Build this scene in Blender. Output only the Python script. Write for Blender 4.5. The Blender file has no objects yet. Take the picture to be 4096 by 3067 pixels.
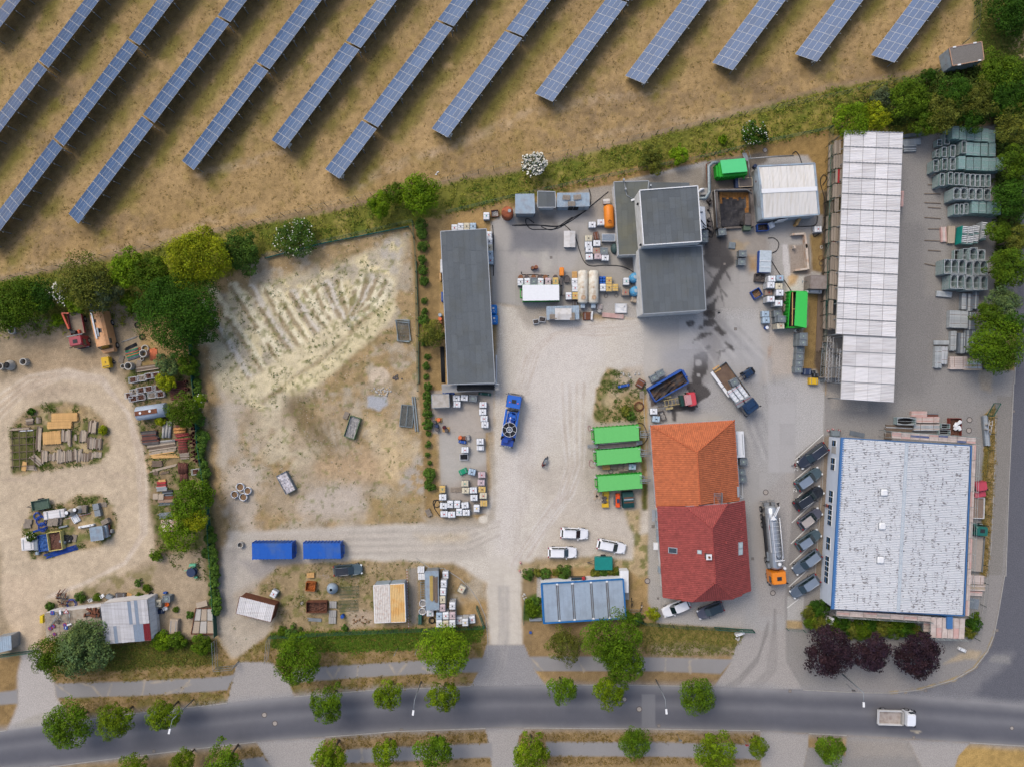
import bpy,bmesh,math,random
import numpy as np
from mathutils import Vector,Matrix
D=bpy.data
scn=bpy.context.scene
C=scn.collection
R=math.radians
H=118.0
cam=D.cameras.new('camera');co=D.objects.new('camera',cam);C.objects.link(co);scn.camera=co
cam.sensor_fit='HORIZONTAL';cam.angle=2*math.atan((4096/48.0)/H)
cam.clip_start=1;cam.clip_end=9000
co.location=(0,0,H);co.rotation_euler=(0,0,0)
w=D.worlds.new('World');scn.world=w;w.use_nodes=True
nt=w.node_tree;bg=nt.nodes['Background'];bg.inputs[1].default_value=0.15
sky=nt.nodes.new('ShaderNodeTexSky');sky.sky_type='NISHITA';sky.sun_disc=False
SUN_EL,SUN_AZ=52.0,322.0
sky.sun_elevation=R(SUN_EL);sky.sun_rotation=R(SUN_AZ);sky.air_density=1.0;sky.dust_density=4.0;sky.ozone_density=0.6
nt.links.new(sky.outputs[0],bg.inputs[0])
sl=D.lights.new('sun','SUN');so=D.objects.new('sun',sl);C.objects.link(so)
sl.energy=.9;sl.angle=R(22);sl.color=(1.0,0.955,0.89)
so.location=(-40,50,90);so.rotation_euler=(R(90-SUN_EL),0,R(180-SUN_AZ))
scn.view_settings.view_transform='Standard';scn.view_settings.look='None'
scn.view_settings.exposure=0.68;scn.view_settings.gamma=1.0;scn.view_settings.use_curve_mapping=False
scn.render.engine='CYCLES'
FR={'F':(0,0,.54004)}
for c_ in range(4):
 for r_,yy in enumerate((0,768,1536,2299)):
  FR[c_*10+r_]=(1024*c_,yy,2.15625)
FR.update(Z1=(2560,1420,4.424),Z2=(2900,1980,3.764),Z3=(1960,1540,6.37),Z4=(2340,1660,4.357),Z5=(3700,480,4.358),Z6=(2760,600,4.6),Z7=(2820,980,3.942),Z8=(220,1200,4.809),Z9=(1880,760,3.066),ZA=(0,1360,2.957),ZB=(460,1360,2.957),ZC=(60,1960,5.267),ZD=(0,2320,3.16),ZE=(3460,1620,2.12),ZF=(1720,1540,1.7),ZG=(1640,2240,3.173))
def W(f,x,y,h=0.0):
 ox,oy,s=FR[f]
 k=(1-h/H)/24.0
 return((ox+x/s-2048)*k,(1533.5-oy-y/s)*k)
def WL(f,pts,h=0.0):return[W(f,x,y,h)for x,y in pts]
def ang(f,a,b):
 p,q=W(f,*a),W(f,*b);return math.atan2(q[1]-p[1],q[0]-p[0])
K=0.62
def lin(c):c/=255.0;return c/12.92 if c<=.04045 else((c+.055)/1.055)**2.4
def g_(r,g,b,k=None):
 k=K if k is None else k
 return(lin(r)*k,lin(g)*k,lin(b)*k)
MATS={}
def mat(name,c,ro_=.7,metal=0.0,var=.12,scale=3.0,bump=0.0,dirt=None,da_=.35,ds_=1.2,spec=.25,alpha=None,orand=0.0,stretch=None,attr=None):
 """procedural surface: base colour broken up by two noises, optional dirt patches, optional per-object tint"""
 if name in MATS:return MATS[name]
 m=D.materials.new(name);m.use_nodes=True;n=m.node_tree.nodes;l=m.node_tree.links
 b=n['Principled BSDF'];b.inputs['Roughness'].default_value=ro_;b.inputs['Metallic'].default_value=metal
 b.inputs['Specular IOR Level'].default_value=spec
 tc=n.new('ShaderNodeTexCoord');mp=n.new('ShaderNodeMapping');l.new(tc.outputs['Object'],mp.inputs[0])
 if stretch:mp.inputs['Scale'].default_value=stretch
 base=n.new('ShaderNodeRGB');base.outputs[0].default_value=(*c,1);src=base.outputs[0]
 if attr:
  at=n.new('ShaderNodeAttribute');at.attribute_name=attr;src=at.outputs['Color']
 def noise(sc,det=3):
  t=n.new('ShaderNodeTexNoise');t.inputs['Scale'].default_value=sc;t.inputs['Detail'].default_value=det
  l.new(mp.outputs[0],t.inputs['Vector']);return t
 def mul(a,fac_socket,lo,hi):
  mr=n.new('ShaderNodeMapRange');mr.inputs['From Min'].default_value=.28;mr.inputs['From Max'].default_value=.72
  mr.inputs['To Min'].default_value=lo;mr.inputs['To Max'].default_value=hi;l.new(fac_socket,mr.inputs['Value'])
  v=n.new('ShaderNodeVectorMath');v.operation='SCALE';l.new(a,v.inputs[0]);l.new(mr.outputs[0],v.inputs['Scale']);return v.outputs[0]
 n1=noise(scale,4)
 if var:src=mul(src,n1.outputs['Fac'],1-var,1+var)
 if dirt:
  n2=noise(ds_,5);cr=n.new('ShaderNodeMapRange');cr.inputs['From Min'].default_value=.46;cr.inputs['From Max'].default_value=.66
  cr.inputs['To Max'].default_value=da_;l.new(n2.outputs['Fac'],cr.inputs['Value'])
  mx=n.new('ShaderNodeMix');mx.data_type='RGBA';l.new(cr.outputs[0],mx.inputs['Factor']);l.new(src,mx.inputs['A']);mx.inputs['B'].default_value=(*dirt,1)
  src=mx.outputs['Result']
 if orand:
  oi=n.new('ShaderNodeObjectInfo');mr=n.new('ShaderNodeMapRange');mr.inputs['To Min'].default_value=1-orand;mr.inputs['To Max'].default_value=1+orand
  l.new(oi.outputs['Random'],mr.inputs['Value']);v=n.new('ShaderNodeVectorMath');v.operation='SCALE'
  l.new(src,v.inputs[0]);l.new(mr.outputs[0],v.inputs['Scale']);src=v.outputs[0]
 l.new(src,b.inputs['Base Color'])
 if bump:
  bp=n.new('ShaderNodeBump');bp.inputs['Strength'].default_value=bump;bp.inputs['Distance'].default_value=.05
  l.new(n1.outputs['Fac'],bp.inputs['Height']);l.new(bp.outputs[0],b.inputs['Normal'])
 if alpha is not None:b.inputs['Alpha'].default_value=alpha
 MATS[name]=m;return m
class MB:
 def __init__(s):s.v=[];s.f=[];s.mi=[];s.sm=[];s.cur=0;s.smooth=False
 def add(s,vs,fs,mi=None,sm=None):
  o=len(s.v);s.v+=[tuple(map(float,v))for v in vs];s.f+=[tuple(i+o for i in f)for f in fs]
  s.mi+=[s.cur if mi is None else mi]*len(fs);s.sm+=[s.smooth if sm is None else sm]*len(fs);return s
 def box(s,cx,cy,z0,sx,sy,sz,a=0.0,ch=0.0,top=1.0,mi=None):
  """box standing at z0; ch chamfers the upper and the upright edges; top scales the upper face"""
  ca,sa=math.cos(a),math.sin(a);hx,hy=sx/2,sy/2
  def ring(hx,hy,z,c):
   if c<=0:p=[(-hx,-hy),(hx,-hy),(hx,hy),(-hx,hy)]
   else:p=[(-hx+c,-hy),(hx-c,-hy),(hx,-hy+c),(hx,hy-c),(hx-c,hy),(-hx+c,hy),(-hx,hy-c),(-hx,-hy+c)]
   return[(cx+x*ca-y*sa,cy+x*sa+y*ca,z)for x,y in p]
  if ch<=0:rs=[ring(hx,hy,z0,0),ring(hx*top,hy*top,z0+sz,0)]
  else:rs=[ring(hx,hy,z0,ch),ring(hx*top,hy*top,z0+sz-ch,ch),ring(hx*top-ch,hy*top-ch,z0+sz,ch*.6)]
  return s.rings(rs,mi=mi)
 def rings(s,rs,cap0=True,cap1=True,mi=None,sm=None,closed=True):
  n=len(rs[0]);vs=[p for r in rs for p in r];fs=[]
  for k in range(len(rs)-1):
   for i in range(n if closed else n-1):
    j=(i+1)%n;fs.append((k*n+i,k*n+j,(k+1)*n+j,(k+1)*n+i))
  if cap0 and closed:fs.append(tuple(range(n-1,-1,-1)))
  if cap1 and closed:fs.append(tuple((len(rs)-1)*n+i for i in range(n)))
  return s.add(vs,fs,mi,sm)
 def prism(s,poly,z0,z1,mi=None):
  if area(poly)<0:poly=poly[::-1]
  return s.rings([[(x,y,z0)for x,y in poly],[(x,y,z1)for x,y in poly]],mi=mi)
 def tube(s,pts,r,n=6,mi=None,sm=True,caps=True):
  pts=[Vector(p)for p in pts];rs=[]
  for i,p in enumerate(pts):
   d=(pts[min(i+1,len(pts)-1)]-pts[max(i-1,0)]).normalized()
   up=Vector((0,0,1))if abs(d.z)<.9 else Vector((1,0,0))
   a=d.cross(up).normalized();b=a.cross(d)
   rr=r[i]if isinstance(r,(list,tuple))else r
   rs.append([tuple(p+(a*math.cos(t)+b*math.sin(t))*rr)for t in[2*math.pi*k/n for k in range(n)]])
  return s.rings(rs,caps,caps,mi,sm)
 def bar(s,a,b,w,t=None,mi=None):
  """rectangular bar between two points, w wide, t thick"""
  a,b=Vector(a),Vector(b);d=(b-a).normalized();t=t or w
  up=Vector((0,0,1))if abs(d.z)<.95 else Vector((1,0,0))
  x=d.cross(up).normalized()*w/2;y=x.cross(d).normalized()*t/2
  q=lambda p:[tuple(p-x-y),tuple(p+x-y),tuple(p+x+y),tuple(p-x+y)]
  return s.rings([q(a),q(b)],mi=mi)
 def cyl(s,cx,cy,z0,r,h,n=16,r2=None,mi=None,sm=False):
  r2=r if r2 is None else r2
  g=lambda rr,z:[(cx+rr*math.cos(2*math.pi*k/n),cy+rr*math.sin(2*math.pi*k/n),z)for k in range(n)]
  return s.rings([g(r,z0),g(r2,z0+h)],mi=mi,sm=sm)
 def lathe(s,cx,cy,prof,n=18,mi=None,sm=True,cap0=True,cap1=True):
  return s.rings([[(cx+r*math.cos(2*math.pi*k/n),cy+r*math.sin(2*math.pi*k/n),z)for k in range(n)]for r,z in prof],cap0,cap1,mi,sm)
 def ringpipe(s,cx,cy,z0,ro,ri,h,n=18,mi=None):
  g=lambda rr,z:[(cx+rr*math.cos(2*math.pi*k/n),cy+rr*math.sin(2*math.pi*k/n),z)for k in range(n)]
  return s.rings([g(ro,z0),g(ro,z0+h),g(ri,z0+h),g(ri,z0)],False,False,mi,False)
 def hpipe(s,a,b,ro,ri,n=10,mi=None):
  """open pipe lying between two points"""
  a,b=Vector(a),Vector(b);d=(b-a).normalized();x=d.cross(Vector((0,0,1))).normalized();y=x.cross(d)
  g=lambda p,r:[tuple(p+(x*math.cos(t)+y*math.sin(t))*r)for t in[2*math.pi*k/n for k in range(n)]]
  return s.rings([g(b,ri),g(a,ri),g(a,ro),g(b,ro),g(b,ri)],False,False,mi,True)
 def quad(s,*p,mi=None):return s.add(p,[tuple(range(len(p)))],mi)
 def torus(s,cx,cy,z,R_,r,n=20,m=6,tilt=0,mi=None):
  pts=[]
  rs=[[(cx+(R_+r*math.cos(2*math.pi*j/m))*math.cos(2*math.pi*i/n),cy+(R_+r*math.cos(2*math.pi*j/m))*math.sin(2*math.pi*i/n),z+r*math.sin(2*math.pi*j/m))for j in range(m)]for i in range(n)]
  rs.append(rs[0]);return s.rings(rs,False,False,mi,True)
 def mesh(s,name,mats):
  me=D.meshes.new(name);me.from_pydata(s.v,[],s.f)
  for m in(mats if isinstance(mats,(list,tuple))else[mats]):me.materials.append(m)
  me.polygons.foreach_set('material_index',s.mi);me.polygons.foreach_set('use_smooth',s.sm);me.update();return me
def area(p):return sum(p[i][0]*p[(i+1)%len(p)][1]-p[(i+1)%len(p)][0]*p[i][1]for i in range(len(p)))/2
def obj(name,mb,mats=None,parent=None,loc=None,rot=0.0):
 me=mb.mesh(name,mats)if isinstance(mb,MB)else mb
 o=D.objects.new(name,me);C.objects.link(o)
 if parent:o.parent=parent
 if loc:o.location=loc if len(loc)==3 else(*loc,0)
 if rot:o.rotation_euler=(0,0,rot)
 return o
def box_(n,m,t,*a,**k):return obj(n,MB().box(*a,**k),m,t)
def bar_(n,m,t,*a,**k):return obj(n,MB().bar(*a,**k),m,t)
def cyl_(n,m,t,*a,**k):return obj(n,MB().cyl(*a,**k),m,t)
LB_={}
def tag(o,label,cat,gp_=None):
 o['label']=label;o['category']=cat
 if gp_:o['group']=gp_
 LB_.setdefault(label,[]).append(o);return o
def th_(name,label,cat,loc=(0,0),rot=0.0,gp_=None):
 o=D.objects.new(name,None);C.objects.link(o);o.empty_display_size=.3
 o.location=loc if len(loc)==3 else(*loc,0);o.rotation_euler=(0,0,rot);return tag(o,label,cat,gp_)
def struct(name,mb,mats,parent=None,kind='structure'):
 o=obj(name,mb,mats,parent);o['kind']=kind;return o
def copy_tree(root,loc,rot,label,gp_=None,parent=None,scale=None):
 r=root.copy();C.objects.link(r)
 if parent is None:
  r.location=loc if len(loc)==3 else(*loc,0);r.rotation_euler=(0,0,rot);r['label']=label
  if gp_:r['group']=gp_
  if scale:r.scale=scale if isinstance(scale,tuple)else(scale,)*3
 else:r.parent=parent
 for ch in root.children:copy_tree(ch,None,None,None,None,r)
 return r
def npmesh(name,V,F,mats,col=None,smooth=False):
 """V (n,3) and quads or tris F (m,k) as numpy arrays; col (n,3) colours"""
 me=D.meshes.new(name);k=F.shape[1]
 me.vertices.add(len(V));me.vertices.foreach_set('co',V.astype(np.float32).ravel())
 me.loops.add(F.size);me.loops.foreach_set('vertex_index',F.astype(np.int32).ravel())
 me.polygons.add(len(F));me.polygons.foreach_set('loop_start',np.arange(0,F.size,k,dtype=np.int32))
 me.polygons.foreach_set('loop_total',np.full(len(F),k,np.int32))
 if smooth:me.polygons.foreach_set('use_smooth',np.ones(len(F),bool))
 me.update(calc_edges=True)
 for m in(mats if isinstance(mats,(list,tuple))else[mats]):me.materials.append(m)
 if col is not None:
  a=me.color_attributes.new('col','FLOAT_COLOR','POINT')
  a.data.foreach_set('color',np.concatenate([col,np.ones((len(col),1))],1).astype(np.float32).ravel())
 return me
rngT=np.random.RandomState(5)
LAT=rngT.rand(256,256)
def vnoise(x,y,s,seed=0):
 x=x/s+seed*17.3;y=y/s+seed*9.1;xi=np.floor(x).astype(int);yi=np.floor(y).astype(int);fx=x-xi;fy=y-yi
 fx=fx*fx*(3-2*fx);fy=fy*fy*(3-2*fy);g=lambda a,b:LAT[(a)&255,(b)&255]
 return(g(xi,yi)*(1-fx)+g(xi+1,yi)*fx)*(1-fy)+(g(xi,yi+1)*(1-fx)+g(xi+1,yi+1)*fx)*fy
def fbm(x,y,s,o=3,seed=0):
 t=0;a=.5;tot=0
 for i in range(o):t=t+a*vnoise(x,y,s/2**i,seed+i*3.7);tot+=a;a*=.55
 return t/tot
def sstep(a,b,x):t=np.clip((x-a)/(b-a),0,1);return t*t*(3-2*t)
def segdist(x,y,a,b):
 ax,ay=a;dx,dy=b[0]-ax,b[1]-ay;L=dx*dx+dy*dy+1e-9
 t=np.clip(((x-ax)*dx+(y-ay)*dy)/L,0,1);return np.hypot(x-ax-t*dx,y-ay-t*dy)
OPS=[]
def fl_(poly,c,soft=.4,warp=0.0,wscale=2.0,alpha=1.0,nz=None):
 """nz = (scale, lo, hi): patchy; only where the noise runs from lo to hi"""
 OPS.append(('p',[tuple(p)for p in poly],c,soft,warp,wscale,alpha,nz,0))
def sk_(pts,width,c,soft=.3,warp=0.0,wscale=1.5,alpha=1.0,nz=None):
 OPS.append(('l',[tuple(p)for p in pts],c,soft,warp,wscale,alpha,nz,width/2))
def albedo(x,y):
 x=np.asarray(x,float).ravel();y=np.asarray(y,float).ravel();n=len(x)
 f1=fbm(x,y,9,3,1)[:,None];f2=fbm(x,y,2.2,3,2)[:,None];f3=fbm(x,y,.7,2,3)[:,None]
 c=np.array(g_(185,156,112))*f1+np.array(g_(160,134,90))*(1-f1)
 c=c*(1-.35*sstep(.55,.75,f2))+np.array(g_(148,130,72))*.35*sstep(.55,.75,f2)
 c=c*(.92+.16*f3)
 for i,(k,pts,col,soft,warp,ws,al,nz,hw)in enumerate(OPS):
  P=np.array(pts);m=soft+warp+hw
  sel=np.nonzero((x>P[:,0].min()-m)&(x<P[:,0].max()+m)&(y>P[:,1].min()-m)&(y<P[:,1].max()+m))[0]
  if not len(sel):continue
  X,Y=x[sel],y[sel];d=np.full(len(sel),1e9)
  if k=='p':
   ins=np.zeros(len(sel),bool)
   for j in range(len(pts)):
    a,b=pts[j],pts[(j+1)%len(pts)];d=np.minimum(d,segdist(X,Y,a,b))
    if a[1]!=b[1]:ins^=((a[1]>Y)!=(b[1]>Y))&(X<(b[0]-a[0])*(Y-a[1])/(b[1]-a[1])+a[0])
   d=np.where(ins,d,-d)
  else:
   for j in range(len(pts)-1):d=np.minimum(d,segdist(X,Y,pts[j],pts[j+1]))
   d=hw-d
  if warp:d=d+warp*2*(fbm(X,Y,ws,3,11+i%7)-.5)
  mk=sstep(-soft,soft,d)*al
  if nz:mk=mk*sstep(nz[1],nz[2],fbm(X,Y,nz[0],3,23+i%11))
  mk=mk[:,None];c[sel]=c[sel]*(1-mk)+np.array(col)*mk
 sat=(c.max(1)-c.min(1))/c.max(1);a=np.clip((sat-.08)*2.2,.12,1)*.5
 return c*(1+a*(fbm(x,y,.55,2,61)+.6*fbm(x,y,2.6,3,67)-.8))[:,None]
# GROUND COLOURS
def rc(f,x,y,h=0.0):return W(f,x,y,h)
U=(0.601,0.799);V_=(0.799,-0.601)
ROWS=[('A',0,-150,280,12),('B',0,335,525,12),('C',0,465,1190,12),('D',1,592,190,0),('E',0,1570,1390,0),('F',10,135,1210,0),('G',10,597,1462,6),('H',10,1515,1112,0),('I',20,198,810,0),('J',20,977,657,0),('K',20,1727,543,0),('L',30,233,470,0),('M',30,890,478,0)]
brown=g_(136,114,78);ggrass=g_(120,114,52)
for nm,f,x,y,k in ROWS:
 px,py=W(f,x,y,.8)
 s0=-22 if nm=='B' or nm=='C' else-.5
 if nm=='A':s0=-12
 ln=lambda v,a,b:[(px+U[0]*a+V_[0]*v,py+U[1]*a+V_[1]*v),(px+U[0]*b+V_[0]*v,py+U[1]*b+V_[1]*v)]
 sk_(ln(5.9,s0+1,75),2.6,ggrass,1.3,.7,2.5,.8,(3.5,.25,.6))
 sk_(ln(3.3,s0,75),3.0,brown,.7,.35,1.5,.85)
 sk_(ln(1.2,s0+.5,75),1.5,brown,.5,.2,1.5,.6)
for f,x,y,r in((20,700,880,5),(20,1000,1010,7),(20,1420,830,3.5),(30,60,720,5),(30,640,620,4),(20,2000,850,5),(10,1900,1400,5),(20,450,1150,4),(0,650,730,3),(0,330,1230,3),(0,550,850,2.5),(0,1200,750,2),(1,300,380,5),(1,1100,330,5)):
 cx,cy=W(f,x,y);fl_([(cx+r*math.cos(t)*1.3,cy+r*math.sin(t)*.7)for t in np.linspace(0,6.28,9)[:-1]],g_(144,122,92),1.2,1.6,3,.6,(1.2,.35,.6))
for pts in([(0,1720,1500),(10,60,1370),(10,230,1310)],[(10,1100,1430),(10,1530,1335)],[(20,0,990),(20,400,930),(20,800,845),(20,1300,770)],[(20,620,1210),(20,1250,1080),(20,2200,930)],[(10,880,1610),(10,1150,1460),(10,2208,1060)],[(1,0,700),(1,600,600),(1,1150,450),(1,2208,150)]):
 sk_([W(*p)for p in pts],1.3,g_(188,165,135),.7,.5,2,.5,(1.5,.3,.6))
strip=WL('F',[(-60,640),(0,610),(210,566),(480,500),(760,448),(1000,388),(1100,375),(1500,272),(1800,190),(1960,165),(2040,150),(2110,300),(1990,320),(1830,300),(1790,285),(1600,328),(1330,390),(1060,445),(905,482),(885,488),(575,548),(430,640),(300,700),(130,720),(-60,740)])
fl_(strip,g_(124,124,56),.5,.5,2)
fl_(strip,g_(98,112,42),.6,.4,2,.7,(3,.42,.62))
fl_(strip,g_(160,146,82),.6,.4,2,.75,(2.2,.5,.68))
fl_(WL('F',[(1500,275),(1800,190),(1960,165),(1900,260),(1790,285),(1500,345)]),g_(158,142,76),.8,.6,2,.6,(2,.35,.6))
sk_(WL('F',[(0,604),(210,562),(480,497),(760,444),(1000,384),(1100,371),(1500,268),(1800,186),(1990,155)]),.9,g_(150,130,105),.4,.3,1,.7)
fl_(WL('F',[(2100,0),(2400,0),(2400,160),(2120,150),(2100,90)]),g_(120,116,62),.8,.8,2)
fl_(WL('F',[(2180,60),(2330,60),(2330,140),(2190,150)]),g_(170,150,110),.8,.5,2)
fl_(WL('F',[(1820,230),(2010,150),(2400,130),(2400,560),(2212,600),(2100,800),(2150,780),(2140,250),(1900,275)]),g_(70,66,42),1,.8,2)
fl_(WL('F',[(2165,560),(2212,560),(2212,690),(2170,690)]),g_(128,126,122),.4)
plot=WL('F',[(440,625),(575,550),(885,492),(907,830),(925,1125),(1050,1130),(1050,1290),(590,1350),(470,1430),(440,1100),(425,760)])
fl_(plot,g_(172,148,110),.6,.4)
fl_(plot,g_(128,118,70),1,.5,2,.45,(1.3,.55,.75));fl_(plot,g_(188,178,160),1,.5,2,.7,(3.2,.46,.62));fl_(plot,g_(150,130,98),1,.5,2,.5,(1.9,.52,.66))
fl_(WL('F',[(480,780),(700,790),(900,850),(920,1000),(900,1120),(500,1140),(470,900)]),g_(178,162,138),2.5,1.5,4,.8,(5,.35,.65))
sandp=WL('F',[(478,690),(500,635),(560,625),(640,590),(770,560),(860,510),(870,540),(845,640),(838,700),(740,780),(680,830),(600,885),(535,880),(478,830),(470,760)])
fl_(sandp,g_(212,200,170),.9,1.1,2.5,.92)
fl_(sandp,g_(230,214,170),.9,.8,2,.75,(3,.42,.6))
fl_(sandp,g_(170,160,146),.9,.8,2,.5,(1.6,.5,.62))
for k,(a,b,c)in enumerate([((-500,960),(-300,1260),(-60,1620)),((-400,860),(-150,1240),(60,1560)),((-220,820),(0,1170),(220,1500)),((-60,830),(110,1130),(330,1430)),((60,830),(230,1130),(400,1380)),((170,860),(330,1120),(480,1330)),((300,880),(430,1110),(560,1290)),((410,860),(520,1080),(640,1230)),((500,820),(590,1040),(700,1190)),((600,800),(680,1010),(770,1150)),((700,760),(760,980),(800,1100)),((880,760),(830,950),(800,1080)),((960,740),(890,950),(830,1060)),((1040,760),(950,950),(880,1040)),((1120,780),(1020,960),(930,1030))]):
 d=34-2*k if k<11 else 26;q=[(a[0]+d,a[1]),(b[0]+d,b[1]),(c[0]+d*.6,c[1])]
 sk_(WL(11,q),1.1+.7*((k*7)%5)/4,g_(240,230,198)if k%3 else g_(216,208,194),.25,.2,.8,.85,(1.2,.1,.4));sk_(WL(11,[a,b,c]),.75,g_(154,136,104),.18,.3,.7,.85,(1.8,.28,.48))
sk_(WL(11,[(60,1800),(300,1640),(520,1480),(770,1255),(950,1100),(1160,975)]),1.0,g_(140,122,88),.3,.3,1,.9)
sk_(WL(11,[(0,1700),(250,1500),(480,1375),(700,1200)]),3.6,g_(222,208,172),.7,.4,1.2,.9)
sk_(WL(11,[(300,1700),(640,1500),(900,1250),(1150,1010)]),2.6,g_(222,208,168),.7,.4,1.2,.9)
fl_(WL(11,[(-450,1180),(-300,1250),(-150,1500),(-50,1700),(-200,1800),(-420,1600)]),g_(206,194,164),.8,.8,2,.7)
fl_(sandp,g_(118,120,62),.8,.8,2,.55,(.9,.6,.72))
fl_(WL(11,[(1080,430),(1250,375),(1260,520),(1200,700),(1090,640)]),g_(192,184,172),.7,.9,1.5,.9,(.9,.35,.6))
fl_(WL(11,[(380,650),(900,560),(1180,700),(1170,900),(1000,740),(430,740)]),g_(165,155,140),1.2,1,2,.5,(2,.4,.6))
cx,cy=W(11,1060,1585);fl_([(cx+1.7*math.cos(t),cy+1.5*math.sin(t))for t in np.linspace(0,6.28,11)[:-1]],g_(205,188,165),.25,.2)
fl_(WL(12,[(960,100),(1120,110),(1140,180),(1060,225),(970,190)]),g_(176,178,182),.3,.3,1)
fl_(WL(12,[(250,120),(400,60),(480,180),(700,560),(640,640),(420,400),(260,260)]),g_(130,112,84),1.2,1,2,.8)
fl_(WL(12,[(520,620),(900,560),(1150,640),(1250,780),(1100,850),(800,830),(520,800),(480,700)]),g_(184,156,120),2.0,1.2,3,.7)
fl_(WL(12,[(0,120),(250,150),(230,340),(500,560),(380,760),(100,700),(0,500)]),g_(205,192,164),2,1.5,2.5,.75,(2,.3,.6))
fl_(WL(12,[(940,280),(1180,330),(1430,560),(1300,720),(1260,870),(1100,800),(1060,560),(960,480)]),g_(206,184,146),1.4,1,2.5,.75)
fl_(WL(12,[(1230,760),(1430,600),(1470,750),(1480,960),(1300,960)]),g_(180,172,162),.9,.8,1.5,.85,(.8,.3,.55))
fl_(WL(12,[(400,900),(700,860),(900,880),(950,1060),(700,1180),(400,1120)]),g_(196,184,170),1.5,1.2,2,.85)
fl_(WL(12,[(950,960),(1300,930),(1480,1060),(1350,1200),(1000,1200)]),g_(160,138,96),1.2,1,2,.7)
fl_(WL(2,[(1880,20),(2080,180),(2060,560),(1900,900),(1830,560),(1870,300)]),g_(190,180,165),1.2,1.2,2,.8)
fl_(WL(2,[(1960,760),(2208,560),(2208,1300),(2050,1200),(1960,940)]),g_(200,188,172),1.2,1.2,2,.8)
for i,x0 in enumerate((310,350,400,450,500)):
 sk_(WL(12,[(x0,60),(x0+70,400),(x0+230,640)]),.5,g_(112,104,62),.3,.35,1,.55,(1,.35,.6))
for i in range(5):sk_(WL(12,[(540+60*i,300),(620+50*i,560)]),.35,g_(146,128,98),.25,.25,1,.6)
fl_(WL('F',[(500,630),(880,500),(905,830),(920,1120),(600,1140),(500,900)]),g_(112,120,58),.5,.5,2,.5,(.8,.66,.76))
fl_(WL('F',[(888,486),(945,478),(955,840),(925,850),(935,1110),(920,1120),(905,830)]),g_(152,128,88),.3,.2)
fl_(WL('F',[(-60,700),(60,680),(130,715),(280,640),(300,700),(300,800),(330,850),(430,800),(440,1100),(470,1430),(350,1400),(90,1380),(40,1420),(-60,1420)]),g_(165,148,122),.6,.5)
lane=WL('F',[(-60,830),(60,800),(110,760),(230,790),(265,830),(285,870),(300,960),(322,1010),(320,1090),(335,1180),(330,1215),(220,1255),(150,1290),(92,1295),(90,1330),(80,1385),(35,1410),(38,1330),(0,1280),(8,1240),(-5,1160),(-60,1100)])
fl_(lane,g_(202,184,158),.7,.35,2)
fl_(WL('F',[(60,690),(140,690),(150,760),(240,760),(250,800),(60,810),(-20,800)]),g_(178,156,126),1.2,1,2,.9)
fl_(WL('F',[(-60,690),(60,690),(70,800),(-60,850)]),g_(156,140,116),1.2,1,2,.8)
for k in range(7):
 o=k*9;sk_(WL('F',[(0,905-o),(60,845-o*.6),(140,815-o*.3),(220,830-o*.3),(275,890),(295+o*.3,980),(300+o*.3,1060),(305+o*.2,1150),(270,1215),(180,1260),(100,1290)]),.35,g_(188,168,146)if k%2 else g_(220,206,188),.3,.3,3,.6)
for k in range(4):sk_(WL(2,[(0+k*30,820),(500,760+k*40),(900,720+k*30),(1100,800)]),.35,g_(190,172,150),.3,.3,2,.5)
fl_(WL(2,[(150,40),(600,-10),(700,40),(500,120),(200,140)]),g_(178,160,138),1,.7,2,.6)
isl1=WL(2,[(110,330),(240,230),(420,160),(560,150),(760,190),(900,300),(955,450),(950,560),(870,660),(700,700),(300,760),(110,790),(95,600),(85,400)])
isl2=WL(2,[(215,1180),(300,1020),(430,1040),(560,1020),(680,960),(880,960),(975,1050),(1015,1180),(985,1290),(860,1390),(640,1430),(400,1510),(270,1500),(230,1380),(190,1250)])
for p in(isl1,isl2):
 fl_(p,g_(160,140,108),.5,.35);fl_(p,g_(98,108,52),.5,.5,1.5,.8,(1.3,.48,.62));fl_(p,g_(190,168,130),.5,.4,1.5,.7,(1.6,.55,.7))
fl_(WL(2,[(90,380),(350,380),(350,560),(340,720),(110,770)]),g_(84,92,42),.4,.4,1,.8)
fl_(WL(2,[(480,180),(740,200),(700,420),(560,250)]),g_(186,160,118),.6,.5,1.5,.8)
hs=WL('F',[(262,790),(330,790),(430,800),(440,1100),(450,1260),(340,1210),(318,1010),(290,870)])
fl_(hs,g_(146,128,98),.5,.4);fl_(hs,g_(92,104,46),.5,.5,1.5,.75,(1.5,.46,.6))
fl_(WL('F',[(330,1200),(440,1190),(455,1330),(460,1370),(350,1370),(330,1290),(230,1260)]),g_(176,158,132),.8,.6,2,.9)
fl_(WL('F',[(210,1245),(330,1225),(345,1290),(140,1290)]),g_(128,120,76),.8,.7,1.5,.7,(1.5,.4,.6))
fl_(WL(2,[(1310,640),(1300,560),(1250,620),(1270,760),(1330,700)]),g_(206,172,130),.5,.3,1,.6)
sk_(WL('F',[(415,720),(425,850),(440,1000),(455,1180),(465,1300)]),1.8,g_(96,104,52),.6,.5,1.5,.9)
sk_(WL('F',[(445,760),(452,900),(470,1100),(475,1300)]),1.6,g_(165,140,100),.8,.6,1.5,.9)
fl_(WL(12,[(1510,60),(2045,40),(2055,405),(1980,420),(1998,1115),(1600,1135),(1580,425),(1520,420)]),g_(178,170,160),.12);fl_(WL(12,[(1585,430),(1850,420),(1980,640),(1900,830),(1600,860)]),g_(184,180,172),.8,.5,2,.8);fl_(WL(12,[(1780,780),(1990,700),(1998,1110),(1700,1000)]),g_(160,152,144),.8,.5,2,.7)
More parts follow.
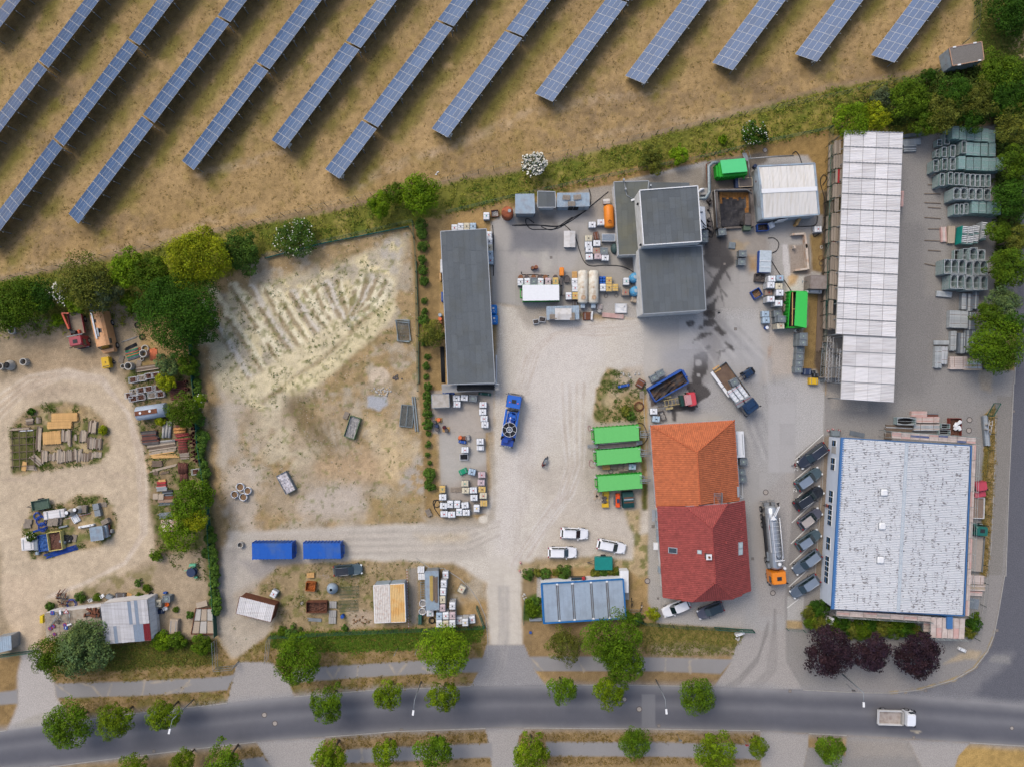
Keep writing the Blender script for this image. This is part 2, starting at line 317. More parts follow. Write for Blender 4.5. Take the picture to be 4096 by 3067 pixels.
gy=WL('F',[(1068,655),(1300,690),(1560,680),(1620,900),(1640,1000),(1420,900),(1392,790),(1350,795),(1290,840),(1282,900),(1275,960),(1290,1080),(1400,1100),(1420,1230),(1370,1210),(1200,1215),(1128,1235),(1130,1260),(1130,1395),(1055,1395),(1052,1260),(980,1215),(760,1210),(600,1215),(510,1280),(470,1300),(480,1200),(500,1150),(720,1140),(930,1130),(1045,1130),(1062,1050),(1068,850),(1075,690)])
fl_(gy,g_(210,202,189),.5,.3)
fl_(WL('F',[(500,1150),(760,1135),(1030,1135),(1050,1200),(980,1210),(760,1205),(600,1210),(500,1210)]),g_(190,182,170),.8,.5,2,.8)
fl_(WL('F',[(510,1215),(620,1215),(560,1260),(520,1330),(490,1330)]),g_(184,176,164),.8,.5,1.5,.8)
fl_(WL('F',[(500,1205),(700,1205),(640,1225),(560,1250)]),g_(158,152,148),.8,.5,1.5,.7)
fl_(WL('F',[(1180,700),(1300,690),(1300,760),(1230,880),(1160,1000),(1100,1200),(1070,1200),(1080,1000),(1130,800)]),g_(214,207,199),2,1,3,.7)
fl_(WL('F',[(1140,1020),(1280,980),(1390,1090),(1370,1200),(1160,1210),(1180,1100)]),g_(196,186,172),1.6,1,2.5,.75)
fl_(WL('F',[(1262,900),(1280,900),(1280,1080),(1390,1085),(1390,1110),(1280,1100),(1255,1000)]),g_(176,166,152),1.0,.5,1.5,.8)
fl_(WL(22,[(660,330),(1130,300),(1170,1000),(900,1080),(700,1000),(650,600)]),g_(182,174,162),.8,.4,1.5,.85)
for k in range(9):
 o=16*k
 sk_([W(22,400+o*2,0),W(22,430+o*1.6,400),W(22,470+o*1.2,700),W(22,400+o,950),W(22,180+o,1250),W(22,-20+o,1560)],.3,g_(186,172,158)if k%2 else g_(220,214,207),.25,.25,3,.6,(3,.2,.5))
 sk_([W(21,40+o,1640),W(21,120+o,1400),W(21,300+o,1230),W(21,700,1130+o),W(21,1130,1110+o)],.3,g_(190,176,160)if k%2 else g_(218,210,200),.25,.25,3,.55,(3,.2,.5))
for k in range(7):
 sk_([W(22,20+25*k,0),W(22,10+28*k,600),W(22,-50+30*k,1200),W(22,-90+30*k,1650)],.3,g_(190,180,170),.3,.3,3,.45,(3,.3,.6))
 sk_([W(12,700,1280+30*k),W(12,1300,1270+30*k),W(12,1800,1260+30*k),W(12,2100,1180+20*k)],.3,g_(206,196,182)if k%2 else g_(172,164,154),.3,.3,3,.5)
fl_(WL(12,[(1380,1300),(1800,1280),(1850,1340),(1450,1370)]),g_(208,190,160),1,.6,2,.6)
fl_(WL(12,[(1450,1150),(1990,1150),(2050,1000),(2040,820),(1990,420),(2040,420),(2070,700),(2060,1150),(1990,1230),(1500,1230)]),g_(178,168,152),.5,.4,1,.8)
cx,cy=W(12,1960,1165);fl_([(cx+.8*math.cos(t),cy+.7*math.sin(t))for t in np.linspace(0,6.28,9)[:-1]],g_(225,216,200),.2,.15)
fl_(WL(21,[(0,960),(560,960),(560,1100),(140,1180),(60,1090)]),g_(176,168,156),.7,.5,1.5,.85)
fl_(WL(21,[(560,960),(1100,960),(1110,1080),(700,1110),(560,1100)]),g_(172,150,116),.6,.5,1.5,.9)
ig=WL(22,[(820,-140),(1010,-90),(1150,-70),(1150,90),(1030,150),(1130,270),(1130,340),(1010,310),(760,330),(705,290),(710,180),(740,60)])
fl_(ig,g_(170,148,108),.4,.3);fl_(ig,g_(106,112,58),.5,.4,1.5,.8,(1.2,.45,.6))
fl_(WL(22,[(770,150),(830,60),(900,60),(940,130),(880,160),(860,230)]),g_(196,176,140),.7,.4,1.5,.8)
fl_(WL(22,[(1080,300),(1130,300),(1170,1070),(1120,1070),(1110,700)]),g_(140,126,80),.3,.25,1)
sk_(WL(22,[(1150,860),(1140,1060)]),.8,g_(84,88,44),.3,.3,.8,.9)
sg=WL(22,[(980,1080),(1100,1080),(1100,1290),(1200,1290),(1215,1650),(1100,1656),(900,1560),(60,1600),(70,1540),(500,1500),(860,1500),(1040,1520),(1060,1300),(1010,1200)])
fl_(sg,g_(186,166,130),.5,.4);fl_(sg,g_(106,112,56),.5,.5,1,.75,(1,.5,.62))
fl_(WL(22,[(200,1500),(720,1480),(720,1530),(100,1580)]),g_(160,140,106),.5,.4,1,.8)
lp=WL('F',[(600,1222),(760,1212),(900,1212),(950,1225),(890,1235),(890,1330),(1040,1345),(590,1365),(560,1330),(560,1260)])
fl_(lp,g_(166,146,112),.5,.4);fl_(lp,g_(112,116,58),.5,.4,1,.6,(1,.54,.68))
fl_(WL(13,[(1310,-60),(1400,-60),(1400,420),(1330,440)]),g_(150,146,140),.4,.3,1,.8)
fl_(WL(13,[(780,300),(1010,320),(1010,440),(790,450)]),g_(186,168,148),.6,.4,1.2,.8)
fl_(WL('F',[(480,1300),(530,1330),(590,1330),(585,1420),(500,1420),(470,1380)]),g_(186,176,160),.7,.6,1.5,.85)
fl_(WL('F',[(480,1180),(520,1180),(500,1330),(470,1300)]),g_(166,160,152),.7,.6,1.5,.8)
verge=WL('F',[(120,1385),(470,1380),(500,1430),(585,1365),(1050,1350),(1055,1400),(1040,1480),(1000,1500),(640,1530),(590,1510),(560,1480),(490,1530),(200,1620),(110,1620),(100,1400)])
fl_(verge,g_(154,130,92),.4,.2);fl_(verge,g_(112,110,52),.5,.4,1.5,.6,(1.4,.52,.68))
fl_(WL(3,[(860,600),(1830,560),(1840,760),(900,830),(870,700)]),g_(112,108,54),.9,.6,2,.85)
fl_(WL(13,[(130,500),(1980,450),(1930,560),(1820,600),(1420,600),(1380,640),(560,660),(140,620)]),g_(94,112,44),.4,.3,1)
fl_(WL('F',[(1130,1290),(1160,1330),(1400,1340),(1630,1355),(1590,1400),(1570,1450),(1560,1475),(1200,1478),(1165,1450),(1130,1400)]),g_(152,128,92),.4,.2)
fl_(WL(23,[(1060,400),(2030,480),(1940,640),(1500,620),(1180,640),(1060,560)]),g_(138,126,66),.6,.5,1.5,.8)
fl_(WL(23,[(1190,600),(1480,590),(1920,620),(1920,700),(1200,700)]),g_(156,142,120),.6,.5,1.5,.8)
fl_(WL(23,[(1250,600),(1900,600),(1900,690),(1250,690)]),g_(92,102,48),.5,.5,1,.7,(1,.55,.66))
fl_(WL(23,[(80,60),(230,20),(270,400),(100,400)]),g_(150,130,98),.4,.3);fl_(WL(23,[(110,200),(230,150),(270,380),(100,390)]),g_(84,104,44),.3,.3,1)
sk_(WL(23,[(240,20),(240,240)]),.9,g_(184,180,174),.15,.1)
fl_(WL(33,[(140,160),(320,180),(320,390),(1300,420),(1850,350),(1890,0),(1960,0),(1900,330),(1730,640),(1500,790),(1080,700),(300,740),(160,735)]),g_(150,128,90),.4,.3)
fl_(WL(33,[(300,190),(560,320),(1330,380),(1400,520),(370,490),(300,470)]),g_(72,92,38),.4,.3,1)
fl_(WL(33,[(160,620),(340,600),(380,720),(170,730)]),g_(160,148,132),.4,.3,1)
fl_(WL(33,[(220,850),(480,815),(760,820),(770,900),(740,1000),(700,1010),(290,980)]),g_(176,146,100),.25,.15,1)
fl_(WL('F',[(150,1625),(500,1590),(600,1610),(760,1582),(1060,1575),(1640,1580),(1660,1640),(1700,1640),(1760,1580),(1820,1580),(1820,1700),(100,1700)]),g_(154,130,92),.3,.2)
fl_(WL('F',[(2040,1656),(2070,1610),(2130,1600),(2400,1610),(2400,1800),(2000,1800)]),g_(178,148,92),.4,.3)
fl_(WL('F',[(-60,1420),(45,1410),(68,1415),(68,1500),(40,1560),(0,1580),(-60,1590)]),g_(150,124,84),.5,.3)
fl_(WL('F',[(-60,1380),(40,1385),(60,1320),(72,1380),(20,1420),(-60,1430)]),g_(150,140,120),.5,.3)
fl_(WL(3,[(190,640),(330,620),(440,860),(470,930),(490,1060),(560,1160),(420,1340),(60,1340),(150,1130),(150,860),(180,700)]),g_(186,180,174),.4,.2)
fl_(WL(3,[(20,0),(420,0),(400,200),(350,560),(320,640),(180,660),(120,520),(20,300)]),g_(204,184,158),.8,.4,2,.9)
ny=WL('F',[(1060,480),(1110,450),(1330,395),(1530,345),(1790,330),(1790,480),(1790,560),(1780,850),(1720,1000),(1700,1400),(1700,1480),(1560,1480),(1590,1400),(1640,1360),(1420,1345),(1400,1300),(1400,880),(1390,790),(1390,690),(1060,655)])
fl_(ny,g_(176,172,166),.3,.1)
fl_(WL('F',[(1400,690),(1780,660),(1780,1000),(1640,1000),(1640,880),(1400,780)]),g_(182,180,177),1,.5,2,.8)
fl_(WL('F',[(1400,780),(1560,700),(1700,800),(1640,1000),(1610,900),(1410,880)]),g_(166,165,165),1,.6,2,.7)
fl_(WL('F',[(1530,860),(1700,800),(1700,1480),(1560,1480),(1600,1380),(1630,1200),(1600,960)]),g_(168,166,163),.8,.4,2,.8)
fl_(WL('F',[(1385,690),(1420,690),(1420,800),(1390,800)]),g_(190,186,180),.6,.3,2,.8)
fl_(WL(21,[(0,320),(390,330),(570,340),(570,500),(0,510)]),g_(138,138,140),1,.5,2,.85)
fl_(WL(21,[(0,320),(200,330),(400,400),(380,500),(0,500)]),g_(124,124,128),1.2,.8,2,.7)
fl_(WL(21,[(30,180),(390,170),(390,300),(40,290)]),g_(108,104,100),.8,.5,1.5,.8)
fl_(WL(21,[(250,510),(390,510),(390,700),(40,700),(40,520)]),g_(190,186,176),.6,.4,2,.7,(1.5,.3,.6))
fl_(WL(21,[(580,330),(900,560),(1080,620),(1060,940),(400,940),(580,520)]),g_(168,163,154),.8,.4,2,.7)
fl_(WL(21,[(940,570),(1080,560),(1070,660),(990,680)]),g_(110,104,98),.6,.4,1.2,.8)
fl_(WL(21,[(60,560),(250,600),(240,900),(60,900)]),g_(182,176,172),.6,.3,2,.7)
fl_(WL(20,[(620,1656),(880,1590),(1640,1440),(1660,1656)]),g_(150,142,130),.4,.2)
fl_(WL(21,[(560,0),(880,-60),(880,240),(560,200)]),g_(166,158,146),.5,.3,1.5,.8)
fl_(WL(11,[(1440,230),(1560,210),(1990,120),(2208,60),(2208,130),(1970,150),(1970,300),(1440,300)]),g_(176,146,98),.3,.2)
fl_(WL(20,[(80,1656),(900,1470),(1640,1320),(2208,1230),(2208,1330),(1660,1390),(880,1570),(860,1600),(300,1656)]),g_(168,138,92),.3,.2)
fl_(WL(30,[(0,1240),(530,1120),(525,1656),(430,1656),(400,1420),(340,1340),(0,1350)]),g_(160,132,84),.3,.2)
fl_(WL(31,[(440,0),(520,0),(500,700),(470,700),(380,680),(360,370),(480,360),(480,200),(440,190)]),g_(150,126,84),.25,.2)
fl_(WL(31,[(340,870),(460,870),(420,1500),(440,1540),(300,1540),(300,1200),(340,1160)]),g_(148,124,82),.25,.2)
fl_(WL(31,[(460,860),(480,0),(530,0),(500,600),(480,1600),(440,1600),(400,1480)]),g_(96,84,72),.25,.15)
fl_(WL(21,[(960,1100),(1330,1110),(1300,1656),(960,1656)]),g_(197,191,182),3.5,.8,3,.8);fl_(WL(21,[(1640,330),(1930,330),(1960,560),(1860,700),(1660,680)]),g_(104,100,97),1,1,2,.7);sk_(WL(21,[(1760,480),(1790,700),(1720,900),(1720,1040),(1760,1200),(1660,1450),(1600,1656)]),3.2,g_(122,118,116),1.3,1,2,.55)
dk=g_(66,62,60);dk2=g_(84,81,80)
fl_(WL(21,[(1660,320),(1870,310),(1860,470),(1900,560),(1910,620),(1860,660),(1780,660),(1700,640),(1650,560)]),dk2,.25,.5,1.2,.95)
fl_(WL(21,[(1800,640),(1870,640),(1780,780),(1740,880),(1670,930),(1670,860),(1720,790)]),dk2,.15,.3,.8,.95)
fl_(WL(21,[(1780,900),(1740,1010),(1800,1030),(1680,1030),(1680,980)]),dk2,.12,.25,.8,.95)
fl_(WL(21,[(1840,330),(2208,330),(2208,520),(2050,700),(1900,560)]),g_(150,142,132),.7,.5,1.5,.8)
fl_(WL(21,[(1900,420),(2050,440),(2000,520),(1890,500)]),g_(176,156,124),.4,.4,1,.7)
fl_(WL(21,[(2040,560),(2110,560),(2110,680),(2060,680)]),g_(186,150,100),.6,.4,1,.7)
for p in([(1650,640),(1720,740),(1790,760)],[(1830,660),(1900,800)],[(1780,780),(1830,990)],[(1700,690),(1850,900)],[(1850,700),(1880,760)]):sk_(WL(21,p),.22,dk2,.15,.2,.8,.7)
fl_(WL(20,[(1640,1656),(1660,1440),(1760,1380),(2208,1310),(2208,1400),(2070,1440),(2060,1656)]),g_(122,114,104),.4,.2)
for f,x,y,r in((21,1535,1135,.6),(21,1700,1130,.8),(21,1630,1170,.35),(21,1770,1180,.5),(21,1820,1210,.5),(21,1690,1340,.35),(21,1600,1270,.45),(21,1870,1340,.4),(21,1650,1240,.5),(21,1010,1650,.3),(21,1720,1060,.7),(21,1690,1050,.6)):
 cx,cy=W(f,x,y);fl_([(cx+r*math.cos(t)*1.3,cy+r*math.sin(t))for t in np.linspace(0,6.28,8)[:-1]],dk,.15,.35,.5,.85)
for p in([(1700,1060),(1760,1130),(1830,1220)],[(1560,1300),(1620,1240),(1710,1220)],[(1840,1300),(1910,1365)],[(1790,1380),(1780,1460)],[(1760,1390),(1830,1370)]):sk_(WL(21,p),.3,dk2,.12,.3,.7,.85)
fl_(WL(21,[(1580,1400),(1700,1380),(1690,1500),(1640,1656),(1560,1656),(1560,1550)]),dk2,.12,.45,.9,.95,(.9,.2,.4))
fl_(WL('Z1',[(950,0),(1180,0),(1190,180),(1170,330),(1070,440),(1130,540),(1240,620),(1250,680),(1180,740),(1100,780),(1010,850),(990,960),(920,1010),(830,980),(680,1010),(560,1000),(540,930),(620,880),(900,850),(830,560),(860,470),(960,490),(950,250)]),dk2,.1,.3,.9,.96)
fl_(WL('Z1',[(560,980),(660,1010),(640,1180),(580,1170)]),dk2,.1,.2,.7,.95)
fl_(WL('Z1',[(170,650),(300,830),(290,900),(200,920),(170,800)]),g_(84,72,66),.1,.2,.7,.9)
cx,cy=W('Z1',1030,140);fl_([(cx+.55*math.cos(t),cy+.6*math.sin(t))for t in np.linspace(0,6.28,9)[:-1]],g_(168,166,164),.1,.15)
cx,cy=W('Z1',1038,357);fl_([(cx+.3*math.cos(t),cy+.3*math.sin(t))for t in np.linspace(0,6.28,9)[:-1]],g_(168,166,164),.08)
fl_(WL('Z7',[(1240,480),(1560,480),(1560,720),(1300,720)]),g_(206,202,194),.08);fl_(WL('Z7',[(1330,480),(1460,480),(1440,620),(1320,640)]),g_(196,156,98),.5,.4,1,.8)
fl_(WL('Z7',[(1215,0),(1300,0),(1350,480),(1250,490)]),g_(206,202,198),.08)
fl_(WL('Z7',[(1320,0),(1640,0),(1670,450),(1540,480),(1350,440)]),g_(160,148,136),.1,.1)
fl_(WL('Z7',[(1020,1390),(1420,1370),(1390,1656),(1020,1656)]),g_(196,182,168),.4,.3)
fl_(WL(31,[(30,1220),(220,1200),(210,1560),(30,1580)]),g_(190,178,166),.3,.2);fl_(WL(31,[(0,1340),(30,1340),(20,1440),(0,1440)]),g_(190,140,96),.4,.3,1,.8)
fl_(WL(31,[(-60,1160),(200,1140),(220,1600),(-60,1656)]),g_(178,170,160),.6,.4,2,.6)
for k in range(10):
 sk_([W('F',1480+12*k,700),W('F',1540+14*k,780),W('F',1590+10*k,880),W('F',1640+8*k,1000)],.3,g_(150,148,148)if k%2 else g_(190,188,184),.25,.3,3,.5,(3,.3,.6))
fl_(WL(22,[(1290,-300),(1700,-350),(1700,-200),(1300,-160)]),g_(168,168,172),1.5,.8,3,.5)
fl_(WL('F',[(1625,1090),(1720,1000),(1735,1090),(1700,1330),(1640,1330)]),g_(166,161,156),.5,.2,2,.7)
sy=WL('F',[(1790,490),(1950,300),(2150,270),(2150,800),(2212,800),(2212,1560),(1700,1490),(1695,1300),(1720,1000),(1785,850)])
fl_(sy,g_(149,146,142),.2)
fl_(WL('F',[(1950,480),(2010,480),(2040,700),(2000,860),(1930,860)]),g_(128,126,124),1.5,.8,3,.6)
fl_(WL('F',[(1990,420),(2150,420),(2150,640),(2000,640)]),g_(152,148,142),1,.6,2,.6)
fl_(WL('F',[(2110,780),(2150,780),(2140,850),(2120,840)]),g_(176,162,140),.5,.4,1,.8)
fl_(WL(32,[(240,60),(490,60),(480,430),(240,620)]),g_(182,180,177),.1);fl_(WL(32,[(500,60),(860,140),(860,240),(545,210)]),g_(166,160,152),.15)
fl_(WL(32,[(0,0),(250,40),(230,760),(0,760)]),g_(176,174,172),.2)
fl_(WL(32,[(480,430),(530,450),(470,1700),(190,1660),(180,1560),(230,760),(240,620)]),g_(146,142,138),.15)
fl_(WL(32,[(480,450),(530,450),(475,1656),(400,1656)]),g_(132,116,96),.2,.15,1,.7)
fl_(WL(31,[(1560,0),(1900,0),(1900,1500),(1560,1500)]),g_(116,112,106),1,.5,2,.5)
fl_(WL(32,[(1870,260),(1960,170),(1975,260),(1960,700),(1920,1400),(1890,1656),(1830,1656),(1850,900)]),g_(178,150,102),.2,.15)
fl_(WL(32,[(1890,430),(1930,430),(1890,900),(1850,1656),(1830,1656),(1850,700)]),g_(104,104,50),.3,.3,1,.8)
fl_(WL(32,[(1975,100),(2110,100),(2060,1000),(2020,1656),(1890,1656),(1960,700)]),g_(140,136,130),.15)
ASP=g_(103,104,111);FP=g_(150,148,147);PV=g_(170,165,160)
road_top=WL(3,[(-400,1385),(0,1345),(370,1300),(830,1232),(1260,1180),(1970,1100)])+WL(13,[(0,1075),(320,1045),(1000,990),(1480,973),(1850,957)])+WL(23,[(0,952),(280,943),(950,943),(1750,958)])+WL(33,[(0,978),(300,985),(780,1012),(1050,1014),(1300,990),(1600,903),(1780,800),(1890,660),(1945,530),(1990,300),(2040,0)])+WL(32,[(2050,1656),(2075,900),(2118,0)])+WL(31,[(2125,1656),(2150,1000),(2170,0)])+WL('F',[(2215,300),(2225,-100)])
road_bot=WL(3,[(-400,1690),(430,1652),(900,1590),(1480,1520)])+WL(13,[(0,1435),(650,1390),(1200,1345),(1980,1318)])+WL(23,[(0,1312),(1200,1322)])+WL(33,[(0,1345),(700,1380),(1250,1410),(1700,1440),(2208,1470),(2700,1510)])
for p in([(13,0,745),(13,130,745),(13,290,930),(13,325,1050),(13,0,1080),(3,1960,1105),(3,1985,990),(3,2045,745)],[(13,1990,605),(23,105,605),(23,200,828),(23,285,945),(23,0,955),(13,1850,958),(13,1920,835)],[(23,2045,480),(33,155,470),(33,155,740),(33,220,850),(33,300,990),(23,1740,962),(23,1820,850),(23,1920,720),(23,1925,620)],[(13,0,1435),(13,600,1400),(13,490,1700),(13,160,1700)],[(13,1980,1318),(23,105,1325),(23,60,1400),(23,60,1700),(13,2040,1700)],[(33,0,1345),(33,350,1372),(33,345,1480),(33,300,1700),(23,2150,1700),(23,2140,1350)],[(33,1205,1415),(33,1740,1450),(33,1640,1560),(33,1600,1700),(33,1345,1700)]):
 fl_([W(*q)for q in p],PV,.12)
fl_([W(*q)for q in[(13,1990,600),(23,105,600),(23,200,828),(23,285,945),(23,0,955),(13,1850,958),(13,1920,835)]],g_(154,152,152),.1)
fl_(WL(33,[(160,742),(560,700),(1100,705),(1500,790),(1730,640),(1830,560),(1880,330),(1900,0),(2040,0),(1990,300),(1930,560),(1780,800),(1600,903),(1300,990),(1050,1012),(740,1000),(770,860),(700,815),(480,815),(220,850)]),g_(150,146,142),.12)
fl_(WL(33,[(1520,760),(1740,640),(1840,660),(1800,720),(1600,740)]),g_(186,168,138),.4,.3,1,.8)
fl_(WL(33,[(680,1392),(1205,1418),(1345,1700),(300,1700),(345,1480),(670,1560)]),g_(148,144,139),.12);fl_(WL(33,[(690,1400),(1200,1420),(1260,1560),(700,1590)]),g_(166,158,148),.8,.6,1.5,.7)
fl_(WL(33,[(160,390),(300,395),(300,460),(160,460)]),g_(172,150,112),.1)
fl_(WL(33,[(170,180),(310,180),(300,390),(165,390)]),g_(176,174,170),.1)
for k in range(6):
 sk_(WL(23,[(2208,500-20*k),(2120,700+10*k),(1960,880+12*k),(1850,950+6*k)]),.28,g_(140,136,132),.2,.2,2,.5)
 sk_(WL(33,[(60,300),(80-12*k,650),(60-16*k,830),(-60-20*k,960)]),.25,g_(142,138,134),.2,.2,2,.45)
 sk_([W(13,2100+16*k,100),W(13,2100+18*k,500),W(13,2060+16*k,800),W(13,1950+20*k,960)],.3,g_(176,172,168)if k%2 else g_(140,138,138),.3,.3,2,.4)
fl_(WL(3,[(80,1300),(380,1180),(560,1160),(560,1280),(200,1330)]),g_(176,170,160),.4,.2)
rp=road_top[:-1]+[W('F',2260,-100),W('F',2700,-100)]+road_bot[::-1]
fl_(rp,ASP,.12)
mid=lambda t:[(a[0]*(1-t)+b[0]*t,a[1]*(1-t)+b[1]*t)for a,b in zip(rt_,rb_)]
rt_=WL(3,[(-300,1380),(830,1232)])+WL(13,[(0,1075),(1000,990)])+WL(23,[(0,952),(1200,950)])+WL(33,[(0,978),(1100,1030),(2600,1150)])
rb_=WL(3,[(-300,1690),(900,1590)])+WL(13,[(0,1435),(1200,1345)])+WL(23,[(0,1312),(1200,1322)])+WL(33,[(0,1345),(1250,1410),(2600,1500)])
for t,wd,c,al in((.03,1.2,(156,155,156),.8),(.98,1.2,(160,158,156),.8),(.25,1.6,(98,99,106),.6),(.47,1.2,(132,132,136),.6),(.7,1.8,(102,103,110),.6),(.88,1.6,(94,95,103),.6),(.14,.8,(124,124,128),.5)):
 sk_(mid(t),wd,g_(*c),.9,.4,4,al)
fl_(WL(33,[(1300,1000),(1700,870),(1950,690),(2100,690),(2080,760),(1700,1090),(1400,1060)]),g_(136,135,137),1.2,1,2,.7)
fl_(WL(33,[(1950,690),(2090,700),(2090,760),(1900,740)]),g_(150,148,144),.3,.3,1,.6)
sk_(WL(33,[(1050,1014),(1300,988),(1600,900),(1780,798),(1900,640),(1950,500)]),.45,g_(170,148,100),.15,.2,.6,.8,(.8,.3,.5))
fl_(WL(23,[(1120,1025),(1232,1025),(1235,1310),(1115,1310)]),g_(134,134,137),.1,0,1,.7);fl_(WL(33,[(1230,1340),(1320,1345),(1290,1365)]),g_(196,184,160),.15)
FPATHS=[([(3,470,932),(3,1100,915),(3,1840,880),(3,2030,855)],[(3,490,1060),(3,1200,1040),(3,1850,1000),(3,1960,990)]),([(13,320,812),(13,520,790),(13,1400,735),(13,1990,712)],[(13,280,930),(13,870,885),(13,1400,855),(13,1920,835)]),([(23,140,703),(23,680,700),(23,1320,708),(23,1910,725)],[(23,205,828),(23,900,828),(23,1310,830),(23,1800,850)]),([(13,780,1500),(13,1100,1485),(13,1980,1447),(13,2035,1442)],[(13,740,1622),(13,1100,1612),(13,1980,1572),(13,2040,1570)]),([(23,290,1437),(23,1200,1437),(23,1900,1452),(23,2140,1460)],[(23,300,1560),(23,1200,1565),(23,1900,1580),(23,2140,1592)]),([(3,-200,1025),(3,-100,1015),(3,60,1000),(3,150,985)],[(3,-200,1130),(3,-100,1125),(3,60,1115),(3,155,1105)]),([(13,-380,1620),(13,-200,1600),(13,0,1570),(13,60,1560)],[(13,-380,1700),(13,-200,1690),(13,0,1680),(13,150,1670)])]
for A_,B_ in FPATHS:
 fl_([W(*q)for q in A_]+[W(*q)for q in B_[::-1]],FP,.12)
for f,pts in((3,[(650,915),(800,960),(870,1045)]),(3,[(930,1040),(960,940)]),(3,[(1230,1030),(1250,910)]),(3,[(1300,930),(1500,900)]),(3,[(1430,1020),(1650,940)]),(3,[(1560,1000),(1640,900)]),(3,[(480,940),(620,1040)]),(13,[(600,800),(660,890)]),(13,[(670,890),(720,800)]),(13,[(880,780),(870,880)]),(13,[(1150,770),(1210,860)]),(13,[(1220,860),(1300,760)]),(23,[(160,710),(270,825)]),(23,[(1330,710),(1320,828)]),(23,[(1540,840),(1530,740),(1600,715)]),(13,[(910,1500),(920,1590),(880,1610)]),(13,[(1440,800),(1520,850)]),(23,[(560,705),(620,830)])):
 sk_(WL(f,pts),.25,g_(180,168,150),.12,.25,.8,.8)
def axis(a,b,s):
 core=np.arange(a,b+1e-6,s);o=np.geomspace(1,4000,14);return np.concatenate([(a-o)[::-1],core,b+o])
gx=axis(-88,88,.25);gyv=axis(-66,66,.25);GX,GY=np.meshgrid(gx,gyv);nxx,nyy=len(gx),len(gyv)
gc=albedo(GX.ravel(),GY.ravel());fo=sstep(1,12,np.maximum(np.abs(GX.ravel())-88,np.abs(GY.ravel())-66))[:,None];gc=gc*(1-fo)+np.array(g_(172,146,98))*fo
gz=(fbm(GX.ravel(),GY.ravel(),.9,2,31)-.5)*.03
idx=np.arange(nxx*nyy).reshape(nyy,nxx)
GF=np.stack([idx[:-1,:-1].ravel(),idx[:-1,1:].ravel(),idx[1:,1:].ravel(),idx[1:,:-1].ravel()],1)
M_soil=mat('ground_soil',(.3,.3,.3),ro_=.95,var=.26,scale=6.5,bump=.5,attr='col',spec=.05)
g=obj('ground',npmesh('ground',np.stack([GX.ravel(),GY.ravel(),gz-.017],1),GF,M_soil,gc));g['kind']='structure'
def sheet(A_,B_,z,res=.25):
 """surface strip between two edge lines, coloured by what lies there"""
 A_=np.array(A_);B_=np.array(B_)
 def res_(P):
  s=np.r_[0,np.cumsum(np.hypot(*np.diff(P,axis=0).T))];return s/s[-1],P
 sa,PA=res_(A_);sb,PB=res_(B_);L=max(np.hypot(*np.diff(A_,axis=0).T).sum(),.5);wd=max(np.hypot(*(A_[0]-B_[0])),np.hypot(*(A_[-1]-B_[-1])),.3)
 n,m=max(1,int(L/res)),max(1,int(wd/res));t=np.unique(np.r_[np.linspace(0,1,n+1),sa]);u=np.linspace(0,1,m+1)
 pa=np.stack([np.interp(t,sa,PA[:,i])for i in(0,1)],1);pb=np.stack([np.interp(t,sb if len(B_)==len(A_)and False else sb,PB[:,i])for i in(0,1)],1)
 G=pa[None]*(1-u[:,None,None])+pb[None]*u[:,None,None];V=G.reshape(-1,2);k=len(t)
 ix=np.arange(len(V)).reshape(m+1,k);F=np.stack([ix[:-1,:-1].ravel(),ix[1:,:-1].ravel(),ix[1:,1:].ravel(),ix[:-1,1:].ravel()],1)
 return np.c_[V,np.full(len(V),z)],F,albedo(V[:,0],V[:,1])
M_asp=mat('asphalt',(.1,.1,.1),ro_=.9,var=.09,scale=9,bump=.25,attr='col',spec=.15)
M_con=mat('concrete',(.1,.1,.1),ro_=.9,var=.06,scale=4,bump=.15,attr='col',spec=.12)
M_kerb=mat('kerb_stone',g_(168,165,160),ro_=.9,var=.12)
V,F,c=sheet(rt_,rb_,.004);o=obj('street',npmesh('street',V,F,M_asp,c));o['kind']='structure'
for A_,B_ in FPATHS:
 V,F,c=sheet([W(*q)for q in A_],[W(*q)for q in B_],.006);o=obj('footpath',npmesh('footpath',V,F,M_asp,c));o['kind']='structure'
def kerb(pts,h=.1,w_=.14,f=None,name='kerb'):
 P=[W(f,x,y)for x,y in pts]if f is not None else pts;m=MB()
 for a,b in zip(P[:-1],P[1:]):
  L=math.hypot(b[0]-a[0],b[1]-a[1]);n=max(1,round(L/1.0))
  for k in range(n):
   p=[(a[i]+(b[i]-a[i])*(k+.015)/n)for i in(0,1)];q=[(a[i]+(b[i]-a[i])*(k+.985)/n)for i in(0,1)]
   m.bar((*p,h/2-.02),(*q,h/2-.02),w_,h)
 return struct(name,m,M_kerb)
kerb([(0,1345),(60,1338)],f=3);kerb([(560,1275),(830,1232),(1260,1180),(1960,1103)],f=3);kerb([(330,1047),(1000,990),(1480,973),(1850,957)],f=13);kerb([(285,946),(950,945),(1740,960)],f=23)
kerb([(300,988),(780,1012),(1050,1014),(1300,990),(1600,903),(1780,800),(1890,660),(1945,530),(1990,300),(2040,0)],f=33);kerb([(2050,1656),(2075,900),(2118,0)],f=32);kerb([(2125,1656),(2145,1150)],f=31)
kerb([W(*q)for q in[(3,430,1654),(3,900,1592),(3,1480,1522),(13,0,1437)]],.05);kerb([(600,1394),(1200,1347),(1980,1320)],f=13);kerb([(105,1316),(1200,1324),(2140,1340)],f=23);kerb([(350,1364),(680,1380)],f=33);kerb([(1740,1444),(2208,1472)],f=33)
kerb([(1380,-150),(1500,-60),(1620,-60),(1760,30),(1850,120),(1920,220),(1980,360),(2000,560),(1995,710)],.06,.12,13)
